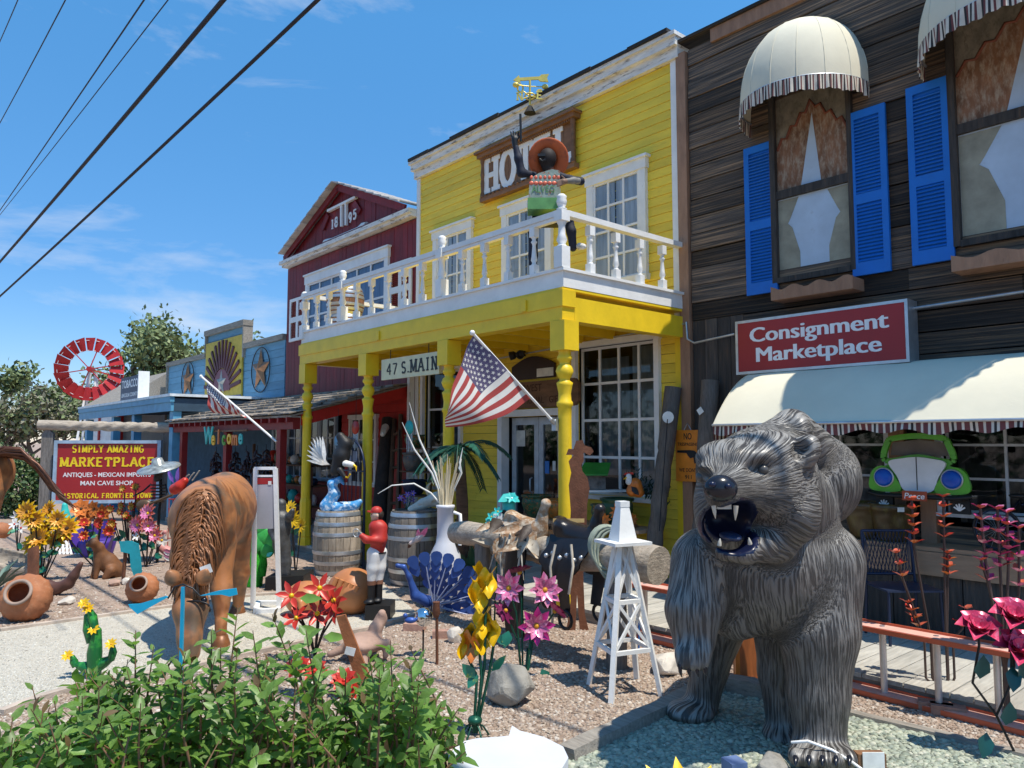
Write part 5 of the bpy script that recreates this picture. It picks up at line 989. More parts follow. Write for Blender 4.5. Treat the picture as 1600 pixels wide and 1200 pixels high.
# ---------------------------------------------------------------- blue peacock
pkb = mat('peacock_blue', (.035, .085, .30), .4, .2, var=.25, vs=6, rnd=.18); pkl = mat('peacock_shaft', (.34, .38, .55), .4, .2)
t, q, s = put_at('peacock', 'blue sheet metal peacock with a fanned tail of teardrop plumes', 'garden ornament', 668, 958)
r3 = random.Random(11)
for ring, (rr, n_, sz) in enumerate(((.09, 5, .10), (.17, 7, .11), (.25, 8, .13), (.33, 9, .14), (.40, 10, .15))):
    for k in range(n_):
        a = rad(-14 + (128 + ring * 4) * (k + .5 * (ring % 2)) / n_); d = Vector((math.cos(a), -.12 + .04 * ring, math.sin(a))); c = Vector(q(678, 945, .05 - .03 * ring)); p = c + d * rr
        pl = [(.52 * sz * (math.sin(x_) * (.35 + .65 * ((1 - math.cos(x_)) / 2) ** .8)), sz * (.5 - .5 * math.cos(x_))) for x_ in np.linspace(0, 2 * math.pi, 15)[:-1]]
        ux = Vector((math.sin(a), 0, -math.cos(a))); B('plume', MB().prism(pl, p, ux, d, Vector((0, -.006, 0))), pkb, t)
        if k % 2 == ring % 2: B('shaft', MB().tube([c, p], .006, 5), pkl, t)
S('body', cone((q(668, 940), .06), (q(650, 930, -.05), .05), (q(640, 900, -.07), .026), (q(632, 885, -.08), .022), (q(622, 883, -.08), .026)), .008, pkb, t, .03)
B('legs', MB().tube([q(662, 945, -.02), q(662, 958, -.02)], .007, 5).tube([q(674, 945, 0), q(674, 958, 0)], .007, 5), blkm, t)
# ---------------------------------------------------------------- rocks
rockm = mat('grey_boulder', (.34, .32, .28), .85, var=.3, vs=5, bump=.9, bs=14, col2=(.20, .19, .17), c2=(.5, .65)); rockp = mat('pink_sandstone', (.46, .30, .23), .85, var=.3, vs=5, bump=.7, bs=14); rockw = mat('white_quartz', (.62, .57, .50), .8, var=.25, vs=6, bump=.8, bs=12)
def rock(lab, u, v, w, h, m, seed, d=None, name='rock', cat='rock', group=None):
    t = put_at(name, lab, cat, u, v, 0, group)[0]; bpy.data.objects.remove(t); p = G(u, v); s = SC(p); r_ = np.random.default_rng(seed); R_ = w * s / 2; H_ = h * s; D_ = (d or w) * s / 2
    import bmesh
    bm = bmesh.new(); pts = r_.normal(size=(26, 3)); pts /= np.linalg.norm(pts, axis=1)[:, None]
    for x_ in pts * r_.uniform(.85, 1.1, (26, 1)): bm.verts.new((x_[0] * R_, x_[1] * D_, max(x_[2] * .62 + .42, -.05) * H_))
    bmesh.ops.convex_hull(bm, input=bm.verts); bmesh.ops.bevel(bm, geom=[e for e in bm.edges], offset=R_ * .05, segments=1, affect='EDGES')
    me = bpy.data.meshes.new(name); bm.to_mesh(me); bm.free(); me.materials.append(m); o = new_obj(name, me); o.location = p; o.rotation_euler = (0, 0, RZ); o['label'] = lab; o['category'] = cat
    return o
rock('large grey angular boulder beside the yellow iris', 797, 1098, 76, 62, rockm, 3); rock('pale flat rock behind the right leg of the white tower', 1048, 1052, 62, 32, rockw, 5); rock('round pinkish white stone near the peacock', 711, 1003, 28, 24, rockw, 8); rock('low grey stone by the front paw of the bear', 1205, 1210, 70, 34, rockm, 10)
rock('flat pale stone lying by the left path edge', 104, 944, 26, 12, rockw, 12); rock('pale flat rock between the bear legs beside the orange board', 1195, 1045, 40, 28, rockw, 15); rock('small pinkish stone on the gravel right of the dog', 178, 915, 20, 10, rockp, 21); rock('off white stone next to the pinkish one by the turquoise banner', 199, 913, 18, 11, rockw, 22); rock('white stone half way between the statue plinth and the horse', 405, 905, 16, 12, rockw, 24)
def brick(lab, u, v, rz, name='brick'):
    p = G(u, v); t = B(name, MB().box((-.1, -.045, 0), (.1, .045, .065)), mat('old_brick', (.42, .25, .19), .85, var=.3, bump=.5, rnd=.12) if 'old_brick' not in MATS else MATS['old_brick']); t.location = p; t.rotation_euler = (0, 0, RZ + rz); tag(t, lab, 'brick', 'loose bricks in the gravel')
brick('pink brick lying on the gravel below the peacock', 693, 996, .1); brick('pink brick half hidden left of the gazing globe stake', 648, 985, -.2)
for k, (u, v, r_) in enumerate(((1462, 1112, -.45), (1482, 1118, -.45), (1495, 1104, -.5), (1513, 1110, -.5))): brick(('front left brick of the paired row under the coral stalks', 'front right brick of the paired row under the coral stalks', 'rear left brick of the paired row under the coral stalks', 'rear right brick of the paired row under the coral stalks')[k], u, v, r_)
# timbers of the gravel bed
def timber(lab, a, b, w, h, m=None):
    a, b = G(*a), G(*b); o = MB(); n = 6; d = (b - a).normalized(); sdv = Vector((-d.y, d.x, 0)) * w / 2; r_ = random.Random(len(lab))
    vs = []; fs = []
    for i in range(n + 1):
        c = a.lerp(b, i / n); k = 1 + r_.uniform(-.08, .08); vs += [c - sdv * k, c + sdv * k, c + sdv * .85 * k + Vector((0, 0, h * k)), c - sdv * .85 * k + Vector((0, 0, h * k))]
    for i in range(n):
        for j in range(4): fs.append((i * 4 + j, i * 4 + (j + 1) % 4, i * 4 + 4 + (j + 1) % 4, i * 4 + 4 + j))
    fs += [(3, 2, 1, 0), tuple(n * 4 + k for k in range(4))]; o.add(vs, fs); return tag(B('timber', o, m or greyw), lab, 'timber')
timber('weathered timber edging on the left of the bear bed', (885, 1190), (1085, 1093), .13, .08); timber('short thick sleeper behind the bear', (1140, 1082), (1212, 1096), .14, .11); timber('low timber edging on the right of the bear bed', (1318, 1118), (1640, 1196), .08, .04)
timber('pale broken timber by the hind paw of the bear', (1075, 1096), (1142, 1078), .11, .07)
t, q, s = put_at('board', 'upright orange brown board standing behind the bear legs', 'board', 1168, 1062)
B('board', MB().box(q(1148, 1062, 0), q(1186, 960, .03)), mat('orange_stained_board', (.40, .12, .03), .55, var=.35, st=(6, 1, 1)), t); B('board_edge', MB().box(q(1148, 1062, -.004), q(1155, 960, -.03)), orf, t)
t, q, s = put_at('price_card', 'handwritten price card on a wooden block by the bear foot', 'sign', 1366, 1210)
B('block', MB().box(q(1342, 1212, .0), q(1386, 1180, .06)), brw, t); B('card', MB().box(q(1348, 1206, -.008), q(1382, 1176, -.002)), tagw, t)
t = T('box', 'small blue grey box lying at the bottom edge left of the bear foot', 'box', G(1148, 1225), RZ + .3); B('box', MB().box((-.045, -.05, 0), (.045, .05, .12)), mat('blue_grey_card', (.12, .18, .34), .6), t)
# white lump at the bottom
t = T('white_stone_slab', 'smooth white painted slab with a hooked corner at the bottom edge', 'slab', G(800, 1215), RZ); Q = qd_of(t)
sl = [Q(*p, 3.9) for p in ()]
op = [(700, 1180), (718, 1158), (745, 1152), (775, 1150), (795, 1148), (800, 1132), (812, 1140), (850, 1150), (880, 1165), (888, 1182), (860, 1230), (720, 1235)]
o_ = [G(u, v, .12) for u, v in op]; iM = Matrix.Rotation(-RZ, 3, 'Z'); lo = [iM @ (p - Vector(t.location)) for p in o_]
B('slab', MB().prism([(p.x, p.y) for p in lo], (0, 0, .115), (1, 0, 0), (0, 1, 0), (0, 0, -.10)), mat('white_enamel', (.60, .63, .68), .4, var=.06, vs=4, bump=.15, bs=8), t)
# ---------------------------------------------------------------- gazing globe, torch stake
t, q, s = put_at('gazing_globe', 'silver gazing globe on a black stake with a small blue bird beside it', 'garden ornament', 661, 1026)
B('stake', MB().tube([q(661, 1026), q(661, 985)], .008, 6), blkm, t); B('globe', MB().ell(q(662, 965), (.078, .078, .078), 24, 16), mat('mirror_globe', (.62, .66, .68), .08, 1., var=0), t)
B('bird', MB().ell(q(642, 968, -.05), (.05, .03, .025), 10, 8).ell(q(634, 961, -.05), .02, 8, 6), pkb, t)
t, q, s = put_at('torch_stake', 'rusty brown torch shaped stake right of the gazing globe', 'garden ornament', 683, 1038)
B('stake', MB().tube([q(683, 1038), q(682, 965)], .012, 7), rust, t); B('head', MB().lathe([(.018, 0), (.032, .03), (.026, .10), (.03, .12)], q(681, 966), 9), rust, t)
# ---------------------------------------------------------------- barrels
oak = mat('barrel_oak', (.40, .33, .25), .7, var=.35, vs=3, st=(5, 5, .8), col2=(.20, .16, .12), c2=(.52, .7), bump=.5, bs=9, rnd=.18); oakd = mat('barrel_oak_dark', (.19, .165, .14), .75, var=.35, vs=3, st=(5, 5, .8), col2=(.09, .08, .07), c2=(.5, .7), bump=.5, bs=9, rnd=.18); oakb = mat('barrel_oak_brown', (.24, .12, .07), .75, var=.4, vs=3, st=(5, 5, .8), bump=.5, rnd=.2)
def barrel(lab, loc, R_, H_, m, group, cat='barrel'):
    t = T('barrel', lab, cat, loc, RZ, group); n = 22; bulge = lambda z: R_ * (.84 + .16 * max(0., math.sin(math.pi * z / H_)) ** .8)
    for k in range(n):
        a0, a1 = 2 * math.pi * k / n + .008, 2 * math.pi * (k + 1) / n - .008; vs = []; zs = np.linspace(0, H_, 8)
        for z in zs:
            for (a, rr) in ((a0, bulge(z)), (a1, bulge(z)), (a1, bulge(z) - .02), (a0, bulge(z) - .02)): vs.append((math.cos(a) * rr, math.sin(a) * rr, z))
        fs = [(0, 3, 2, 1), tuple(28 + i for i in range(4))]
        for i in range(7):
            for j in range(4): fs.append((i * 4 + j, i * 4 + (j + 1) % 4, i * 4 + 4 + (j + 1) % 4, i * 4 + 4 + j))
        B('stave', MB().add(vs, fs), m, t)
    for z in (.05, .20, .36, .64, .80, .95): B('hoop', MB().lathe([(bulge(z * H_ - .024) + .004, z * H_ - .024), (bulge(z * H_) + .006, z * H_), (bulge(z * H_ + .024) + .004, z * H_ + .024)], n=44), metalg, t)
    B('head', MB().lathe([(0.001, H_ - .03), (bulge(H_) - .012, H_ - .03)], n=24).lathe([(bulge(0) - .012, .02), (.001, .02)], n=24), m, t)
    return t
p1 = G(519, 902); p1 = p1 + Vector((DV[0], DV[1], 0)) * .3; b1 = barrel('pale oak barrel with grey hoops carrying the eagle sculpture', p1, .33, .84, oak, 'wine barrels by the porch')
p2 = G(644, 918); p2 = p2 + Vector((DV[0], DV[1], 0)) * .3; b2 = barrel('dark weathered oak barrel carrying the cow skull', p2, .355, .90, oakd, 'wine barrels by the porch')
# ---------------------------------------------------------------- eagle on a wave
p = Vector(p1) + Vector((0, 0, .84)); t = T('eagle_sculpture', 'painted eagle swooping over a blue and white wave on the left barrel', 'sculpture', p, RZ); s = SC(p); q = lambda u, v, d=0: ((u - 519) * s, d, (804 - v) * s)
wvm = mat('wave_blue', (.08, .33, .66), .35, var=.5, vs=7, col2=(.70, .78, .85), c2=(.48, .6)); whf = mat('white_feather', (.78, .76, .72), .6, var=.3, vs=20, bump=.4, rnd=.08); blf = mat('black_feather', (.02, .02, .022), .5, var=.4, bump=.5, bs=30, rnd=.2)
S('wave', cone((q(500, 798), .09), (q(512, 780), .075), (q(508, 764), .06), (q(520, 756), .035), (q(526, 764), .02)) + cone((q(515, 800), .07), (q(545, 798), .06), (q(552, 792), .04)), .011, wvm, t, .03)
S('body', cone((q(514, 745), .075), (q(522, 720), .11), (q(528, 702), .085), (q(520, 690), .06)), .012, blf, t, .04)
S('head', cone((q(530, 732, -.06), .045), (q(541, 734, -.09), .038)), .008, whf, t); B('beak', MB().tube([q(543, 734, -.10), q(548, 737, -.12), q(549, 744, -.13)], [.018, .015, .003], 6), ylw, t)
for k in range(9): a = rad(100 + k * 9); B('wing_feather', MB().leaf(q(498 + k * .6, 733 + k * .2, .02 * k - .05), (math.cos(a) * .8, .1, math.sin(a)), (0, -1, 0), .42 - .012 * abs(k - 3), .06, .05), whf, t)
for k in range(9): a = rad(60 + k * 12); B('wing_feather', MB().leaf(q(526 + k * .4, 716, .12 + .02 * k), (math.cos(a), .15, math.sin(a)), (0, -1, 0), .25, .06, .05), blf, t)
for k in range(5): B('tail_feather', MB().leaf(q(508, 742 + k * 1.5, .0), (-1, -.1, -.1 - .05 * k), (0, 0, 1), .19, .05, .05), whf, t)
S('leg', cone((q(522, 742, -.08), .04), (q(530, 752, -.1), .025)), .008, blf, t); B('talon', MB().tube([q(530, 752, -.1), q(536, 754, -.13), q(540, 748, -.15)], .012, 6), ylw, t)
# ---------------------------------------------------------------- cow skull, purple lilies, hummingbird stake on / by the right barrel
p = Vector(p2) + Vector((0, 0, .89)); bone = mat('bleached_bone', (.72, .68, .58), .7, var=.25, vs=7, bump=.4)
t = T('cow_skull', 'bleached cow skull with one curved horn on the dark barrel', 'skull', p, RZ); s = SC(p); q = lambda u, v, d=0: ((u - 644) * s, d, (806 - v) * s)
S('cranium', cone((q(636, 803, -.05), .035), (q(655, 795, -.05), .06), (q(676, 788, -.03), .085), (q(684, 785, .02), .075)), .009, bone, t, .03, [('e', q(674, 793, -.12), (.035, .035, .03)), ('e', q(650, 797, -.12), (.05, .03, .012))])
B('horn', MB().tube([q(666, 784, 0), q(661, 775, 0), q(663, 767, -.02), q(668, 762, -.02)], [.032, .026, .018, .004], 8), mat('horn', (.48, .40, .26), .4), t); B('horn', MB().tube([q(684, 780, .05), q(694, 778, .08), q(700, 770, .1)], [.03, .02, .005], 8), MATS['horn'], t)
t = T('flower_bunch', 'little bunch of purple lilies stuck behind the cow skull', 'flowers', p + Vector((-.03, .0, 0)), RZ); prp = mat('petal_purple', (.20, .10, .42), .4, var=.3, rnd=.15)
for k, (u, v) in enumerate(((622, 787), (632, 782), (640, 780), (628, 792), (638, 790))):
    f_ = q(u, v, .02 * k); stem(t, [q(632, 806), f_], .005); flower(t, f_, (-.3 + .2 * k, -1, .4), .045, (prp, prp), 6, 1, ylw, .4, rseed=k)
t, q, s = put_at('hummingbird_stake', 'pink and white winged hummingbird on a stake before the dark barrel', 'garden ornament', 655, 932)
stem(t, [q(655, 932), q(655, 850)], .005, blkm); S('body', cone((q(641, 850), .022), (q(652, 843), .03), (q(660, 838), .018)), .005, mat('hummer_pale', (.62, .50, .46), .5), t); B('wing', MB().leaf(q(655, 842), (.6, -.3, .8), (0, -1, 0), .17, .06, .05).leaf(q(652, 842), (.1, -.3, 1), (0, -1, 0), .12, .05, .05), pk1, t); B('tail', MB().leaf(q(642, 850), (-.5, 0, -.7), (0, -1, 0), .07, .04), rust, t)
B('dangling_bird', MB().leaf(q(656, 868), (.1, -.1, -1), (0, -1, 0), .09, .05), whf, t)
# ---------------------------------------------------------------- jockey statue
t, q, s = put_at('jockey_statue', 'painted lawn jockey statue in red jacket and white breeches on a black plinth', 'statue', 588, 968)
B('plinth', MB().hexa([q(573, 968, -.1), q(612, 968, -.1), q(612, 968, .22), q(573, 968, .22)], [q(573, 944, -.1), q(612, 944, -.1), q(612, 944, .22), q(573, 944, .22)]), blk, t)
jr, jw, sk = mat('jacket_red', (.48, .035, .025), .5, var=.2, vs=8, rnd=0), mat('breeches_white', (.78, .77, .74), .55, var=.1, rnd=0), mat('statue_skin', (.60, .42, .32), .5, rnd=0)
S('jacket', cone((q(588, 862), .07), (q(590, 842), .082), (q(588, 826), .088)) + cone((q(596, 826, -.02), .05), (q(594, 845, -.06), .042), (q(575, 842, -.14), .034), (q(568, 836, -.15), .03)), .008, jr, t, .03)
S('breeches', cone((q(584, 866, -.02), .075), (q(582, 888, -.02), .058), (q(580, 906, -.02), .042)) + cone((q(591, 866, .04), .075), (q(591, 888, .04), .06), (q(590, 908, .04), .042)), .008, jw, t, .025)
for u, d in ((580, -.02), (590, .04)): S('boot', cone((q(u, 910, d), .04), (q(u, 938, d), .036)) + [('e', q(u - 3, 940, d - .02), (.055, .04, .022))], .007, blk, t, .02); B('boot_top', MB().lathe([(.044, 0), (.044, .04)], q(u, 914, d), 12), mat('boot_tan', (.22, .10, .06), .5) if 'boot_tan' not in MATS else MATS['boot_tan'], t)
S('head', [('e', q(585, 806), (.05, .055, .062))] + cone((q(587, 816), .03), (q(588, 822), .035)) + [('e', q(579, 808), (.014, .012, .014)), ('e', q(589, 807, -.05), (.01, .01, .018)), ('e', q(581, 813, -.01), (.02, .02, .012))], .006, sk, t, .012)
B('eye', MB().ell(q(579.5, 804.5, -.035), .007, 8, 6), blk, t); S('hair', [('e', q(590, 806, .01), (.048, .055, .05))], .008, mat('statue_hair', (.03, .02, .015), .6), t); B('cap', MB().lathe([(.056, 0), (.058, .02), (.045, .045), (.02, .058), (0, .06)], q(586, 802), 16).hexa([q(582, 803, -.05), q(572, 801, -.04), q(572, 801, .03), q(582, 803, .04)], [q(582, 801, -.05), q(572, 799.5, -.04), q(572, 799.5, .03), q(582, 801, .04)]), jr, t)
S('hand', [('e', q(566, 834, -.15), (.022, .022, .026))] + [('c', q(564, 831 + k * 2, -.16), q(561, 832 + k * 2, -.165), .008, .006) for k in range(4)] + [('c', q(566, 831, -.17), q(564, 828, -.175), .008, .006)], .004, mat('grey_glove', (.35, .34, .32), .6), t, .006); B('ring', MB().tube([q(560 + 5 * math.sin(a), 831 + 6 * math.cos(a), -.17) for a in np.linspace(0, 6.283, 15)], .004, 5, False), metalg, t)
B('belt', MB().lathe([(.088, 0), (.088, .014)], q(588, 866, .01), 16), blk, t)
# ================================================================ more of the yard, porch goods and street things
def flag(par, A, Bh, Cf, Df, scale=1., droop=.05, folds=5, seed=0):
    """A tip-hoist, Bh low hoist, Cf low fly, Df high fly: striped cloth with a starred canton"""
    A, Bh, Cf, Df = map(Vector, (A, Bh, Cf, Df)); n_ = (Bh - A).cross(Df - A).normalized()
    def pt(s_, t_, e=0.):
        p = A.lerp(Bh, t_).lerp(Df.lerp(Cf, t_), s_); w = math.sin(s_ * folds + t_ * 2.2 + seed) * droop * s_ ** .7 + .35 * droop * math.sin(s_ * folds * 2.3 - t_ * 5 + seed)
        return p + n_ * (w + e) + Vector((0, 0, -droop * 1.2 * math.sin(math.pi * s_) * t_))
    NS, NT = 40, 26
    def mi(s_, t_): return 2 if (s_ < .42 and t_ < 7 / 13) else (0 if int(t_ * 13) % 2 == 0 else 1)
    B('cloth', MB().grid(pt, NS, NT, True, mfn=mi), [fred, fwht, fblu], par)
    st = MB()
    for sgn in (-1, 1):
        for r_ in range(9):
            for c in range(6 if r_ % 2 == 0 else 5):
                s0, t0 = .42 * ((c + (.6 if r_ % 2 == 0 else 1.1)) / 6.2), 7 / 13 * ((r_ + .6) / 9.2); ce = pt(s0, t0, .004 * sgn); du = (pt(s0 + .01, t0, .004 * sgn) - ce).normalized(); dv = (pt(s0, t0 + .01, .004 * sgn) - ce).normalized()
                st.add([ce + (du * x + dv * -y) * .022 * scale for x, y in star(1.)], [tuple(range(10))])
    B('canton_stars', st, fwht, par)
fred, fwht, fblu = mat('flag_red', (.40, .06, .055), .75, var=.15, rnd=0), mat('flag_white', (.72, .69, .64), .75, var=.1, rnd=0), mat('flag_blue', (.12, .10, .19), .75, var=.25, vs=3, rnd=0)
for m_ in (fred, fwht, fblu):
    b_ = m_.node_tree.nodes['Principled BSDF']; b_.inputs['Transmission Weight'].default_value = 0
# big flag on the corner post
base = Vector((-5.52, PY - .09, 1.93)); tip = DP(738, 520, 6.95); t = T('flag', 'large striped flag with starred blue corner on a white pole from the yellow corner post', 'flag', base, world=True)
B('pole', MB().tube([base, tip], .014, 8).ell(tip, .026, 10, 6), wht, t); B('bracket', MB().box((base.x - .03, base.y - .02, base.z - .07), (base.x + .03, base.y + .02, base.z + .05)).tube([base, base.lerp(tip, .06)], .024, 8), metalg, t)
A = base.lerp(tip, .98); Bh = base.lerp(tip, .30); flag(t, A, Bh, DP(700, 668, 6.85), DP(692, 640, 6.75), 1., .055, 4.5, .4)
# small flag on the burgundy porch
base = FY(432, 690, 5.2); tip = DP(314, 588, 13.0); t = T('flag', 'small sun bleached striped flag hanging from the burgundy porch post', 'flag', base, world=True)
B('pole', MB().tube([base, tip], .018, 6).ell(tip, .03, 8, 6), wht, t); flag(t, base.lerp(tip, .93), base.lerp(tip, .47), DP(386, 650, 12.9), DP(330, 645, 12.9), 1.2, .06, 5, 1.7)
# 47 S. MAIN
a0, a1 = FY(598, 575, PY - .02).x, FY(688, 560, PY - .02).x; zt, zb = 2.87, 2.59; cx = (a0 + a1) / 2
t = T('address_sign', 'cream board reading 47 S. MAIN hung under the yellow porch beam', 'sign', (cx, PY - .02, zb), world=True)
B('board', MB().box((a0, PY - .04, zb), (a1, PY, zt)), signcream, t); tb_ = slab('47', .15, (a0 + .27, PY - .0405, zb + .06), (1, 0, 0), (0, 0, 1), .17, .003, width=.27); slab('S', .15, (a0 + .56, PY - .0405, zb + .06), (1, 0, 0), (0, 0, 1), .18, .003, mb=tb_); slab('.', .15, (a0 + .67, PY - .0405, zb + .06), (1, 0, 0), (0, 0, 1), .2, .003, mb=tb_); slab('MAIN', .17, (a0 + 1.02, PY - .0405, zb + .055), (1, 0, 0), (0, 0, 1), .18, .003, width=.60, mb=tb_)
B('lettering', tb_, blk, t)
for xx in (a0 + .2, a1 - .25): B('hook', MB().tube([(xx, PY - .02, zt), (xx, PY - .02, 2.99)], .006, 5), blkm, t)
# gifts sign over the door, arched board above it
g0, g1 = FY(765, 630, F - .1).x, FY(903, 620, F - .1).x; t = T('gift_shop_sign', 'brown routed wooden sign reading Southwest International Gifts over the glass doors', 'sign', ((g0 + g1) / 2, F - .05, 2.22), world=True)
gz0, gz1 = 2.24, 2.62; e = .07
B('board', MB().prism([(g0 + e, gz0), (g1 - e, gz0), (g1, gz0 + e), (g1, gz1 - e), (g1 - e, gz1), (g0 + e, gz1), (g0, gz1 - e), (g0, gz0 + e)], (0, F - .045, 0), w=(0, -.05, 0)), brw, t)
gl_ = text_mb('SOUTHWEST', .105, ((g0 + g1) / 2 - .2, F - .0955, gz0 + .235), (1, 0, 0), (0, 0, 1), .004, .003, .85); text_mb('INTERNATIONAL   GIFTS', .095, ((g0 + g1) / 2, F - .0955, gz0 + .06), (1, 0, 0), (0, 0, 1), .004, .003, 1.35, mb=gl_); B('lettering', gl_, mat('routed_dark', (.07, .03, .015), .7), t)
vn = MB(); vx = g1 - .42
for k in range(7): vn.leaf((vx + .05 * k, F - .097, gz0 + .29 + .03 * math.sin(k * 2)), (math.cos(k * 1.7), 0, math.sin(k * 1.7)), (0, -1, 0), .07, .035, .0)
B('painted_vine', vn, mat('painted_green', (.06, .14, .07), .6), t)
t = T('arched_transom', 'dark arched transom panel above the gift shop sign', 'panel', (FY(830, 590, F).x, F - .05, 2.66), world=True); ax0, ax1 = FY(805, 600, F).x, FY(872, 590, F).x
B('panel', MB().prism([(ax0, 2.66), (ax1, 2.66)] + [(ax1 + (ax0 - ax1) * k / 10, 2.86 + .13 * math.sin(math.pi * k / 10)) for k in range(11)], (0, F - .04, 0), w=(0, -.03, 0)), mat('dark_transom', (.035, .018, .015), .5), t); B('paper', MB().box((ax1 - .36, F - .078, 2.68), (ax1 - .02, F - .072, 2.80)), tagw, t)
# floodlights under the balcony
p = FY(812, 553, F - .12); t = T('floodlight', 'pair of black floodlights under the balcony', 'lamp', p)
B('mount', MB().box((-.03, .02, -.03), (.03, .09, .05)), blkm, t)
for sx_ in (-1, 1): B('lamp_head', MB().lathe([(.02, 0), (.06, .05), (.065, .12), (.05, .12), (.03, .08)], (sx_ * .05, 0, 0), 14, ax=(sx_ * .5, -.75, -.25)), blk, t)
# palm behind the big flag
t = T('palm', 'dark green palm in a pot behind the corner flag', 'palm', DP(722, 872, 8.6) * 1., RZ); t.location.z = DK; Q = qd_of(t)
B('trunk', MB().tube([Q(724, 880, 8.6), Q(723, 830, 8.6), Q(722, 780, 8.6), Q(718, 705, 8.6)], [.075, .07, .07, .055], 10), mat('palm_trunk', (.13, .075, .045), .9, var=.4, st=(1, 1, 6), bump=.8), t)
plm = mat('palm_green', (.012, .085, .055), .5, var=.4, rnd=.2)
r4 = random.Random(2)
for i in range(10):
    a = i / 10 * 6.28 + .3; el = r4.uniform(.1, .75); c0 = Vector(Q(718, 702, 8.6)); L = r4.uniform(.42, .62); d = Vector((math.cos(a), math.sin(a) * .6, 0)); pts = [c0 + d * L * k / 7 + Vector((0, 0, el * .55 * k / 7 * L * 2 - 1.15 * L * (k / 7) ** 2 * (1.1 - el * .4))) for k in range(8)]
    fm = MB().tube(pts, .008, 4)
    for k in range(1, 29):
        f_ = k / 29 * 7; i0 = min(int(f_), 6); p = pts[i0].lerp(pts[i0 + 1], f_ - i0); dd = (pts[i0 + 1] - pts[i0]).normalized(); sd = dd.cross(Vector((0, 0, 1))).normalized()
        for sg in (-1, 1): fm.leaf(p, sd * sg + dd * .7 + Vector((0, 0, -.45)), (0, 0, 1), .17 * (1 - .5 * abs(k / 29 - .4)), .022, .1, 2)
    B('frond', fm, plm, t)
# tall white bottle vase with dry reeds
t, q, s = put_at('vase', 'tall white bottle shaped vase holding dried reeds', 'vase', 695, 950)
B('bottle', MB().lathe([(.16, 0), (.175, .05), (.175, .45), (.16, .56), (.10, .68), (.088, .76), (.088, 1.04), (.10, 1.05), (.10, 1.075), (.075, 1.08)], n=22), mat('white_bottle', (.74, .75, .80), .35, var=.08, vs=3), t)
B('handle', MB().tube([(.09, -.02, 1.0), (.16, -.04, .98), (.17, -.05, .8), (.16, -.05, .66)], .02, 8), wht, t)
rd = mat('dry_reed', (.55, .46, .30), .8, rnd=.15); r5 = random.Random(4)
for i in range(22):
    a = r5.uniform(-1, 1); h = r5.uniform(.35, .62); B('reed', MB().tube([(a * .05, r5.uniform(-.05, .05), 1.03), (a * .09, 0, 1.25), (a * .16, 0, 1.08 + h * .9)], [.012, .011, .004], 5), rd, t)
for (tx, tz, bx) in ((636, 628, 670), (625, 660, 665), (722, 700, 712), (720, 718, 712)): B('reed', MB().tube([(0, 0, 1.05), q(bx + 8, 740), q((tx + bx) / 2, (tz + 735) / 2 + 6), q(tx, tz)], [.01, .012, .01, .003], 5), tagw, t)
B('reed', MB().tube([(-.02, 0, 1.05), q(672, 772), q(645, 757), q(610, 760), q(588, 773)], [.008, .01, .009, .007, .003], 5), tagw, t)
# wicker basket planter behind the peacock
t, q, s = put_at('basket', 'round wicker basket planter half hidden behind the peacock', 'basket', 735, 930); wk = mat('wicker', (.20, .15, .10), .85, var=.4, bump=.8, bs=30, st=(1, 1, 3))
wm = MB()
for k in range(9): wm.lathe([(.15 + .05 * math.sin(k / 9 * 2), .03 * k), (.165 + .05 * math.sin(k / 9 * 2), .03 * k + .014), (.15 + .05 * math.sin(k / 9 * 2), .03 * k + .029)], n=24, wob=.02)
B('basket_wall', wm, wk, t)
for i in range(16): a = i * 2.4; B('leaf', MB().leaf((.05 * math.cos(a), .05 * math.sin(a), .27), (math.cos(a), math.sin(a), 1.2), (0, 0, 1), .26 + .1 * (i % 3), .09, .15), plm, t)
# teal birdhouse on a stake
t, q, s = put_at('birdhouse', 'turquoise birdhouse with a flower roof on a green stake above the log', 'birdhouse', 772, 985); tq = mat('turquoise_paint', (.04, .50, .46), .45, var=.2, rnd=.06)
stem(t, [q(772, 985), q(776, 880), q(785, 815)], .010); B('house', MB().lathe([(.05, 0), (.062, .02), (.062, .14), (.03, .17)], q(795, 808), 8), tq, t); B('roof', MB().hexa([q(778, 785, -.09), q(812, 785, -.09), q(812, 785, .09), q(778, 785, .09)], [q(786, 774, -.05), q(804, 772, -.05), q(804, 772, .05), q(786, 774, .05)]), tq, t); B('hole', MB().lathe([(.022, 0), (.022, .006)], q(788, 801, -.062), 12, ax=(-.2, -1, 0)), blk, t)
flower(t, q(800, 779, -.1), (0, -.8, .6), .06, (tq, tq), 6, 1, wht, .6, rseed=2)
for k, (u, v) in enumerate(((768, 808), (765, 816), (778, 800))): flower(t, q(u, v, -.08), (-.4, -.8, .4), .05, (tq, tq), 5, 1, ylw, .6, rseed=k)
B('hang_tag', MB().box(q(771, 824, -.1), q(785, 803, -.096)), tagw, t)
# cowboy silhouette
t, q, s = put_at('cowboy_silhouette', 'flat rusty steel cowboy silhouette leaning by the yellow corner post', 'silhouette', 902, 985)
out = [(885, 985), (892, 940), (888, 880), (893, 800), (890, 760), (894, 740), (890, 722), (898, 712), (886, 712), (890, 702), (898, 703), (902, 690), (912, 688), (916, 697), (926, 700), (930, 706), (924, 713), (914, 708), (914, 722), (910, 728), (912, 738), (920, 748), (923, 765), (919, 790), (917, 850), (912, 900), (914, 960), (920, 985), (906, 988), (902, 930), (899, 988)]
B('plate', MB().prism([((u - 902) * s, (985 - v) * s) for u, v in out][::-1], (0, 0, 0), w=(0, .008, 0)), rust, t); B('prop', MB().tube([q(900, 860, .01), q(900, 985, .35)], .010, 6), rust, t)
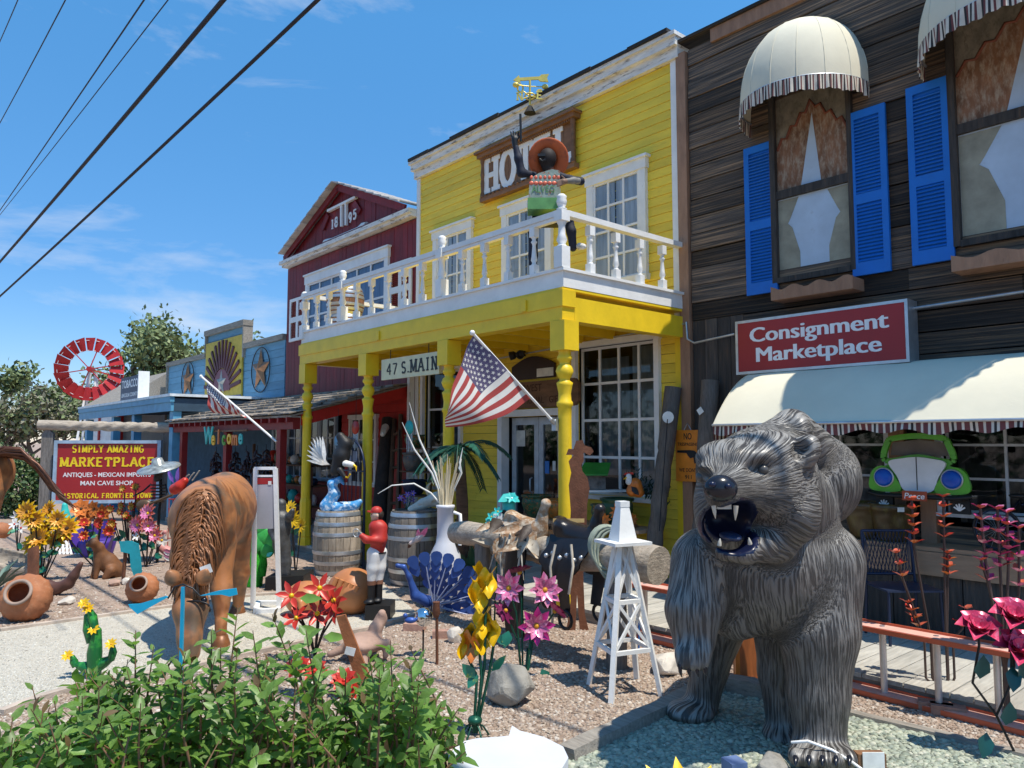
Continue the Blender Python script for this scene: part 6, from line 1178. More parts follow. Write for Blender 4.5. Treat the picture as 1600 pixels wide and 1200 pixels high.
# table of pots under the big shop window
t = T('goods_table', 'low plank table under the big window carrying painted pots', 'table', (-6.75, F - .35, DK), world=True)
for k in range(3): B('plank', MB().box((-8.0, F - .56 + k * .15, .68), (-5.72, F - .42 + k * .15, .72)), tanh, t)
for xx in (-7.85, -5.9):
    for yy in (F - .52, F - .18): B('leg', MB().box((xx, yy, DK), (xx + .06, yy + .06, .678)), tanh, t)
B('shelf', MB().box((-7.78, F - .5, .40), (-5.92, F - .15, .43)), tagw, t)
talG = mat('talavera_green', (.05, .13, .06), .3, var=.6, vs=14, col2=(.42, .12, .03), c2=(.54, .60), rnd=.1); talO = mat('talavera_orange', (.55, .18, .03), .3, var=.4, vs=14, col2=(.05, .14, .06), c2=(.52, .58), rnd=.1); terr = mat('terracotta', (.44, .17, .075), .65, var=.25, vs=6, col2=(.50, .27, .15), c2=(.55, .75), bump=.25, rnd=.08)
def pot(lab, loc, R_, H_, m, cat='pot', group=None, prof=None):
    t = T('pot', lab, cat, loc, RZ, group); B('bowl', MB().lathe([(R_ * a, H_ * b) for a, b in (prof or ((.6, 0), (.8, .2), (1, .6), (.95, .8), (.9, .86), (1.05, .92), (1.05, 1), (.9, 1), (.85, .8), (.6, .5), (0.001, .45)))], n=22), m, t); return t
pot('green and brown painted pot on the left of the goods table', (FY(838, 790, F - .35).x, F - .35, .722), .2, .3, talG); pot('brown orange painted pot in the middle of the goods table', (FY(866, 785, F - .35).x, F - .32, .722), .16, .26, talO)
sp = pot('square shouldered pot with a big orange sunflower on the goods table', (FY(964, 790, F - .42).x, F - .42, .735), .2, .33, mat('pot_dark_green', (.02, .07, .03), .3)); flower(sp, (0, -.2, .17), (0, -1, .1), .12, (orf, orf), 12, 1, terr, .4); flower(sp, (-.16, -.12, .08), (-.5, -1, .1), .08, (orf, orf), 8, 1, terr, .5); flower(sp, (.16, -.12, .08), (.5, -1, .1), .08, (orf, orf), 8, 1, terr, .5); B('saucer', MB().lathe([(.22, -.013), (.25, .0), (.25, .012), (.2, .006)], n=22), terr, sp)
pot('small red rimmed pot left of the sunflower pot', (FY(935, 790, F - .35).x, F - .3, .722), .13, .24, talG)
t = T('birdhouse', 'long birdhouse with a bright green roof in front of the shop window', 'birdhouse', FY(928, 740, F - .3), RZ); gr_ = mat('bright_green_roof', (.03, .28, .04), .4)
B('roof', MB().hexa([(-.22, -.14, -.02), (.16, -.14, -.02), (.22, .02, .12), (-.12, .02, .12)], [(-.22, -.14, 0), (.16, -.14, .0), (.22, .02, .14), (-.12, .02, .14)]), gr_, t); B('house', MB().box((-.16, -.08, -.20), (.14, .08, -.02)), dark2, t); B('stand', MB().box((-.25, -.1, -.23), (.6, .1, -.205)), wht, t); B('stand_leg', MB().box((-.15, -.02, -.72), (-.11, .02, -.232)), wht, t)
t = T('rooster_figure', 'painted rooster figure with white head and orange body beside the green birdhouse', 'figurine', FY(985, 775, F - .4), RZ)
S('body', cone(((.02, 0, .06), .07), ((.06, 0, .14), .075), ((.10, 0, .05), .07)) , .008, orf, t, .02); S('head', cone(((-.02, -.02, .17), .04), ((-.02, -.02, .235), .035)), .006, whf, t); B('comb', MB().prism([(-.08, .25), (-.06, .28), (.03, .285), (.04, .26)], (0, -.02, 0), w=(0, .02, 0)), redf, t); B('beak', MB().tube([(-.05, -.03, .22), (-.09, -.05, .20)], [.014, .002], 6), ylw, t); B('wing', MB().leaf((.0, -.07, .12), (.6, -.1, -.7), (0, -1, 0), .14, .07), blk, t)
t = T('garland', 'dark green evergreen garland hanging at the right end of the shop window', 'garland', FY(1010, 760, F - .2), RZ); gm_ = MB(); r6 = random.Random(8)
for i in range(260):
    k = i / 260; c = Vector((-.15 + .55 * k + r6.gauss(0, .05), r6.gauss(0, .05), .15 - .55 * k + .25 * k * k + r6.gauss(0, .06))); gm_.leaf(c, (r6.gauss(0, 1), r6.gauss(0, 1), r6.gauss(0, 1)), (0, 0, 1), .08, .025, .1, 2)
B('needles', gm_, mat('garland_green', (.012, .045, .022), .7, rnd=0), t, kind='stuff')
# carved rope twist poles leaning at the store corner
def twist(lab, a, b, r, split):
    a, b = Vector(a), Vector(b); t = T('carved_pole', lab, 'pole', a, world=True); m = (b - a); ax = m.normalized(); x = ax.orthogonal().normalized(); y = ax.cross(x); mb = MB(); n, k = 24, 60; vs = []; fs = []
    for i in range(k + 1):
        f_ = i / k; tw = f_ * m.length * 5.5; amp = .22 if f_ < split else 0
        for j in range(n):
            an = 2 * math.pi * j / n; rr = r * (1 - amp * (1 - abs(math.cos(1.5 * (an + tw)))) ) * (1 if f_ < split else 1.0); vs.append(a + m * f_ + (x * math.cos(an) + y * math.sin(an)) * rr)
    for i in range(k):
        for j in range(n): fs.append((i * n + j, i * n + (j + 1) % n, (i + 1) * n + (j + 1) % n, (i + 1) * n + j))
    mb.add(vs, fs, True); mb.add(vs[:n], [tuple(range(n))[::-1]]); mb.add(vs[-n:], [tuple(range(n))]); B('shaft', mb, mat('carved_grey_pole', (.17, .145, .125), .75, var=.35, st=(8, 8, 1.2), bump=.6) if 'carved_grey_pole' not in MATS else MATS['carved_grey_pole'], t); return t
bA = FY(1015, 880, F - .42); bA.z = DK; t = twist('grey rope twist carved pole leaning against the yellow wall with a white tag', bA, FY(1052, 605, F - .16), .10, .68)
B('tag', MB().lathe([(.07, 0), (.07, .004)], FY(1044, 652, F - .33), 14, ax=(.3, -1, 0)), tagw, t); B('wire', MB().tube([FY(1043, 655, F - .36), FY(1038, 720, F - .42), FY(1030, 830, F - .55)], .006, 5), blkm, t)
bA = FY(1088, 900, F - .42); bA.z = DK; t = twist('second rope twist carved pole leaning on the dark planks behind the bear', bA, FY(1110, 595, F - .16), .10, .66); price_tag(t, FY(1094, 642, F - .34), .07, .07, .6)
# no trespassing sign
t = T('warning_sign', 'orange no trespassing sign with a black pistol on the brown corner post', 'sign', FY(1075, 712, F - .1)); w_, h_ = .25, .60
B('plate', MB().box((-w_ / 2 - .05, 0, -h_ / 2), (w_ / 2 + .05, .008, h_ / 2)), orng, t); lt_ = text_mb('NO', .075, (0, -.0005, .19), (1, 0, 0), (0, 0, 1), .012, .002, .11); text_mb('TRESPASSING', .038, (0, -.0005, .115), (1, 0, 0), (0, 0, 1), .004, .002, .29, mb=lt_); text_mb("WE DON'T", .045, (0, -.0005, -.19), (1, 0, 0), (0, 0, 1), .004, .002, .26, mb=lt_); text_mb('911', .045, (0, -.0005, -.27), (1, 0, 0), (0, 0, 1), .004, .002, .09, mb=lt_); B('lettering', lt_, blk, t)
B('pistol_print', MB().prism([(-.15, .035), (-.15, .06), (.02, .065), (.09, .06), (.14, .02), (.15, -.08), (.09, -.09), (.075, -.02), (.03, -.03), (.0, .0), (-.02, .03)][::-1], (0, -.0005, 0), w=(0, -.003, 0)), blk, t); B('hanger', MB().tube([(-.05, .0, .3), (.0, .0, .38), (.05, .0, .3)], .006, 5), metalg, t)
# car front wall piece
cg = mat('car_green', (.10, .43, .03), .3, var=.15, rnd=0, coat=.4); cw = mat('car_white', (.72, .76, .80), .35, var=.12, vs=5, rnd=0); cbl = mat('headlight_blue', (.01, .10, .55), .25, rnd=0)
p = FY(1437, 745, F - .30); t = T('car_front_ornament', 'green and white rounded old car front with blue headlights and a Peace plate', 'wall ornament', p); s = SC(p) * 1.06; X = lambda u, v: ((u - 1437) * s, -(v - 745) * s)
def plate(name, pts, m, y, th=.02, par=t): return B(name, MB().prism([X(*p) for p in pts], (0, y, 0), w=(0, -th, 0)), m, par)
def rnd(pts, n=5): return [(p.x, p.y) for p in smooth_poly([Vector((a, b, 0)) for a, b in pts], n)]
bd = plate('body', rnd([(1374, 765), (1371, 745), (1378, 732), (1392, 729), (1400, 722), (1437, 712), (1474, 722), (1482, 729), (1496, 732), (1503, 745), (1500, 765), (1437, 768)]), cg, 0, .03)
fr_ = MB(); P_o = rnd([(1390, 722), (1394, 694), (1405, 688), (1437, 685), (1470, 688), (1478, 696), (1482, 722), (1437, 716)]); 
for a, b in zip(P_o, P_o[1:] + P_o[:1]): fr_.beam((X(*a)[0], -.01, X(*a)[1]), (X(*b)[0], -.01, X(*b)[1]), .05, .03, up=(0, 1, 0))
B('windscreen_frame', fr_, cg, t); plate('windscreen', [(1396, 714), (1400, 695), (1437, 690), (1472, 695), (1477, 714)], mat('mesh_grey', (.14, .12, .11), .6), .01, .004)
plate('bonnet', rnd([(1397, 724), (1418, 718), (1437, 716), (1456, 718), (1476, 724), (1466, 745), (1455, 766), (1420, 766), (1409, 745)]), cw, -.032, .03); plate('bonnet_seam', [(1436.4, 716), (1437.6, 716), (1437.6, 764), (1436.4, 764)], blk, -.063, .002)
for sx_ in (-1, 1):
    fd = plate('fender', rnd([(1437 + sx_ * 66, 766), (1437 + sx_ * 68, 746), (1437 + sx_ * 60, 733), (1437 + sx_ * 46, 730), (1437 + sx_ * 34, 742), (1437 + sx_ * 24, 766)][::sx_]), cg, -.032, .03)
    c = X(1437 + sx_ * 47, 747); B('headlight', MB().lathe([(.075, 0), (.078, .02), (.055, .035), (0, .042)], (c[0], -.062, c[1]), 20, ax=(0, -1, 0)), cbl, fd); B('headlight_rim', MB().tube([(c[0] + .082 * math.cos(a), -.066, c[1] + .082 * math.sin(a)) for a in np.linspace(0, 6.284, 25)], .009, 6, False), metalg, fd)
    m_ = X(1437 + sx_ * 84, 705); c2_ = X(1437 + sx_ * 60, 722); B('mirror', MB().tube([(c2_[0], -.02, c2_[1]), (m_[0], -.06, m_[1])], .007, 5).lathe([(.0, -.01), (.03, -.01), (.034, .0), (.0, .012)], (m_[0], -.06, m_[1]), 14, ax=(0, -1, 0)), blkm, t)
    wc = X(1437 + sx_ * 52, 786); ww = MB()
    for k in range(5): ww.beam((wc[0], -.01 - .0005 * k, wc[1] - .03), (wc[0] + .05 * math.cos(rad(30 + 30 * k)), -.01 - .0005 * k, wc[1] - .03 + .06 * math.sin(rad(30 + 30 * k))), .012, .006, up=(0, 1, 0))
    B('tyre_tread', ww, signwht, t)
    B('tyre', MB().box((wc[0] - .075, .0, wc[1] - .06), (wc[0] + .075, .04, wc[1] + .06)), blk, t)
B('bumper', MB().tube([(X(1367, 768)[0], -.05, X(1367, 770)[1]), (X(1385, 771)[0], -.09, X(1385, 773)[1]), (X(1489, 771)[0], -.09, X(1489, 773)[1]), (X(1507, 768)[0], -.05, X(1507, 770)[1])], .035, 10, flat=.6), blk, t)
pl_ = B('number_plate', MB().box((X(1420, 0)[0], -.135, X(0, 779)[1]), (X(1454, 0)[0], -.128, X(0, 765)[1])), orng if 0 else mat('plate_red', (.45, .08, .03), .5), t); B('lettering', text_mb('Peace', .05, (X(1437, 0)[0], -.1355, X(0, 776)[1]), (1, 0, 0), (0, 0, 1), .012, .002, .17, shear=.2), signwht, pl_)
# planters, chair and bicycle on the boardwalk
brp = mat('glazed_brown_pot', (.11, .065, .025), .3, var=.5, vs=5, st=(1, 1, .4), col2=(.16, .13, .03), c2=(.5, .7), rnd=.15)
for u, lab, r_ in ((1352, 'brown glazed planter on the bench half behind the bear', .18), (1395, 'brown glazed planter with a white tag on the bench behind the metal chair', .19)):
    p = FY(u, 858, F - .24); pt_ = pot(lab, (p.x, F - .22, .843), r_, .34, brp, 'planter', None, ((.6, 0), (.75, .1), (.95, .6), (.97, .8), (1.08, .84), (1.08, 1), (.92, 1), (.85, .7), (.001, .65)))
price_tag(pt_, (-.03, -.215, .30), .06, .04)
t = T('metal_chair', 'dark blue metal mesh chair on the boardwalk in front of the planters', 'chair', FY(1412, 950, F - .85), RZ); t.location.z = DK; nv = mat('navy_metal', (.022, .034, .075), .4, .3)
for x_ in (-.22, .22):
    B('leg', MB().tube([(x_, -.2, 0), (x_ * .95, -.18, .42)], .012, 6), nv, t); B('leg', MB().tube([(x_, .22, 0), (x_ * .95, .2, .42), (x_ * .95, .26, .86)], .012, 6), nv, t)
B('seat', MB().box((-.23, -.2, .42), (.23, .22, .435)), nv, t); B('back_frame', MB().tube([(-.21, .26, .86), (.21, .26, .86)], .013, 6).tube([(-.21, .22, .5), (.21, .22, .5)], .012, 6), nv, t)
bm_ = MB()
for k in range(14): x_ = -.2 + .4 * k / 13; bm_.beam((x_, .222, .5), (min(x_ + .1, .2), .25, .86), .006); bm_.beam((x_, .226, .5), (max(x_ - .1, -.2), .254, .86), .006)
B('mesh_back', bm_, nv, t)
t = T('bicycle', 'dark bicycle parked against the shop front at the right edge', 'bicycle', FY(1560, 872, F - .3)); t.location.z = .845; t.scale = (.58,) * 3
def wheel(cx):
    w = B('wheel', MB().tube([(cx + .30 * math.cos(a), 0, .31 + .30 * math.sin(a)) for a in np.linspace(0, 6.284, 33)], .018, 6, False), blk, t); B('rim', MB().tube([(cx + .272 * math.cos(a), 0, .31 + .272 * math.sin(a)) for a in np.linspace(0, 6.284, 33)], .01, 5, False), nv, w); sp_ = MB()
    for k in range(10): a = k * math.pi / 10; sp_.tube([(cx + .27 * math.cos(a), 0, .31 + .27 * math.sin(a)), (cx - .27 * math.cos(a), 0, .31 - .27 * math.sin(a))], .002, 3)
    B('spokes', sp_, metalg, w, kind='stuff')
wheel(0); wheel(1.0); B('frame', MB().tube([(0, 0, .31), (.42, 0, .3), (.30, 0, .75), (0, 0, .31)], .014, 6).tube([(.42, 0, .3), (.82, 0, .78), (.32, 0, .68)], .014, 6).tube([(1.0, 0, .31), (.80, 0, .85), (.72, 0, .9)], .014, 6), nv, t); B('saddle', MB().ell((.28, 0, .80), (.12, .06, .035), 10, 6), blk, t)
# orange ladder lying on its side along the boardwalk edge
lo_ = mat('ladder_orange_fibreglass', (.60, .13, .06), .45, var=.15, rnd=.03); lf_ = mat('ladder_faded_pink', (.72, .42, .34), .5, var=.15, rnd=.03); al = mat('aluminium_rung', (.62, .57, .54), .4, .5, rnd=.04)
lx0, lx1 = G(995, 985).x, .6; ly = PY - .07; t = T('ladder', 'orange fibreglass ladder lying on its side along the boardwalk edge', 'ladder', (-2, ly, 0), world=True)
for z0 in (.03, .47): B('rail', MB().box((lx0, ly - .07, z0), (lx1, ly + .055, z0 + .014)), lf_, t); B('rail_web', MB().box((lx0, ly + .0555, z0 - .02), (lx1, ly + .063, z0 + .03)), lo_, t); B('rail_web', MB().box((lx0, ly - .078, z0 - .022), (lx1, ly - .0705, z0 + .010)), lo_, t)
x = lx0 + .25
while x < lx1: B('rung', MB().tube([(x, ly, .042), (x + .0, ly, .469)], .027, 10, flat=.8), al, t); B('rung_bolt', MB().lathe([(.018, 0), (.018, .006)], (x, ly, .482), 8), metalg, t); x += .345
# balcony barrels, sombrero figure and weathervane
barrel('lower brown wooden keg of the stack on the balcony', (FY(538, 480, PY + .6).x, PY + .62, 3.335), .32, .50, oakb, 'kegs stacked on the balcony'); barrel('upper brown wooden keg of the stack on the balcony', (FY(538, 480, PY + .6).x, PY + .62, 3.84), .31, .46, oakb, 'kegs stacked on the balcony')
p = DP(860, 335, 8.08); t = T('sombrero_figure', 'metal musician in an orange sombrero with a painted tin box body on the balcony rail', 'sculpture', p, RZ); s = SC(p); q = lambda u, v, d=0: ((u - 860) * s, d, (335 - v) * s)
tin = mat('painted_tin', (.30, .37, .31), .5, .2, var=.3, vs=7, col2=(.36, .10, .04), c2=(.56, .62), bump=.3); tin2 = mat('painted_tin_green', (.12, .30, .10), .5, .2, var=.3, vs=6); nav = mat('black_navy_cloth', (.012, .016, .035), .7)
prf = [(825, 330), (827, 290), (832, 280), (842, 274), (862, 268), (874, 270), (876, 330)]
bx_ = B('tin_body', MB().prism([(q(u, v)[0], q(u, v)[2]) for u, v in prf][::-1], (0, -.10, 0), w=(0, .24, 0)), tin, t); B('tin_band', MB().box(q(824.5, 331, -.103), q(876.5, 313, .143)), tin2, bx_)
B('lettering', text_mb('ALVEG', .075, q(848, 305, -.104), (1, 0, 0), (0, 0, 1), .0, .003, .24), tin2, bx_); tr_ = MB()
for k in range(7): tr_.ell(q(830 + k * 7, 290, -.10), (.026, .006, .022), 8, 4)
for k in range(7): tr_.ell(q(830 + k * 7, 281, -.10), (.018, .005, .022), 8, 4)
B('painted_houses', tr_, corl, bx_)
S('head', [('e', q(856, 245, 0), (.095, .095, .11))] + cone((q(855, 250, 0), .07), (q(856, 262, 0), .06)), .01, mat('dark_brown_head', (.02, .012, .01), .7), t); B('neck', MB().lathe([(.05, 0), (.06, .09)], q(857, 270), 12), mat('rust_neck', (.13, .05, .04), .6), t)
B('moustache', MB().tube([q(843, 252, -.10), q(847, 256, -.11), q(852, 253, -.11)], .012, 5), blk, t); B('sunglasses', MB().box(q(840, 247, -.10), q(852, 243, -.085)), blk, t)
nd = Vector((.10, -.95, -.30)).normalized(); cs_ = Vector(q(857, 243, .06)); B('sombrero', MB().lathe([(.07, -.02), (.12, -.015), (.18, .005), (.215, .03), (.222, .036), (.215, .046), (.12, .01), (.10, .0), (.09, -.12), (.04, -.2), (0, -.21)], cs_, 28, ax=nd), mat('sombrero_orange', (.58, .12, .03), .6, var=.3, vs=5, col2=(.30, .07, .03), c2=(.55, .7)), t)
S('arm', cone((q(835, 272, 0), .035), (q(815, 272, -.06), .045), (q(810, 250, -.08), .042), (q(806, 232, -.08), .032)), .009, nav, t); S('arm', cone((q(872, 272, 0), .04), (q(890, 280, -.02), .04), (q(907, 285, -.06), .045)), .009, nav, t); S('forearm', cone((q(907, 285, -.06), .035), (q(895, 287, -.12), .032), (q(884, 290, -.16), .03)), .008, mat('grey_sleeve', (.22, .21, .19), .6), t)
S('hand', cone((q(805, 230, -.08), .03), (q(804, 219, -.08), .034)) + [('c', q(800 + k * 3, 215, -.08), q(798 + k * 4, 206 + abs(k - 1), -.08), .012, .008) for k in range(4)] + [('c', q(808, 220, -.09), q(813, 214, -.10), .012, .009)], .006, blk, t, .008)
S('hand', cone((q(884, 290, -.16), .028), (q(879, 292, -.18), .03)) + [('c', q(877, 289 + k * 2.5, -.19), q(869, 293 + k * 2.5, -.20), .010, .007) for k in range(4)] + [('c', q(880, 287, -.19), q(876, 284, -.2), .010, .008)], .005, mat('wood_hand', (.25, .15, .10), .6), t, .007)
B('stick', MB().tube([q(814, 224, -.10), q(813, 180, -.10)], .014, 6), blk, t); S('leg', cone((q(840, 333, .28), .06), (q(834, 350, .26), .055), (q(834, 390, .26), .05), (q(833, 424, .26), .042)), .01, nav, t); S('leg', cone((q(868, 333, .12), .06), (q(888, 338, .08), .058), (q(893, 360, .05), .05), (q(896, 385, .08), .042)), .01, nav, t); B('pelvis', MB().box(q(832, 343, .16), q(880, 330, .32)), nav, t)
for u, v in ((829, 434), (903, 388)): S('boot', cone((q(u + 3, v - 4, .26 if u < 850 else .05), .04), (q(u - 2 if u < 850 else u + 8, v - 1, .19 if u < 850 else -.02), .032)), .008, whtold, t)
gold = mat('weathervane_yellow', (.72, .58, .14), .4, .3); p = DP(828, 168, 11.0); t = T('weathervane', 'yellow arrow weathervane with compass letters on the hotel roof edge', 'weathervane', p, RZ); s = SC(p); q = lambda u, v, d=0: ((u - 828) * s, d, (168 - v) * s)
B('mast', MB().tube([q(828, 172), q(828, 124)], .016, 7), gold, t); B('foot', MB().lathe([(.09, -.05), (.03, .06)], q(828, 172), 10), MATS['tar_paper'], t); ar = [(802, 124), (811, 116), (812, 120), (843, 118), (846, 115), (858, 114), (855, 120), (857, 127), (844, 126), (841, 123), (812, 125), (814, 129)]
B('arrow', MB().prism([(q(u, v)[0], q(u, v)[2]) for u, v in ar][::-1], (0, -.01, 0), w=(0, .02, 0)), gold, t)
for u, v, d in ((806, 134, -.05), (852, 132, .05)): B('cup', MB().tube([q(828, 134, 0), q(u, v, d)], .008, 5).ell(q(u, v, d), (.05, .04, .04), 10, 6), gold, t)
for ch_, u, v, d in (('O', 813, 144, .0), ('N', 812, 162, -.1), ('E', 843, 160, -.1), ('S', 844, 147, .1)): B('compass_letter', slab(ch_, .12, q(u, v, d), (1, 0, 0), (0, 0, 1), .2, .012, width=.09), gold, t); B('compass_arm', MB().tube([q(828, 150, 0), q(u + (4 if u < 828 else -3), v - 3, d)], .009, 5), gold, t)
B('scroll', MB().tube([q(828 + 8 * math.cos(a), 150 + 4 * math.sin(a), .03 * math.sin(a)) for a in np.linspace(0, 6.28, 13)], .012, 5, False), gold, t)
# power lines overhead: straight spans along the street, seen from below
cab = mat('black_cable', (.018, .018, .03), .6, rnd=0)
for i, (u0, v0, u1, v1, d0, d1, r_) in enumerate(((-60, 477, 405, -80, 24, 7.2, .027), (-60, 517, 540, -54, 22, 7.5, .022), (-40, 385, 260, -62, 26, 9, .011), (-40, 385, 300, -59, 26.5, 9, .008), (-30, 246, 125, -52, 22, 11, .010), (-20, 108, 45, -48, 20, 13, .010))):
    a, b = DP(u0, v0, d0), DP(u1, v1, d1); lab = ('thick twisted black power cable nearest the pole side', 'thick smooth black power cable closest to the hotel roof', 'thin wire left of the thick twisted cable', 'thinnest wire just right of the upper thin wire', 'thin wire crossing the upper left corner', 'short bit of wire at the extreme upper left corner')[i]
    e = b + (b - a) * .5; mb = MB().tube([a.lerp(e, k / 10) + Vector((0, 0, -.10 * math.sin(math.pi * k / 10))) for k in range(11)], r_, 7); tag(B('power_line', mb, cab), lab, 'cable', 'power lines over the street')
# ================================================================ left half of the yard
# entrance sign: carved log frame and red board
t = T('marketplace_sign', 'red SIMPLY AMAZING MARKETPLACE board in a pale blue frame under a rope carved log', 'sign', DP(165, 815, 16.6), RZ + .10); t.location.z = 0; s = 16.6 / FPX; zq = lambda v: CAMH - (v - 690) * s; xq = lambda u: (u - 165) * s
x0, x1, z0, z1 = xq(85), xq(245), zq(786), zq(688)
e = .07
B('frame', MB().box((x0, -.05, z0), (x0 + e, .07, z1)).box((x1 - e, -.05, z0), (x1, .07, z1)).box((x0 + e, -.05, z0), (x1 - e, .07, z0 + e)).box((x0 + e, -.05, z1 - e), (x1 - e, .07, z1)), mat('pale_blue_frame', (.34, .46, .58), .5, rnd=0), t)
B('panel', MB().box((x0 + e, -.02, z0 + e), (x1 - e, .05, z1 - e)), signred, t)
U_, V_ = (1, 0, 0), (0, 0, 1); lt_ = slab('SIMPLY AMAZING', .155, (0, -.0205, zq(707)), U_, V_, .19, .004, width=1.50); slab('MARKETPLACE', .20, (0, -.0205, zq(729)), U_, V_, .21, .004, width=1.98, mb=lt_); slab('HISTORICAL FRONTIER TOWN', .105, (0, -.0205, zq(778)), U_, V_, .2, .004, width=1.95, mb=lt_); B('lettering', lt_, signyel, t)
lw_ = text_mb('ANTIQUES - MEXICAN IMPORTS', .095, (0, -.0205, zq(745)), U_, V_, .012, .004, 1.85); text_mb('MAN CAVE SHOP', .095, (0, -.0205, zq(758)), U_, V_, .012, .004, 1.1, mb=lw_); B('lettering', lw_, signwht, t)
for u in (70, 254):
    x_ = xq(u); B('post', MB().prism([(x_ - .12, 0), (x_ + .12, 0), (x_ + .12, zq(678)), (x_ + .05, zq(672)), (x_ - .05, zq(672)), (x_ - .12, zq(678))], (0, .17, 0), w=(0, -.09, 0)), greyv, t)
tw = MB(); a_, b_ = Vector((xq(56), .12, zq(664))), Vector((xq(268), .12, zq(668))); k, n = 70, 18; vs = []; fs = []
for i in range(k + 1):
    f_ = i / k; amp = .34 if .22 < f_ < .82 else 0; c = a_.lerp(b_, f_)
    for j in range(n): an = 2 * math.pi * j / n; rr = .115 * (1 - amp * (1 - abs(math.cos(1.5 * an + f_ * 30)))); vs.append(c + Vector((0, math.cos(an) * rr, math.sin(an) * rr)))
for i in range(k):
    for j in range(n): fs.append((i * n + j, i * n + (j + 1) % n, (i + 1) * n + (j + 1) % n, (i + 1) * n + j))
tw.add(vs, fs, True); tw.add(vs[:n], [tuple(range(n))]); tw.add(vs[-n:], [tuple(range(n))]); B('log', tw, logm, t)
# windmill
wr = mat('windmill_red', (.52, .03, .03), .4, .2, var=.2, rnd=.12); wp = DP(140, 700, 30); wp.z = 0; hz_ = CAMH + (690 - 578) * 30 / FPX
t = T('windmill', 'red bladed farm windmill with red tail vane on a white tower', 'windmill', wp, RZ + .28)
R_ = 1.24
for k in range(20):
    a = 2 * math.pi * k / 20; c, s_ = math.cos(a), math.sin(a); ux, tx = Vector((c, 0, s_)), Vector((-s_, 0, c)); w0, w1 = .10, .19; tl_ = Vector((0, .07, 0)); h_ = Vector((0, -.55, hz_))
    B('blade', MB().hexa([h_ + ux * .58 * R_ - tx * w0 - tl_ * .6, h_ + ux * .58 * R_ + tx * w0 + tl_ * .6, h_ + ux * .58 * R_ + tx * w0 + tl_ * .6 + Vector((0, .012, 0)), h_ + ux * .58 * R_ - tx * w0 - tl_ * .6 + Vector((0, .012, 0))], [h_ + ux * R_ - tx * w1 - tl_, h_ + ux * R_ + tx * w1 + tl_, h_ + ux * R_ + tx * w1 + tl_ + Vector((0, .012, 0)), h_ + ux * R_ - tx * w1 - tl_ + Vector((0, .012, 0))]), wr, t)
for k in range(6): a = k * math.pi / 3 + .2; B('spoke', MB().beam((0, -.52, hz_), (math.cos(a) * R_, -.52, hz_ + math.sin(a) * R_), .035), wr, t)
for rr in (.60, .92): B('ring', MB().tube([(rr * R_ * math.cos(a), -.53, hz_ + rr * R_ * math.sin(a)) for a in np.linspace(0, 6.284, 41)], .010, 5, False), wht, t)
B('hub', MB().lathe([(.1, 0), (.12, .2), (.1, .5)], (0, -.62, hz_), 12, ax=(0, 1, 0)), wr, t); B('tail_boom', MB().beam((0, -.1, hz_), (1.7, .5, hz_ - .45), .05), wr, t); B('tail_vane', MB().prism([(0, -.25), (1.0, -.75), (1.15, .30), (.1, .35)], (1.5, .5, hz_ - .55), (.96, .28, 0), (0, 0, 1), (0, .015, 0)), wr, t)
for sx_ in (-1, 1):
    for sy_ in (-1, 1): B('tower_leg', MB().beam((sx_ * .55, sy_ * .55, 0), (sx_ * .10, sy_ * .10, hz_ - .1), .07), wht, t)
for f_ in (.35, .6, .8):
    w_ = .55 + (.10 - .55) * f_; z = hz_ * f_; P_ = [(-w_, -w_, z), (w_, -w_, z), (w_, w_, z), (-w_, w_, z)]
    for i in range(4): B('tower_bar', MB().beam(P_[i], P_[(i + 1) % 4], .04), wht, t)
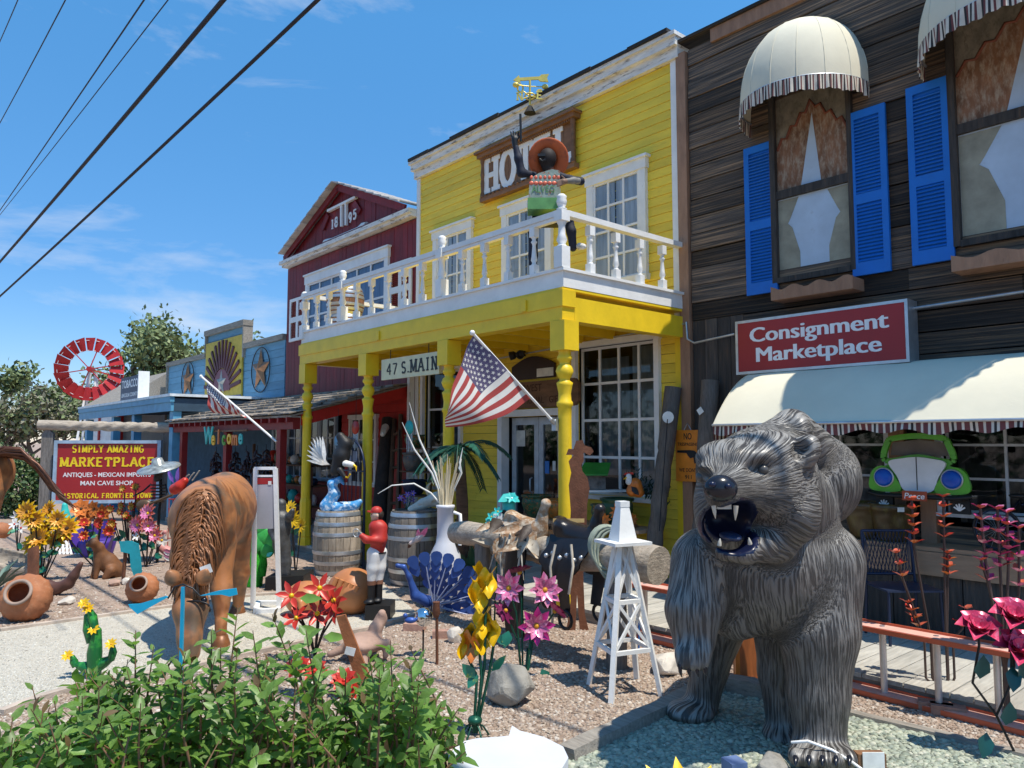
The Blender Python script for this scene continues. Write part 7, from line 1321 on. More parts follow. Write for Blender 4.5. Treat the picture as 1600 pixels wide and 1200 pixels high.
# trees: trunk, limbs and a crown of leaf faces in clumps
bark = mat('bark', (.12, .09, .07), .9, var=.4, bump=.8, bs=9, st=(1, 1, .3)); lf1 = mat('leaf_grey_green', (.17, .215, .09), .6, var=.4, vs=3, rnd=0); lf2 = mat('leaf_fresh_green', (.17, .225, .085), .55, var=.45, vs=2, rnd=0); lf3 = mat('leaf_dark_green', (.03, .085, .02), .55, var=.45, vs=4, rnd=0); lf4 = mat('leaf_dusty', (.25, .24, .165), .7, var=.4, vs=3, rnd=0)
def tree(lab, u, d, h, w, ms, seed, n=5000, ls=.22, bare=.3, name='tree', group='trees beyond the shops'):
    p = DP(u, 690, d); p.z = 0; t = T(name, lab, 'tree', p, random.uniform(0, 6), group); r_ = random.Random(seed); g = np.random.default_rng(seed)
    tb = MB(); tips = []
    def limb(a, dr, L, r, lev):
        pts = [a]; d_ = dr.copy()
        for k in range(4): d_ = (d_ + Vector((r_.gauss(0, .16), r_.gauss(0, .16), .06))).normalized(); pts.append(pts[-1] + d_ * L / 4)
        tb.tube(pts, [r, r * .85, r * .7, r * .55, r * .42], 6)
        if lev >= 3: tips.append((pts[-1], L)); tips.append((pts[2], L)); return
        for _ in range(3 if lev else 4):
            e = Vector((r_.gauss(0, .75), r_.gauss(0, .75), r_.uniform(.15, .8))).normalized(); limb(pts[r_.choice((2, 3, 4))], (d_ * .5 + e).normalized(), L * r_.uniform(.6, .78), r * .5, lev + 1)
    limb(Vector((0, 0, 0)), Vector((0, 0, 1)), h * .36, h * .028, 0); B('trunk', tb, bark, t)
    P = np.array([tuple(q[0]) for q in tips]); k = max(abs(P[:, 0]).max(), abs(P[:, 1]).max()); zs = h * .92 / P[:, 2].max(); 
    for i_, m in enumerate(ms):
        nn = n // len(ms); c = P[g.integers(0, len(P), nn)] + g.normal(0, h * .035, (nn, 3)); c += g.normal(0, h * .02, (nn, 3)); A = g.normal(size=(nn, 3)); A /= np.linalg.norm(A, axis=1)[:, None]; Bv = np.cross(A, g.normal(size=(nn, 3))); Bv /= np.linalg.norm(Bv, axis=1)[:, None]; l = ls * g.uniform(.6, 1.3, nn)[:, None]
        V = np.stack([c, c + A * l * .5 + Bv * l * .28, c + A * l, c + A * l * .5 - Bv * l * .28], 1).reshape(-1, 3); mb = MB(); mb.v = [tuple(x) for x in V]; mb.f = [[4 * j, 4 * j + 1, 4 * j + 2, 4 * j + 3] for j in range(nn)]; mb.sm = [False] * nn; mb.mi = [0] * nn; B('crown', mb, m, t, kind='stuff')
    t.scale = (h / P[:, 2].max(),) * 3
    return t
tree('tall airy green tree behind the windmill', 235, 46, 8.6, 6, (lf2, lf1), 4, 4200, .25); tree('leafy tree top just left of the blue store parapet', 295, 52, 9.0, 6, (lf2, lf1), 9, 3600, .25); tree('rounded tree between the windmill and the grey scrub', 100, 48, 5.0, 4, (lf2, lf1), 14, 3000, .24)
tree('greyish half bare tree above the left end of the entrance sign', 55, 40, 4.3, 5, (lf4, lf1), 21, 2600, .22); tree('grey dusty tree at the far left edge', 5, 38, 4.0, 5, (lf4, lf1), 25, 2600, .22); tree('low grey green scrub tree left of the far windmill tower', 120, 60, 6.0, 5, (lf1, lf2), 33, 3000, .3); tree('dark green tree seen under the blue porch roof', 190, 42, 4.6, 4, (lf3, lf2), 41, 3200, .26)
tree('leafy tree far beyond the left picture edge', -60, 55, 7, 5, (lf2, lf1), 51, 2600, .34)
def bush(lab, u, v, w, h, ms, seed, n=2600, ls=.1):
    t, q, s = put_at('bush', lab, 'bush', u, v); g = np.random.default_rng(seed); W_, H_ = w * s / 2, h * s; sm = MB(); r_ = random.Random(seed)
    for k in range(16): a = r_.uniform(0, 6.28); sm.tube([(0, 0, 0), (math.cos(a) * W_ * .4, math.sin(a) * W_ * .3, H_ * .5), (math.cos(a) * W_ * .8, math.sin(a) * W_ * .6, H_ * r_.uniform(.6, .95))], [.02, .012, .004], 5)
    B('stems', sm, bark, t)
    for m in ms:
        nn = n // len(ms); d = g.normal(size=(nn, 3)); d /= np.linalg.norm(d, axis=1)[:, None]; r = g.uniform(.45, 1.03, nn)[:, None] ** .6 * (1 + .18 * np.sin(d[:, :1] * 7 + seed) * np.cos(d[:, 1:2] * 6)); c = d * r * np.array((W_, W_ * .8, H_ / 2)) + np.array((0, 0, H_ / 2)); c[:, 2] = np.maximum(c[:, 2], .02)
        A = g.normal(size=(nn, 3)) + np.array((0, 0, .4)); A /= np.linalg.norm(A, axis=1)[:, None]; Bv = np.cross(A, g.normal(size=(nn, 3))); Bv /= np.linalg.norm(Bv, axis=1)[:, None]; l = ls * g.uniform(.6, 1.3, nn)[:, None]
        V = np.stack([c, c + A * l * .5 + Bv * l * .3, c + A * l, c + A * l * .5 - Bv * l * .3], 1).reshape(-1, 3); mb = MB(); mb.v = [tuple(x) for x in V]; mb.f = [[4 * j, 4 * j + 1, 4 * j + 2, 4 * j + 3] for j in range(nn)]; mb.sm = [False] * nn; mb.mi = [0] * nn; B('foliage', mb, m, t, kind='stuff')
bush('dense dark green bush at the left edge below the entrance sign log', 22, 808, 110, 95, (lf3, lf2), 3, 3600, .11); bush('low grey green bush behind the yellow sunflower cluster', -25, 760, 120, 70, (lf1, lf3), 6, 2400, .12); bush('green shrub under the entrance sign right post', 268, 775, 50, 60, (lf2, lf3), 7, 1500, .12)
# white lattice, driftwood, wheel and oddments
t, q, s = put_at('lattice', 'white diagonal lattice panel lying behind the sunflower cluster', 'lattice', 110, 866); lm = MB()
for k in range(9): lm.beam(q(82 + k * 6, 866, -.0), q(94 + k * 6, 842, .15), .025, .01); lm.beam(q(94 + k * 6, 866, -.012), q(82 + k * 6, 842, .138), .025, .01)
B('lattice', lm, wht, t)
t, q, s = put_at('wooden_trough', 'weathered split log trough at the left edge behind the ribbed pot', 'trough', 20, 905); S('log', cone((q(-20, 880), .22), (q(48, 888), .17)), .02, logm, t, .03, [('c', q(-20, 862, -.1), q(40, 874, -.1), .14, .1)])
t = T('pot', 'small plain clay pot lying on the driftwood trough', 'pot', G(15, 858), RZ); t.location.z = .28; B('bowl', MB().lathe([(.06, 0), (.12, .05), (.13, .16), (.09, .24), (.10, .27), (.07, .27), (.05, .2), (.001, .18)], ax=(-.6, -.7, .25), n=18), terr, t)
# ribbed terracotta pots on their sides
def ribbed(lab, u, v, w, ax, seed):
    p = G(u, v); s = SC(p); R_ = w * s / 2; t = T('clay_pot', lab, 'pot', p, RZ, 'ribbed clay pots lying on their sides'); ax = Vector(ax).normalized(); c = Vector((0, 0, R_ * .92)) - ax * R_ * .75; x = ax.orthogonal().normalized(); y = ax.cross(x)
    pr = [(.25, 0), (.6, .12), (.92, .45), (1.0, .8), (.93, 1.15), (.72, 1.42), (.52, 1.55), (.50, 1.62), (.56, 1.68), (.54, 1.72), (.44, 1.72), (.42, 1.6), (.6, 1.35), (.8, .9), (.5, .3), (.001, .2)]; mb = MB(); n = 44; vs = []; fs = []
    for r, h in pr:
        for j in range(n):
            a = 2 * math.pi * j / n; k_ = 1 + (.10 * abs(math.sin(a * 7 + h * 2.0)) if .2 < h < 1.5 and r > .55 else 0); vs.append(c + ax * h * R_ + (x * math.cos(a) + y * math.sin(a)) * r * R_ * k_)
    for i in range(len(pr) - 1):
        for j in range(n): fs.append((i * n + j, i * n + (j + 1) % n, (i + 1) * n + (j + 1) % n, (i + 1) * n + j))
    mb.add(vs, fs, True); B('bowl', mb, terr, t); B('rim', MB().tube([c + ax * 1.72 * R_ + (x * math.cos(a) + y * math.sin(a)) * .51 * R_ for a in np.linspace(0, 6.2832, 31)], .075 * R_, 8, False), mat('pale_rim', (.33, .24, .19), .7) if 'pale_rim' not in MATS else MATS['pale_rim'], t); return t
ribbed('large ribbed terracotta pot lying at the left end of the path', 40, 968, 70, (.15, -.86, .45), 1); ribbed('smaller ribbed terracotta pot lying beside the grazing horse', 222, 941, 46, (.12, -.85, .5), 2)
# leather bellows leg like log left
t, q, s = put_at('wood_carving', 'brown carved wooden leg lying behind the large ribbed pot', 'carving', 92, 930); S('leg', cone((q(72, 915), .07), (q(88, 920), .065), (q(106, 912), .06), (q(114, 900), .05), (q(124, 882), .03)), .012, mat('dark_carving', (.13, .06, .045), .5), t, .03)
t, q, s = put_at('board', 'dark rough board leaning behind the large ribbed pot', 'board', 48, 930); B('board', MB().beam(q(40, 858, .1), q(60, 918, -.1), .12, .03, up=(0, 1, 0)), rust, t)
# agave tips at left edge
t, q, s = put_at('agave', 'grey green agave leaves poking in at the left edge', 'agave', -8, 925); ag = mat('agave_leaf', (.10, .17, .14), .5, rnd=.1)
for k in range(11): a = rad(k * 33); B('leaf', MB().leaf((0, 0, .02), (math.cos(a), math.sin(a) * .8, .7 + .3 * (k % 3)), (0, 0, 1), .42, .075, .2), ag, t)
# flower clusters of painted metal
def cluster(lab, u, v, heads, cols, R_, n=10, core=None, lay=2, seed=0, W=.5, leaves=6, stemm=None):
    t, q, s = put_at('metal_flower', lab, 'garden ornament', u, v); r_ = random.Random(seed)
    for k, (a, b) in enumerate(heads):
        dy = r_.uniform(-.15, .15); rr = R_ * r_.uniform(.85, 1.15); nm = (r_.uniform(-.5, .5), -1, r_.uniform(-.1, .6))
        flower(t, q(a, b, dy), nm, rr, cols, n, lay, core, W, rseed=seed + k); stem(t, [q(u + (a - u) * .1, v), q(u + (a - u) * .6, v + (b - v) * .5, dy * .5), q(a, b + 2, dy + .02)], .008, stemm or blkm)
    for k in range(leaves): a, b = r_.choice(heads); mleaf(t, q(u + (a - u) * .6, v + (b - v) * r_.uniform(.3, .7), 0), (r_.uniform(-1, 1), -.3, r_.uniform(-.6, .6)), .16, .08)
    return t
cluster('big cluster of yellow metal sunflowers on black stems at the far left', 65, 908, ((44, 800), (70, 798), (55, 812), (55, 830), (50, 852), (82, 845), (90, 812), (96, 828), (62, 842)), (ylw, mat('petal_gold', (.62, .27, .02), .4, .1, rnd=.1)), .15, 12, brnc, 2, 3, .38, 9)
cluster('cluster of small orange red metal blooms in front of the entrance sign', 150, 885, ((126, 818), (148, 818), (160, 832), (130, 838), (112, 836), (150, 805), (152, 822), (108, 838)), (orf, redf), .085, 9, amb, 2, 5, .6)
cluster('group of dark red and amber metal flowers right of the purple chair', 205, 880, ((172, 795), (185, 800), (195, 790), (205, 792), (212, 788), (190, 812), (200, 805), (178, 818), (210, 815), (185, 765), (208, 762)), (redf, mat('petal_ochre', (.42, .22, .03), .4, .1, rnd=.2)), .075, 8, amb, 2, 7, .6)
cluster('pair of coral pink metal daisies on tall black stems near the skeleton', 228, 886, ((233, 802), (236, 821), (238, 838), (218, 820)), (mat('petal_salmon', (.66, .17, .12), .4, .1, var=.3), pk1), .13, 11, ylw, 2, 8, .42)
cluster('three yellow metal sunflowers arching beside the armoured statue', 462, 895, ((452, 794), (460, 811), (468, 822), (452, 806)), (ylw, ylw), .105, 12, brnc, 1, 9, .35, 4)
cluster('white metal flowers low beside the pink flamingo', 232, 882, ((240, 842), (247, 846), (213, 838)), (whf, whf), .09, 6, ylw, 1, 10, .5, 2); cluster('white pinwheel flowers at the far left behind the sunflowers', 28, 868, ((25, 808), (30, 818), (27, 826)), (whf, whf), .1, 6, redf, 1, 12, .4, 2)
cluster('bright orange metal poppies behind the purple chair', 140, 872, ((128, 795), (150, 795), (156, 802), (135, 808)), (orf, orf), .14, 7, brnc, 1, 13, .8, 4)
# animals of the left yard
dogm = mat('brown_dog', (.20, .085, .035), .6, var=.35, vs=6, bump=.3, rnd=0)
t, q, s = put_at('dog_statue', 'brown dog statue sitting on the gravel beside the purple chair', 'statue', 170, 902)
S('body', cone((q(176, 892, .05), .12), (q(166, 878, 0), .115), (q(160, 868, -.05), .085), (q(158, 856, -.08), .07)) + cone((q(158, 854, -.1), .062), (q(154, 846, -.16), .055), (q(150, 848, -.22), .03)) + cone((q(159, 876, -.1), .05), (q(158, 900, -.13), .028)) + cone((q(154, 876, -.05), .045), (q(150, 901, -.08), .028)) + cone((q(178, 890, -.08), .07), (q(172, 900, -.12), .04)) + cone((q(154, 843, -.1), .02), (q(156, 836, -.1), .012)), .011, dogm, t, .03)
t, q, s = put_at('flamingo', 'pink flamingo ornament with a white winged skirt by the red crate', 'garden ornament', 258, 878)
S('body', cone((q(262, 862), .07), (q(252, 856), .06)) + cone((q(250, 852), .03), (q(251, 842), .022), (q(256, 836), .02), (q(256, 832), .026), (q(252, 834), .014)), .008, mat('flamingo_pink', (.70, .30, .28), .5), t, .02)
for k in range(4): B('feather', MB().leaf(q(258, 858 + k * 3, -.08), (.9, -.1, -.2 - .1 * k), (0, -1, 0), .17, .05), whf if k % 2 else pk1, t)
B('legs', MB().tube([q(258, 865), q(258, 878)], .008, 5).tube([q(262, 865, .03), q(262, 878, .03)], .008, 5), pk1, t)
t, q, s = put_at('turquoise_banner', 'turquoise sheet metal fish tail hanging from a rough stake', 'garden ornament', 192, 912); B('stake', MB().tube([q(192, 914), q(194, 870), q(193, 850)], .022, 7), rust, t)
B('plate', MB().prism([((a - 192) * s, (912 - b) * s) for a, b in ((187, 846), (205, 845), (217, 850), (221, 870), (225, 902), (214, 905), (206, 885), (204, 865), (190, 862))], (0, -.05, 0), w=(0, .012, 0)), mat('turquoise_metal', (.03, .42, .50), .4, .1), t)
t, q, s = put_at('rooster_ornament', 'teal metal rooster ornament with spread striped tail before the entrance sign', 'garden ornament', 108, 838); S('body', cone((q(103, 818), .12), (q(100, 802), .07), (q(99, 790), .05)), .012, tq, t)
for k in range(6): B('tail_feather', MB().leaf(q(106, 812, -.02 * k), (1, -.1, .55 - .2 * k), (0, -1, 0), .26, .05), tq, t)
B('legs', MB().tube([q(103, 828), q(103, 838)], .012, 5), ylw, t)
# purple tub chair
pu = mat('purple_plastic', (.10, .05, .36), .45, var=.15); t, q, s = put_at('tub_chair', 'purple tub chair standing behind the brown dog', 'chair', 150, 868)
cm = MB(); cm.grid(lambda i, j: ((.33 * math.cos(math.pi * (1.0 * i)) * (1 - .25 * j)), .25 - .45 * (1 - math.sin(math.pi * i)), .06 + .44 * (1 - j) * (.55 + .45 * math.sin(math.pi * i))), 24, 6); B('shell', cm, pu, t); B('seat', MB().lathe([(.0, .24), (.25, .24), (.27, .20), (.22, .0)], (0, .02, 0), 20), pu, t)
# skeleton musician with wide hat
t, q, s = put_at('skeleton_sculpture', 'black wire skeleton sculpture in a wide mirrored hat strumming by the blue post', 'sculpture', 243, 880)
B('hat', MB().lathe([(.30, 0), (.29, .02), (.18, .05), (.09, .07), (.07, .15), (.0, .17)], q(243, 733), 26, ax=(-.1, -.25, .95)), mat('hat_shell', (.45, .46, .42), .25, .5, var=.6, vs=12), t); B('hat_brim_under', MB().lathe([(.28, -.01), (.06, -.07), (0, -.07)], q(243, 733), 26, ax=(-.1, -.25, .95)), blk, t)
S('skull', cone((q(243, 742), .06), (q(242, 749, -.03), .045)), .008, mat('dark_bone', (.05, .045, .04), .6), t)
for k in range(6): B('rib', MB().tube([q(243 + 11 * math.sin(a) * (1 - .06 * k), 759 + k * 5 - 1 * math.cos(a), -.12 * math.cos(a)) for a in np.linspace(-2.9, 2.9, 15)], .010, 5), blk, t)
B('spine', MB().tube([q(243, 750, .05), q(244, 775, .08), q(243, 800, .05), q(243, 880, .05)], .02, 6), blk, t); B('arm', MB().tube([q(232, 757), q(222, 768, -.05), q(212, 775, -.15)], .014, 6), blk, t); B('arm', MB().tube([q(254, 757), q(262, 775, -.05), q(250, 786, -.2)], .014, 6), blk, t); B('guitar', MB().ell(q(232, 790, -.18), (.12, .05, .1), 12, 8).tube([q(238, 788, -.2), q(278, 772, -.25)], .02, 6), mat('guitar_dark', (.10, .06, .03), .4), t)
t, q, s = put_at('donkey_figure', 'red and purple painted donkey head figure on a red wire crate by the blue post', 'figurine', 276, 860); S('head', cone((q(270, 765), .09), (q(280, 760, -.05), .085), (q(287, 752, -.05), .06)), .010, redf, t)
for sx_ in (0, 5): B('ear', MB().leaf(q(268 + sx_, 756, 0), (-.45 + .1 * sx_, 0, 1), (0, -1, 0), .26, .07), prp, t)
cr_ = MB()
for u in (266, 272, 278, 284):
    for d in (-.1, .1): cr_.tube([q(u, 780, d), q(u, 860, d)], .008, 4)
for v in (780, 795, 810, 825, 840, 858):
    for d in (-.1, .1): cr_.tube([q(265, v, d), q(285, v, d)], .008, 4)
B('crate', cr_, redf, t)
for k in range(3): B('horn_twig', MB().tube([q(285 + 6 * k, 752), q(288 + 7 * k, 745), q(292 + 8 * k, 742 - 3 * k)], .014, 5), greyw, t)
# sandwich stand
t, q, s = put_at('sign_stand', 'white metal sign stand with a blank grey panel and red header beside the horse', 'sign stand', 416, 955)
for (a, b) in ((394, 950), (435, 948)): B('upright', MB().beam(q(a + 2, b, -.02), q(a if a < 410 else a - 10, 733, 0), .042, .04), wht, t)
B('top_bar', MB().beam(q(392, 733, 0), q(426, 733, 0), .04, .03), wht, t); B('mid_bar', MB().beam(q(393, 745, 0), q(427, 745, 0), .025, .02), wht, t); B('header', MB().box(q(396, 758, -.01), q(424, 748, .01)), signred, t); B('panel', MB().hexa([q(395, 828, -.015), q(429, 827, -.015), q(429, 827, .015), q(395, 828, .015)], [q(394, 759, -.015), q(425, 758, -.015), q(425, 758, .015), q(394, 759, .015)]), mat('grey_panel', (.40, .40, .44), .5, var=.15, vs=3), t); B('card', MB().box(q(415, 759, -.02), q(420, 753, -.016)), tagw, t)
P_ = [q(389, 947, .25), q(434, 943, .25), q(440, 958, -.12), q(408, 966, -.15)]; P_ = [(p[0], p[1], .0) for p in P_]
for i in range(4): B('base_bar', MB().beam(Vector(P_[i]) + Vector((0, 0, .03 + .0005 * i)), Vector(P_[(i + 1) % 4]) + Vector((0, 0, .03 + .0005 * i)), .06, .05), wht, t)
# armoured statue on its plinth, furry cactus
stl = mat('pewter_statue', (.10, .10, .10), .5, .4, var=.4, vs=10, bump=.5, rnd=0); t, q, s = put_at('armoured_statue', 'small dark pewter statue of a standing armoured man on a black plinth', 'statue', 447, 920)
B('plinth', MB().hexa([q(419, 922, -.12), q(478, 918, -.12), q(478, 918, .35), q(419, 922, .35)], [q(419, 900, -.12), q(478, 897, -.12), q(478, 897, .35), q(419, 900, .35)]), blk, t)
S('body', cone((q(438, 850), .095), (q(437, 825), .115), (q(436, 812), .11)) + cone((q(436, 803), .04), (q(436, 795), .055), (q(436, 788), .06)) + cone((q(434, 852), .075), (q(438, 878), .055), (q(440, 897), .045)) + cone((q(443, 852), .07), (q(447, 878), .055), (q(448, 897), .045)) + cone((q(427, 812), .05), (q(424, 830, -.03), .045), (q(432, 842, -.1), .04)) + cone((q(446, 812), .05), (q(454, 806, -.08), .04), (q(458, 798, -.1), .03)), .010, stl, t, .03)
B('visor', MB().lathe([(.062, 0), (.064, .02), (.05, .05), (.0, .07)], q(436, 790), 14), stl, t)
cf = MB(); t, q, s = put_at('cactus_ornament', 'bright green furry cactus ornament with round pads behind the sign stand', 'garden ornament', 398, 916); fg = mat('furry_green', (.03, .36, .02), .9, var=.4, vs=20, bump=1., bs=60); padm = mat('pad_green', (.05, .42, .08), .6, var=.3)
for (a, b, c, d, r) in ((377, 912, 376, 862, .065), (397, 915, 397, 860, .10), (407, 900, 410, 865, .06)): B('arm', MB().tube([q(a, b), q((a + c) / 2, (b + d) / 2), q(c, d)], [r, r * 1.1, r * .6], 12), fg, t)
for (a, b, r) in ((400, 848, .11), (412, 838, .10), (418, 860, .09), (390, 822, .09), (425, 845, .08), (405, 825, .09)): B('pad', MB().ell(q(a, b, -.05), (r, .025, r), 16, 8), padm, t)
B('blue_leaf', MB().leaf(q(419, 868, -.1), (.8, -.2, .5), (0, -1, 0), .10, .05), tq, t)
# sun face pottery, ball pot, poinsettia metal flowers
ter2 = mat('burnished_clay', (.50, .20, .075), .38, var=.2, vs=3, col2=(.36, .12, .04), c2=(.55, .75), rnd=.04); t, q, s = put_at('ball_pot', 'round burnished clay pot with carved bars lying on the path edge', 'pot', 550, 958)
B('ball', MB().ell(q(550, 925), (.262, .255, .24), 30, 20), ter2, t)
for k in range(5): B('carved_bar', MB().tube([q(527 + k * 8, 905 + k * 3 + 6, -.215), q(533 + k * 8, 898 + k * 3, -.215)], [.028, .026], 8), ter2, t)
t, q, s = put_at('sun_face_pot', 'clay face pot with big red metal poinsettias in front', 'pot', 478, 962); S('bowl', [('e', q(478, 935), (.215, .2, .17), None)] + cone((q(478, 935, -.2), .03), (q(480, 944, -.21), .035)) + [('e', q(466, 928, -.16), (.05, .03, .02), None), ('e', q(492, 928, -.16), (.05, .03, .02), None)], .012, ter2, t, .02)
t, q, s = put_at('metal_flower', 'red metal poinsettias with yellow hearts and green leaf before the face pot', 'garden ornament', 492, 1025)
for k, (a, b) in enumerate(((460, 928), (505, 915), (525, 935), (470, 960), (500, 955), (530, 948))): flower(t, q(a, b, -.12 - .04 * (k % 2)), (random.uniform(-.8, .8), -.8, random.uniform(.0, .9)), .125, (redf, orf) if k in (2, 5) else (redf, redf), 6, 1, ylw, .42, rseed=k); stem(t, [q(492, 1025), q(494 + (a - 492) * .3, 990, -.05), q(a, b + 4, -.1)], .009, blkm)
for a, b in ((478, 928), (475, 975), (515, 985)): mleaf(t, q(a, b, -.22), (1, -.3, .05), .2, .08, mat('lime_leaf', (.20, .36, .06), .35, .1) if 'lime_leaf' not in MATS else MATS['lime_leaf'])
t, q, s = put_at('metal_flower', 'low red ruffled metal flowers showing through the shrub', 'garden ornament', 478, 1085)
for k, (a, b) in enumerate(((465, 1045), (492, 1048), (545, 1078), (540, 1060))): flower(t, q(a, b, -.02 * k), (0, -.7, .8), .09, (redf, redf), 9, 2, redf, .7, rseed=k); stem(t, [q(478, 1085), q(a, b)], .006, blkm)
t, q, s = put_at('board', 'narrow rusty board with a white price tag leaning out of the shrub', 'board', 568, 1080); B('board', MB().hexa([q(560, 1085, .03), q(582, 1075, .03), q(582, 1075, .06), q(560, 1085, .06)], [q(524, 965, -.02), q(538, 962, -.02), q(538, 962, .01), q(524, 965, .01)]), mat('rust_orange_board', (.36, .13, .05), .65, var=.35, vs=5, bump=.4), t); price_tag(t, q(546, 1019, .0), .07, .055, -.25)
t, q, s = put_at('turtle_carving', 'pink sandstone turtle carving crawling on the gravel', 'carving', 565, 1030); S('body', [('e', q(568, 1005), (.16, .20, .075), None)] + cone((q(583, 988, .1), .06), (q(590, 975, .15), .045), (q(592, 965, .12), .035)) + cone((q(590, 1008, -.02), .04), (q(606, 1003, -.05), .03), (q(604, 1022, -.06), .025)) + cone((q(570, 1015, -.1), .045), (q(576, 1028, -.2), .035)) + cone((q(548, 1008, -.05), .04), (q(520, 1018, -.08), .03)), .012, rockp, t, .03)
# green bottle cactus with yellow flowers by the shrub
t, q, s = put_at('cactus_ornament', 'green glazed metal cactus with small yellow flowers rising from the shrub', 'garden ornament', 146, 1062); gl3 = mat('glazed_green', (.012, .13, .035), .2, var=.4, vs=4, col2=(.05, .33, .05), c2=(.5, .65), rnd=.12)
for (pts, r) in ((((147, 1062), (146, 1020), (148, 988)), .048), (((140, 1005), (134, 985), (132, 965)), .032), (((145, 985), (140, 965), (137, 958)), .03), (((148, 1050), (130, 1042), (122, 1040)), .035), (((150, 1045), (163, 1035), (172, 1030)), .035), (((172, 1032), (175, 1020), (174, 1012)), .026), (((118, 1042), (114, 1034), (112, 1028)), .026)): B('arm', MB().tube([q(a, b) for a, b in pts], [r, r * 1.1, r * .7], 12).ell(q(*pts[-1]), r * .72, 12, 8), gl3, t)
for k, (a, b) in enumerate(((147, 984), (175, 1006), (108, 1024), (130, 944), (137, 952))): flower(t, q(a, b, -.03), (0, -.8, .7), .045, (ylw, ylw), 8, 1, amb, .5, rseed=k)
# turquoise whirligig
t, q, s = put_at('wind_spinner', 'bright cyan whirligig with two winglike blades on a thin stake before the horse', 'garden ornament', 281, 1108); cy = mat('cyan_paint', (.012, .40, .62), .4, var=.1, rnd=.02)
B('stake', MB().beam(q(281, 1108), q(285, 918, -.05), .02, .02), cy, t); B('blade', MB().prism([((a - 281) * s, (1108 - b) * s) for a, b in ((258, 932), (262, 934), (215, 960), (203, 950), (200, 945), (218, 944))], (0, -.05, 0), w=(0, .01, 0)), cy, t); B('blade', MB().prism([((a - 281) * s, (1108 - b) * s) for a, b in ((310, 932), (340, 924), (368, 920), (370, 930), (358, 933), (345, 930))][::-1], (0, -.05, 0), w=(0, .01, 0)), cy, t); B('yoke', MB().tube([q(262, 936, -.05), q(272, 918, -.05), q(285, 914, -.05), q(300, 920, -.05), q(312, 932, -.05)], .006, 5), blkm, t)
# porch goods in front of the burgundy shop: chile strings, welcome letters, gate, ladder, totem
for k, (u, v, lab) in enumerate(((338, 722, 'dark chile string under the painted welcome letters'), (368, 722, 'dark chile string just right of the middle red post'), (385, 720, 'second dark chile string right of the middle red post'), (402, 720, 'third dark chile string right of the middle red post'), (416, 718, 'dark chile string nearest the right red porch post'))):
    p = FY(u, v - 24, LY + .14); p.z = min(p.z, 1.94); t = T('chile_string', lab, 'ristra', p, 0, 'chile strings under the red porch'); rm = MB(); r_ = random.Random(k)
    for i in range(42): z = -.08 - .5 * r_.random(); a = r_.uniform(0, 6.28); rr = .10 * math.sin(max(.2, min(1, (-z) / .5)) * 2.4); rm.tube([(0, 0, z), (math.cos(a) * rr, math.sin(a) * rr, z - .03), (math.cos(a) * rr * 1.2, math.sin(a) * rr * 1.2, z - .10)], [.012, .022, .004], 5)
    B('chiles', rm, mat('dry_chile', (.035, .014, .014), .4, var=.4) if 'dry_chile' not in MATS else MATS['dry_chile'], t, kind='stuff'); B('string', MB().tube([(0, 0, 0), (0, 0, -.12)], .006, 4), blkm, t)
p = FY(352, 683, LY + .02); t = T('welcome_sign', 'painted wooden letters spelling Welcome under the red porch eave', 'sign', p); cols_ = (tq, ylw, orf, mat('letter_green', (.10, .35, .05), .5), ylw, orf, tq)
for k, ch_ in enumerate('Welcome'): B('letter', text_mb(ch_, .26 if k else .32, (-.80 + .27 * k, -.02, -.12 - .02 * (k % 2)), (1, 0, 0), (0, 0, 1), .03, .02), cols_[k], t)
B('rail', MB().box((-1.0, .0, .10), (1.0, .03, .13)), brw, t)
t = T('iron_gate', 'arched dark iron garden gate standing behind the eagle barrel', 'gate', FY(543, 800, PY - .25)); t.location.z = 0; s_g = SC(t.location); gw = .45
gb = MB().tube([(-gw, 0, 0), (-gw, 0, 1.35)] + [(-gw * math.cos(a), 0, 1.35 + .45 * math.sin(a)) for a in np.linspace(0.1, 3.04, 15)] + [(gw, 0, 1.35), (gw, 0, 0)], .02, 6); B('arch', gb, nv, t)
for k in range(1, 8): x_ = -gw + 2 * gw * k / 8; B('bar', MB().tube([(x_, 0, .1), (x_, 0, 1.3 + .40 * math.sin(math.acos(max(-1, min(1, -x_ / gw)))))], .008, 5), nv, t)
for z in (.1, .75, 1.35): B('cross_bar', MB().beam((-gw, 0, z), (gw, 0, z), .02), nv, t)
B('inner_arch', MB().tube([(-gw * .7 * math.cos(a), -.01, 1.35 + .32 * math.sin(a)) for a in np.linspace(0, 3.14, 13)], .012, 5), nv, t)
for k in range(4): B('picture_card', MB().box((-.28 + .15 * k, -.03, 1.42 + .06 * (k % 2)), (-.17 + .15 * k, -.02, 1.56 + .06 * (k % 2))), mat('blue_card', (.20, .25, .36), .5) if 'blue_card' not in MATS else MATS['blue_card'], t)
t = T('wooden_ladder', 'rustic pole ladder leaning against the burgundy wall', 'ladder', FY(618, 800, F - .6), world=True); la, lb = FY(607, 790, F - .7), FY(616, 655, F - .1); lc, ld = FY(622, 790, F - .7), FY(626, 648, F - .1); brs = mat('brown_pole', (.13, .075, .045), .8, var=.3, bump=.4)
la.z = lc.z = DK
for a, b in ((la, lb), (lc, ld)): B('rail', MB().tube([a, a.lerp(b, .5), b], [.05, .046, .04], 8), brs, t)
for k in range(1, 7): f_ = k / 7; B('rung', MB().tube([la.lerp(lb, f_), lc.lerp(ld, f_)], .028, 7), brs, t)
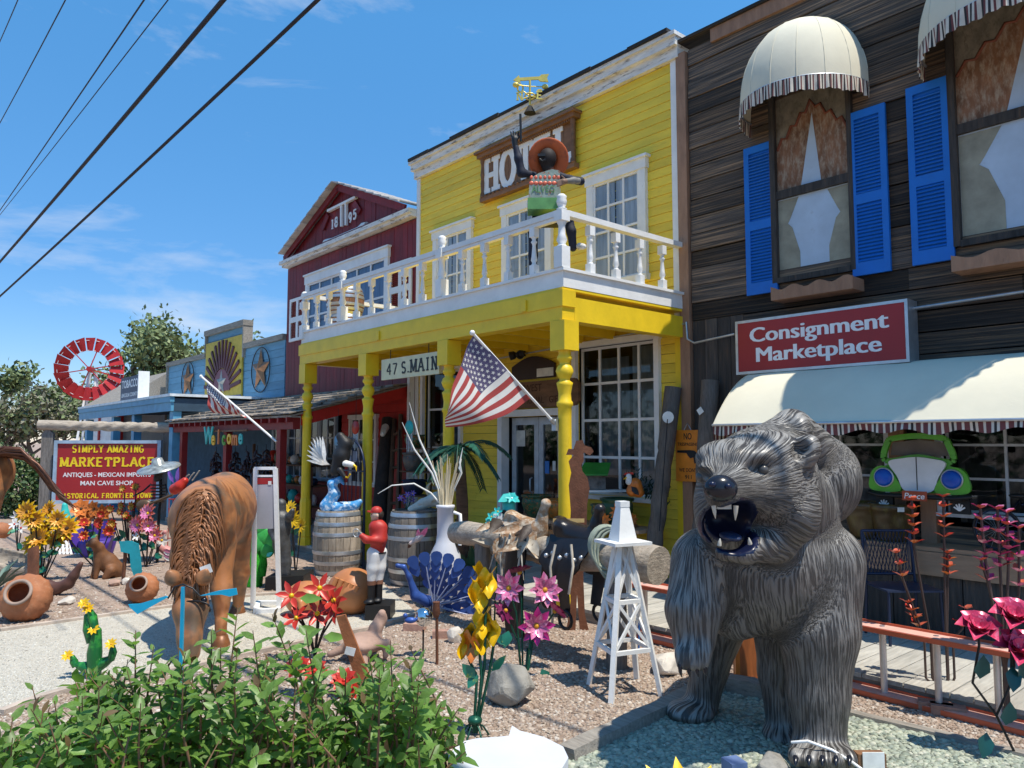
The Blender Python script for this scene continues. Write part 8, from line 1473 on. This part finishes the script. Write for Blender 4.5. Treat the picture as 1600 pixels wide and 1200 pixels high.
t = T('carved_totem', 'dark carved totem log with a pale beak leaning beside the rustic ladder', 'carving', FY(592, 800, F - .7), world=True); a, b = FY(590, 800, F - .8), FY(606, 655, F - .15); a.z = DK; B('log', MB().tube([a, a.lerp(b, .5), b], [.13, .13, .11], 12), mat('totem_dark', (.05, .04, .035), .8, var=.5, bump=.8, bs=12), t); S('beak', cone((tuple(FY(602, 668, F - .32)), .07), (tuple(FY(598, 678, F - .45)), .05)), .012, bone, t)
# plant shelf with pots beside the ladder
t = T('plant_shelf', 'black wire plant shelf with talavera pots left of the palm', 'shelf', FY(655, 800, F - .6), world=True); sx0, sx1 = FY(632, 740, F - .5).x, FY(684, 740, F - .5).x
for v in (702, 738, 775): z = FY(650, v, F - .5).z; B('shelf_board', MB().box((sx0, F - .62, z), (sx1, F - .32, z + .02)), brs, t)
for xx in (sx0 + .02, sx1 - .02): B('upright', MB().box((xx - .012, F - .63, DK), (xx + .012, F - .605, 1.95)), blkm, t)
zt_ = FY(650, 702, F - .5).z + .021; zm_ = FY(650, 738, F - .5).z + .021; zl_ = FY(650, 775, F - .5).z + .021
pot('round brown talavera bowl on the top board of the plant shelf', (sx0 + .25, F - .47, zt_), .17, .22, talG); pot('flared grey talavera pot on the middle board of the plant shelf', (sx0 + .2, F - .47, zm_), .17, .30, mat('talavera_grey', (.14, .14, .13), .35, var=.5, vs=12, col2=(.40, .14, .05), c2=(.58, .64))); pot('dark glazed bowl on the lowest board of the plant shelf', (sx0 + .25, F - .47, zl_), .2, .24, nv)
B('wind_chime', MB().tube([(wx1 + .15, F - .35, 2.15), (wx1 + .15, F - .35, 1.75)], .035, 10), wht, yb)
# goods crowding the shaded porches
for u, v, r_, h_, m_, lab in ((700, 872, .17, .42, talG, 'tall green painted urn on the porch floor left of the palm trunk'), (672, 868, .15, .24, terr, 'plain terracotta pot on the porch floor behind the dark barrel'), (752, 868, .16, .30, talO, 'orange painted jar on the porch floor right of the palm trunk'), (775, 862, .12, .2, nv, 'small navy pot on the porch floor by the door frame'), (905, 870, .18, .34, talO, 'big orange painted jar under the goods table behind the silhouette'), (945, 868, .16, .28, nv, 'dark navy pot under the middle of the goods table')): p = FY(u, v, F - .45); pot(lab, (p.x, F - .45, DK), r_, h_, m_)
t = T('display_rack', 'dark wooden display rack of souvenirs under the red porch', 'rack', (-15.2, F - .5, .12), world=True)
for z in (.45, .85, 1.25): B('shelf_board', MB().box((-16.8, F - .65, z), (-13.9, F - .25, z + .03)), brs, t)
for xx in (-16.8, -15.4, -13.95): B('upright', MB().box((xx, F - .66, .12), (xx + .05, F - .655 + .05, 1.7)), brs, t)
gd = random.Random(12); cl_ = (talO, tq, redf, nv, talG, terr, ylw, whf)
for z in (.481, .881, 1.281):
    x = -16.7
    while x < -14.1: w_ = gd.uniform(.1, .24); h_ = gd.uniform(.1, .28); B('souvenir', MB().lathe([(w_ * .3, 0), (w_ * .5, h_ * .4), (w_ * .42, h_ * .8), (w_ * .2, h_)], (x + w_ / 2, F - .45, z), 10), gd.choice(cl_), t); x += w_ + gd.uniform(.02, .12)
for k, (u, v, c_) in enumerate(((528, 690, blu), (556, 668, redf), (640, 668, tq))):
    p = FY(u, v, LY + .3 if k < 2 else PY + .4); t = T('wind_chime', ('blue disc wind chime hanging under the red porch', 'red heart shaped wind chime left of the second yellow post', 'turquoise wind chime under the yellow porch left of the address sign')[k], 'wind chime', p); B('string', MB().tube([(0, 0, 0), (0, 0, .5)], .004, 4), blkm, t); B('disc', MB().lathe([(.0, 0), (.1, 0), (.1, .012), (0, .012)], (0, 0, 0), 14, ax=(0, -1, 0)), c_, t)
    for j in range(4): B('chime', MB().tube([(-.06 + .04 * j, 0, -.08), (-.06 + .04 * j, 0, -.3 - .03 * (j % 2))], .01, 6), metalg, t)
tl_ = MB(); g_ = np.random.default_rng(77)
c_ = np.stack([g_.uniform(-60, 25, 5200), g_.normal(-24, 1.6, 5200), np.abs(g_.normal(1.6, 1.4, 5200))], 1); c_[:, 2] *= 1 + .5 * np.sin(c_[:, 0] * .5)
for p in c_: tl_.leaf(p, g_.normal(size=3), (0, 0, 1), .75, .4, .1, 2)
struct('unseen_tree_line', tl_, lf3, None, 'stuff')  # dark foliage added unseen behind the camera, to darken the shop glass reflections
# ---------------------------------------------------------------- the leafy shrubs right in front of us
lfA = mat('shrub_leaf', (.19, .33, .075), .42, var=.35, vs=9, col2=(.10, .22, .04), c2=(.5, .7), rnd=.34, spec=.5); lfB = mat('shrub_leaf_mass', (.15, .28, .06), .45, var=.55, vs=9, rnd=0); lfC = mat('young_bronze_leaf', (.14, .09, .035), .45, var=.3, rnd=.2); twg = mat('shrub_twig', (.22, .12, .07), .7, var=.3, rnd=.1)
for m_ in (lfA, lfB):
    b_ = m_.node_tree.nodes['Principled BSDF']; b_.inputs['Transmission Weight'].default_value = 0.
    nt = m_.node_tree; tl2 = nt.nodes.new('ShaderNodeBsdfTranslucent'); tl2.inputs[0].default_value = (.22, .42, .05, 1); mi_ = nt.nodes.new('ShaderNodeMixShader'); mi_.inputs[0].default_value = .45; nt.links.new(b_.outputs[0], mi_.inputs[1]); nt.links.new(tl2.outputs[0], mi_.inputs[2]); nt.links.new(mi_.outputs[0], nt.nodes['Material Output'].inputs['Surface'])
def shrub(lab, base, twigs, seed):
    t = T('shrub', lab, 'shrub', (base.x, base.y, 0), 0, 'leafy shrubs at the front of the yard', world=True); r_ = random.Random(seed); st_ = MB(); leaves = []
    for tip in twigs:
        a = Vector((base.x * .25 + tip.x * .75 + r_.gauss(0, .08), base.y * .25 + tip.y * .75 + r_.gauss(0, .08), 0)); mid = a.lerp(tip, .55) + Vector((r_.gauss(0, .05), r_.gauss(0, .05), .03)); pts = [a, mid, tip]; st_.tube([a, a.lerp(mid, .5), mid, mid.lerp(tip, .5), tip], [.008, .007, .006, .004, .002], 5)
        L = (tip - mid).length + (mid - a).length; n = int(L / .036)
        for k in range(n):
            f_ = .16 + .84 * k / n; p = a.lerp(mid, f_ * 2) if f_ < .5 else mid.lerp(tip, f_ * 2 - 1); ang = k * 2.4 + r_.gauss(0, .35); ax = (tip - mid).normalized(); x = ax.orthogonal().normalized(); y = ax.cross(x); d = x * math.cos(ang) + y * math.sin(ang); top = f_ > .93
            leaves.append((p, d * (1 if not top else .5) + ax * r_.uniform(.15, .75) + Vector((0, 0, r_.uniform(-.25, .25))), ax, r_.uniform(.065, .108) * (.7 if top else 1.), top and r_.random() < .6))
    B('twigs', st_, twg, t)
    near = sorted(range(len(leaves)), key=lambda i: (leaves[i][0] - EYE).length - .6 * leaves[i][0].z)
    big = set(near[:290]); mm_ = MB()
    lm0 = MB().leaf((0, 0, 0), (1, 0, 0), (0, 0, 1), 1, .47, .12); me0 = None
    for i, (p, d, nr, L, br) in enumerate(leaves):
        if i in big:
            dq = d.normalized(); sdv = dq.cross(nr); sdv = sdv.normalized() if sdv.length > 1e-3 else dq.orthogonal().normalized(); M_ = Matrix((dq, -sdv, sdv.cross(dq) * 1.0)).transposed()
            if br: o = B('leaf', MB().leaf(p, d, nr, L, L * .42, .12), lfC, t); continue
            if me0 is None:
                o = B('leaf', lm0, lfA, t); me0 = o.data
                for k_ in range(len(me0.vertices)): me0.vertices[k_].co = lm0.v[k_]
            else: o = new_obj('leaf', me0, t)
            o.location = p - Vector(OFF[t.name]); o.rotation_mode = 'QUATERNION'; o.rotation_quaternion = M_.to_quaternion(); o.scale = (L,) * 3
        else: mm_.leaf(p, d, nr, L, L * .47, .12)
    B('leaf_mass', mm_, lfB, t, kind='stuff')
def twset(seed, env, n, dmin, dmax):
    """twig tips under an outline given as (u, v) of the crown's upper edge, spread over a depth range"""
    r_ = random.Random(seed); out = []
    us = [e[0] for e in env]
    for i in range(n):
        u = r_.uniform(us[0], us[-1]); k = max(j for j in range(len(us)) if us[j] <= u); k = min(k, len(us) - 2); f_ = (u - us[k]) / (us[k + 1] - us[k]); v = env[k][1] + (env[k + 1][1] - env[k][1]) * f_
        dep = r_.uniform(dmin, dmax); lo = r_.random() ** 1.2; p = DP(u, v + 14 + lo * (1235 - v), dep)
        if p.z < .08: p.z = .08 + r_.random() * .12
        out.append(p)
    if env[0][0] == 118: out += [DP(u, 1046 + (u * 7) % 19, 3.9 + (u % 5) * .1) for u in range(112, 196, 7)]
    for (u, v) in env: out.append(DP(u, v, (dmin + dmax) / 2 + r_.uniform(-.2, .2)))
    return out
sA = [(-40, 1150), (20, 1120), (50, 1072), (85, 1095), (110, 1128), (150, 1085), (185, 1120), (215, 1095)]
sB = [(118, 1075), (140, 1048), (165, 1050), (200, 1030), (212, 985), (240, 1010), (262, 1035), (290, 1020), (330, 985), (345, 1010), (372, 945), (395, 985), (420, 1030)]
sC = [(400, 1040), (425, 960), (450, 1000), (478, 985), (505, 1035), (540, 1050), (575, 1020), (610, 1000), (640, 1010), (655, 1050), (690, 1100), (718, 1105), (728, 1160)]
shrub('low leafy green shrub in the bottom left corner', G(90, 1230), twset(1, sA, 80, 3.3, 4.1), 1); shrub('tallest leafy green shrub in front of the horse', G(290, 1190), twset(2, sB, 112, 3.4, 4.3), 2); shrub('wide leafy green shrub in front of the face pot and turtle', G(530, 1195), twset(3, sC, 112, 3.4, 4.25), 3)
# ---------------------------------------------------------------- loose gravel as real stones
def inpoly(x, y, P):
    c = np.zeros(x.shape, bool); n = len(P); j = n - 1
    for i in range(n):
        xi, yi = P[i]; xj, yj = P[j]; k = ((yi > y) != (yj > y)) & (x < (xj - xi) * (y - yi) / (yj - yi + 1e-12) + xi); c ^= k; j = i
    return c
def gravel(name, n, m, size, region, excl=(), seed=1, zb=0., flat=.6, pref=1.6):
    g = np.random.default_rng(seed); X = []; tot = 0
    while tot < n:
        u = g.uniform(-60, 1660, 200000); d = (g.uniform(1 / 11.5 ** pref, 1 / 3.6 ** pref, 200000)) ** (-1 / pref); a = (u - 800) / FPX
        x, y = DV[0] * d + RV[0] * a * d, DV[1] * d + RV[1] * a * d; k = region(x, y)
        for P in excl: k &= ~inpoly(x, y, P)
        X.append(np.stack([x[k], y[k]], 1)); tot += k.sum()
        if len(X) > 12: break
    X = np.concatenate(X)[:n]; N = len(X)
    base = np.array([(1, 0, 0), (-1, 0, 0), (0, 1, 0), (0, -1, 0), (0, 0, 1), (.6, .6, .55), (-.6, .6, .5), (-.6, -.6, .6), (.6, -.6, .5)]); F_ = np.array([(0, 5, 8), (0, 2, 5), (2, 6, 5), (2, 1, 6), (1, 7, 6), (1, 3, 7), (3, 8, 7), (3, 0, 8), (4, 8, 5), (4, 5, 6), (4, 6, 7), (4, 7, 8)])
    sz = size * g.uniform(.5, 1.35, N); an = g.uniform(0, 6.283, N); st = g.uniform(.7, 1.3, (N, 2)); V = base[None] * np.stack([sz * st[:, 0], sz * st[:, 1], sz * flat * g.uniform(.6, 1.2, N)], 1)[:, None, :] * g.uniform(.8, 1.2, (N, 9, 1))
    c, s_ = np.cos(an)[:, None], np.sin(an)[:, None]; tx, ty = g.uniform(-.35, .35, (2, N, 1)); Z = V[..., 2] + V[..., 0] * tx + V[..., 1] * ty
    W = np.stack([V[..., 0] * c - V[..., 1] * s_ + X[:, :1], V[..., 0] * s_ + V[..., 1] * c + X[:, 1:], Z + zb], -1).reshape(-1, 3)
    Fc = (F_[None] + 9 * np.arange(N)[:, None, None]).reshape(-1, 3); me = bpy.data.meshes.new(name)
    me.vertices.add(len(W)); me.vertices.foreach_set('co', W.astype(np.float32).ravel()); me.loops.add(Fc.size); me.loops.foreach_set('vertex_index', Fc.ravel().astype(np.int32)); me.polygons.add(len(Fc)); me.polygons.foreach_set('loop_start', np.arange(0, Fc.size, 3, dtype=np.int32)); me.polygons.foreach_set('loop_total', np.full(len(Fc), 3, np.int32))
    at = me.attributes.new('tint', 'FLOAT', 'FACE'); at.data.foreach_set('value', np.repeat(g.random(N), 12).astype(np.float32)); me.materials.append(m); me.update(calc_edges=True)
    o = new_obj(name, me); o['kind'] = 'stuff'; return o
def stones_mat(name, cols, rough=.85):
    m = bpy.data.materials.new(name); m.use_nodes = True; N, L = m.node_tree.nodes, m.node_tree.links; b = N['Principled BSDF']; b.inputs['Roughness'].default_value = rough; a = N.new('ShaderNodeAttribute'); a.attribute_name = 'tint'; r = N.new('ShaderNodeValToRGB'); el = r.color_ramp.elements
    while len(el) < len(cols): el.new(.5)
    for i, c in enumerate(cols): el[i].position = i / (len(cols) - 1); el[i].color = (*c, 1)
    r.color_ramp.interpolation = 'LINEAR'; L.new(a.outputs['Fac'], r.inputs['Fac']); L.new(r.outputs['Color'], b.inputs['Base Color']); return m
front = lambda x, y: (y < PY - .02) & (x > -13)
gravel('yard_gravel', 62000, stones_mat('yard_stones', ((.18, .125, .09), (.38, .285, .215), (.32, .245, .185), (.50, .42, .34), (.28, .20, .15), (.60, .55, .48))), .0135, front, (pp, bedp), 1)
gravel('bed_gravel', 15000, stones_mat('green_stones', ((.17, .20, .16), (.32, .355, .27), (.44, .46, .35), (.24, .275, .225), (.54, .53, .42))), .019, lambda x, y: inpoly(x, y, bedp), (), 2, .014)
gravel('path_gravel', 30000, stones_mat('path_stones', ((.34, .32, .27), (.54, .51, .44), (.44, .42, .36), (.62, .60, .53), (.26, .24, .20))), .0085, lambda x, y: inpoly(x, y, pp), (), 3, .010, .5)
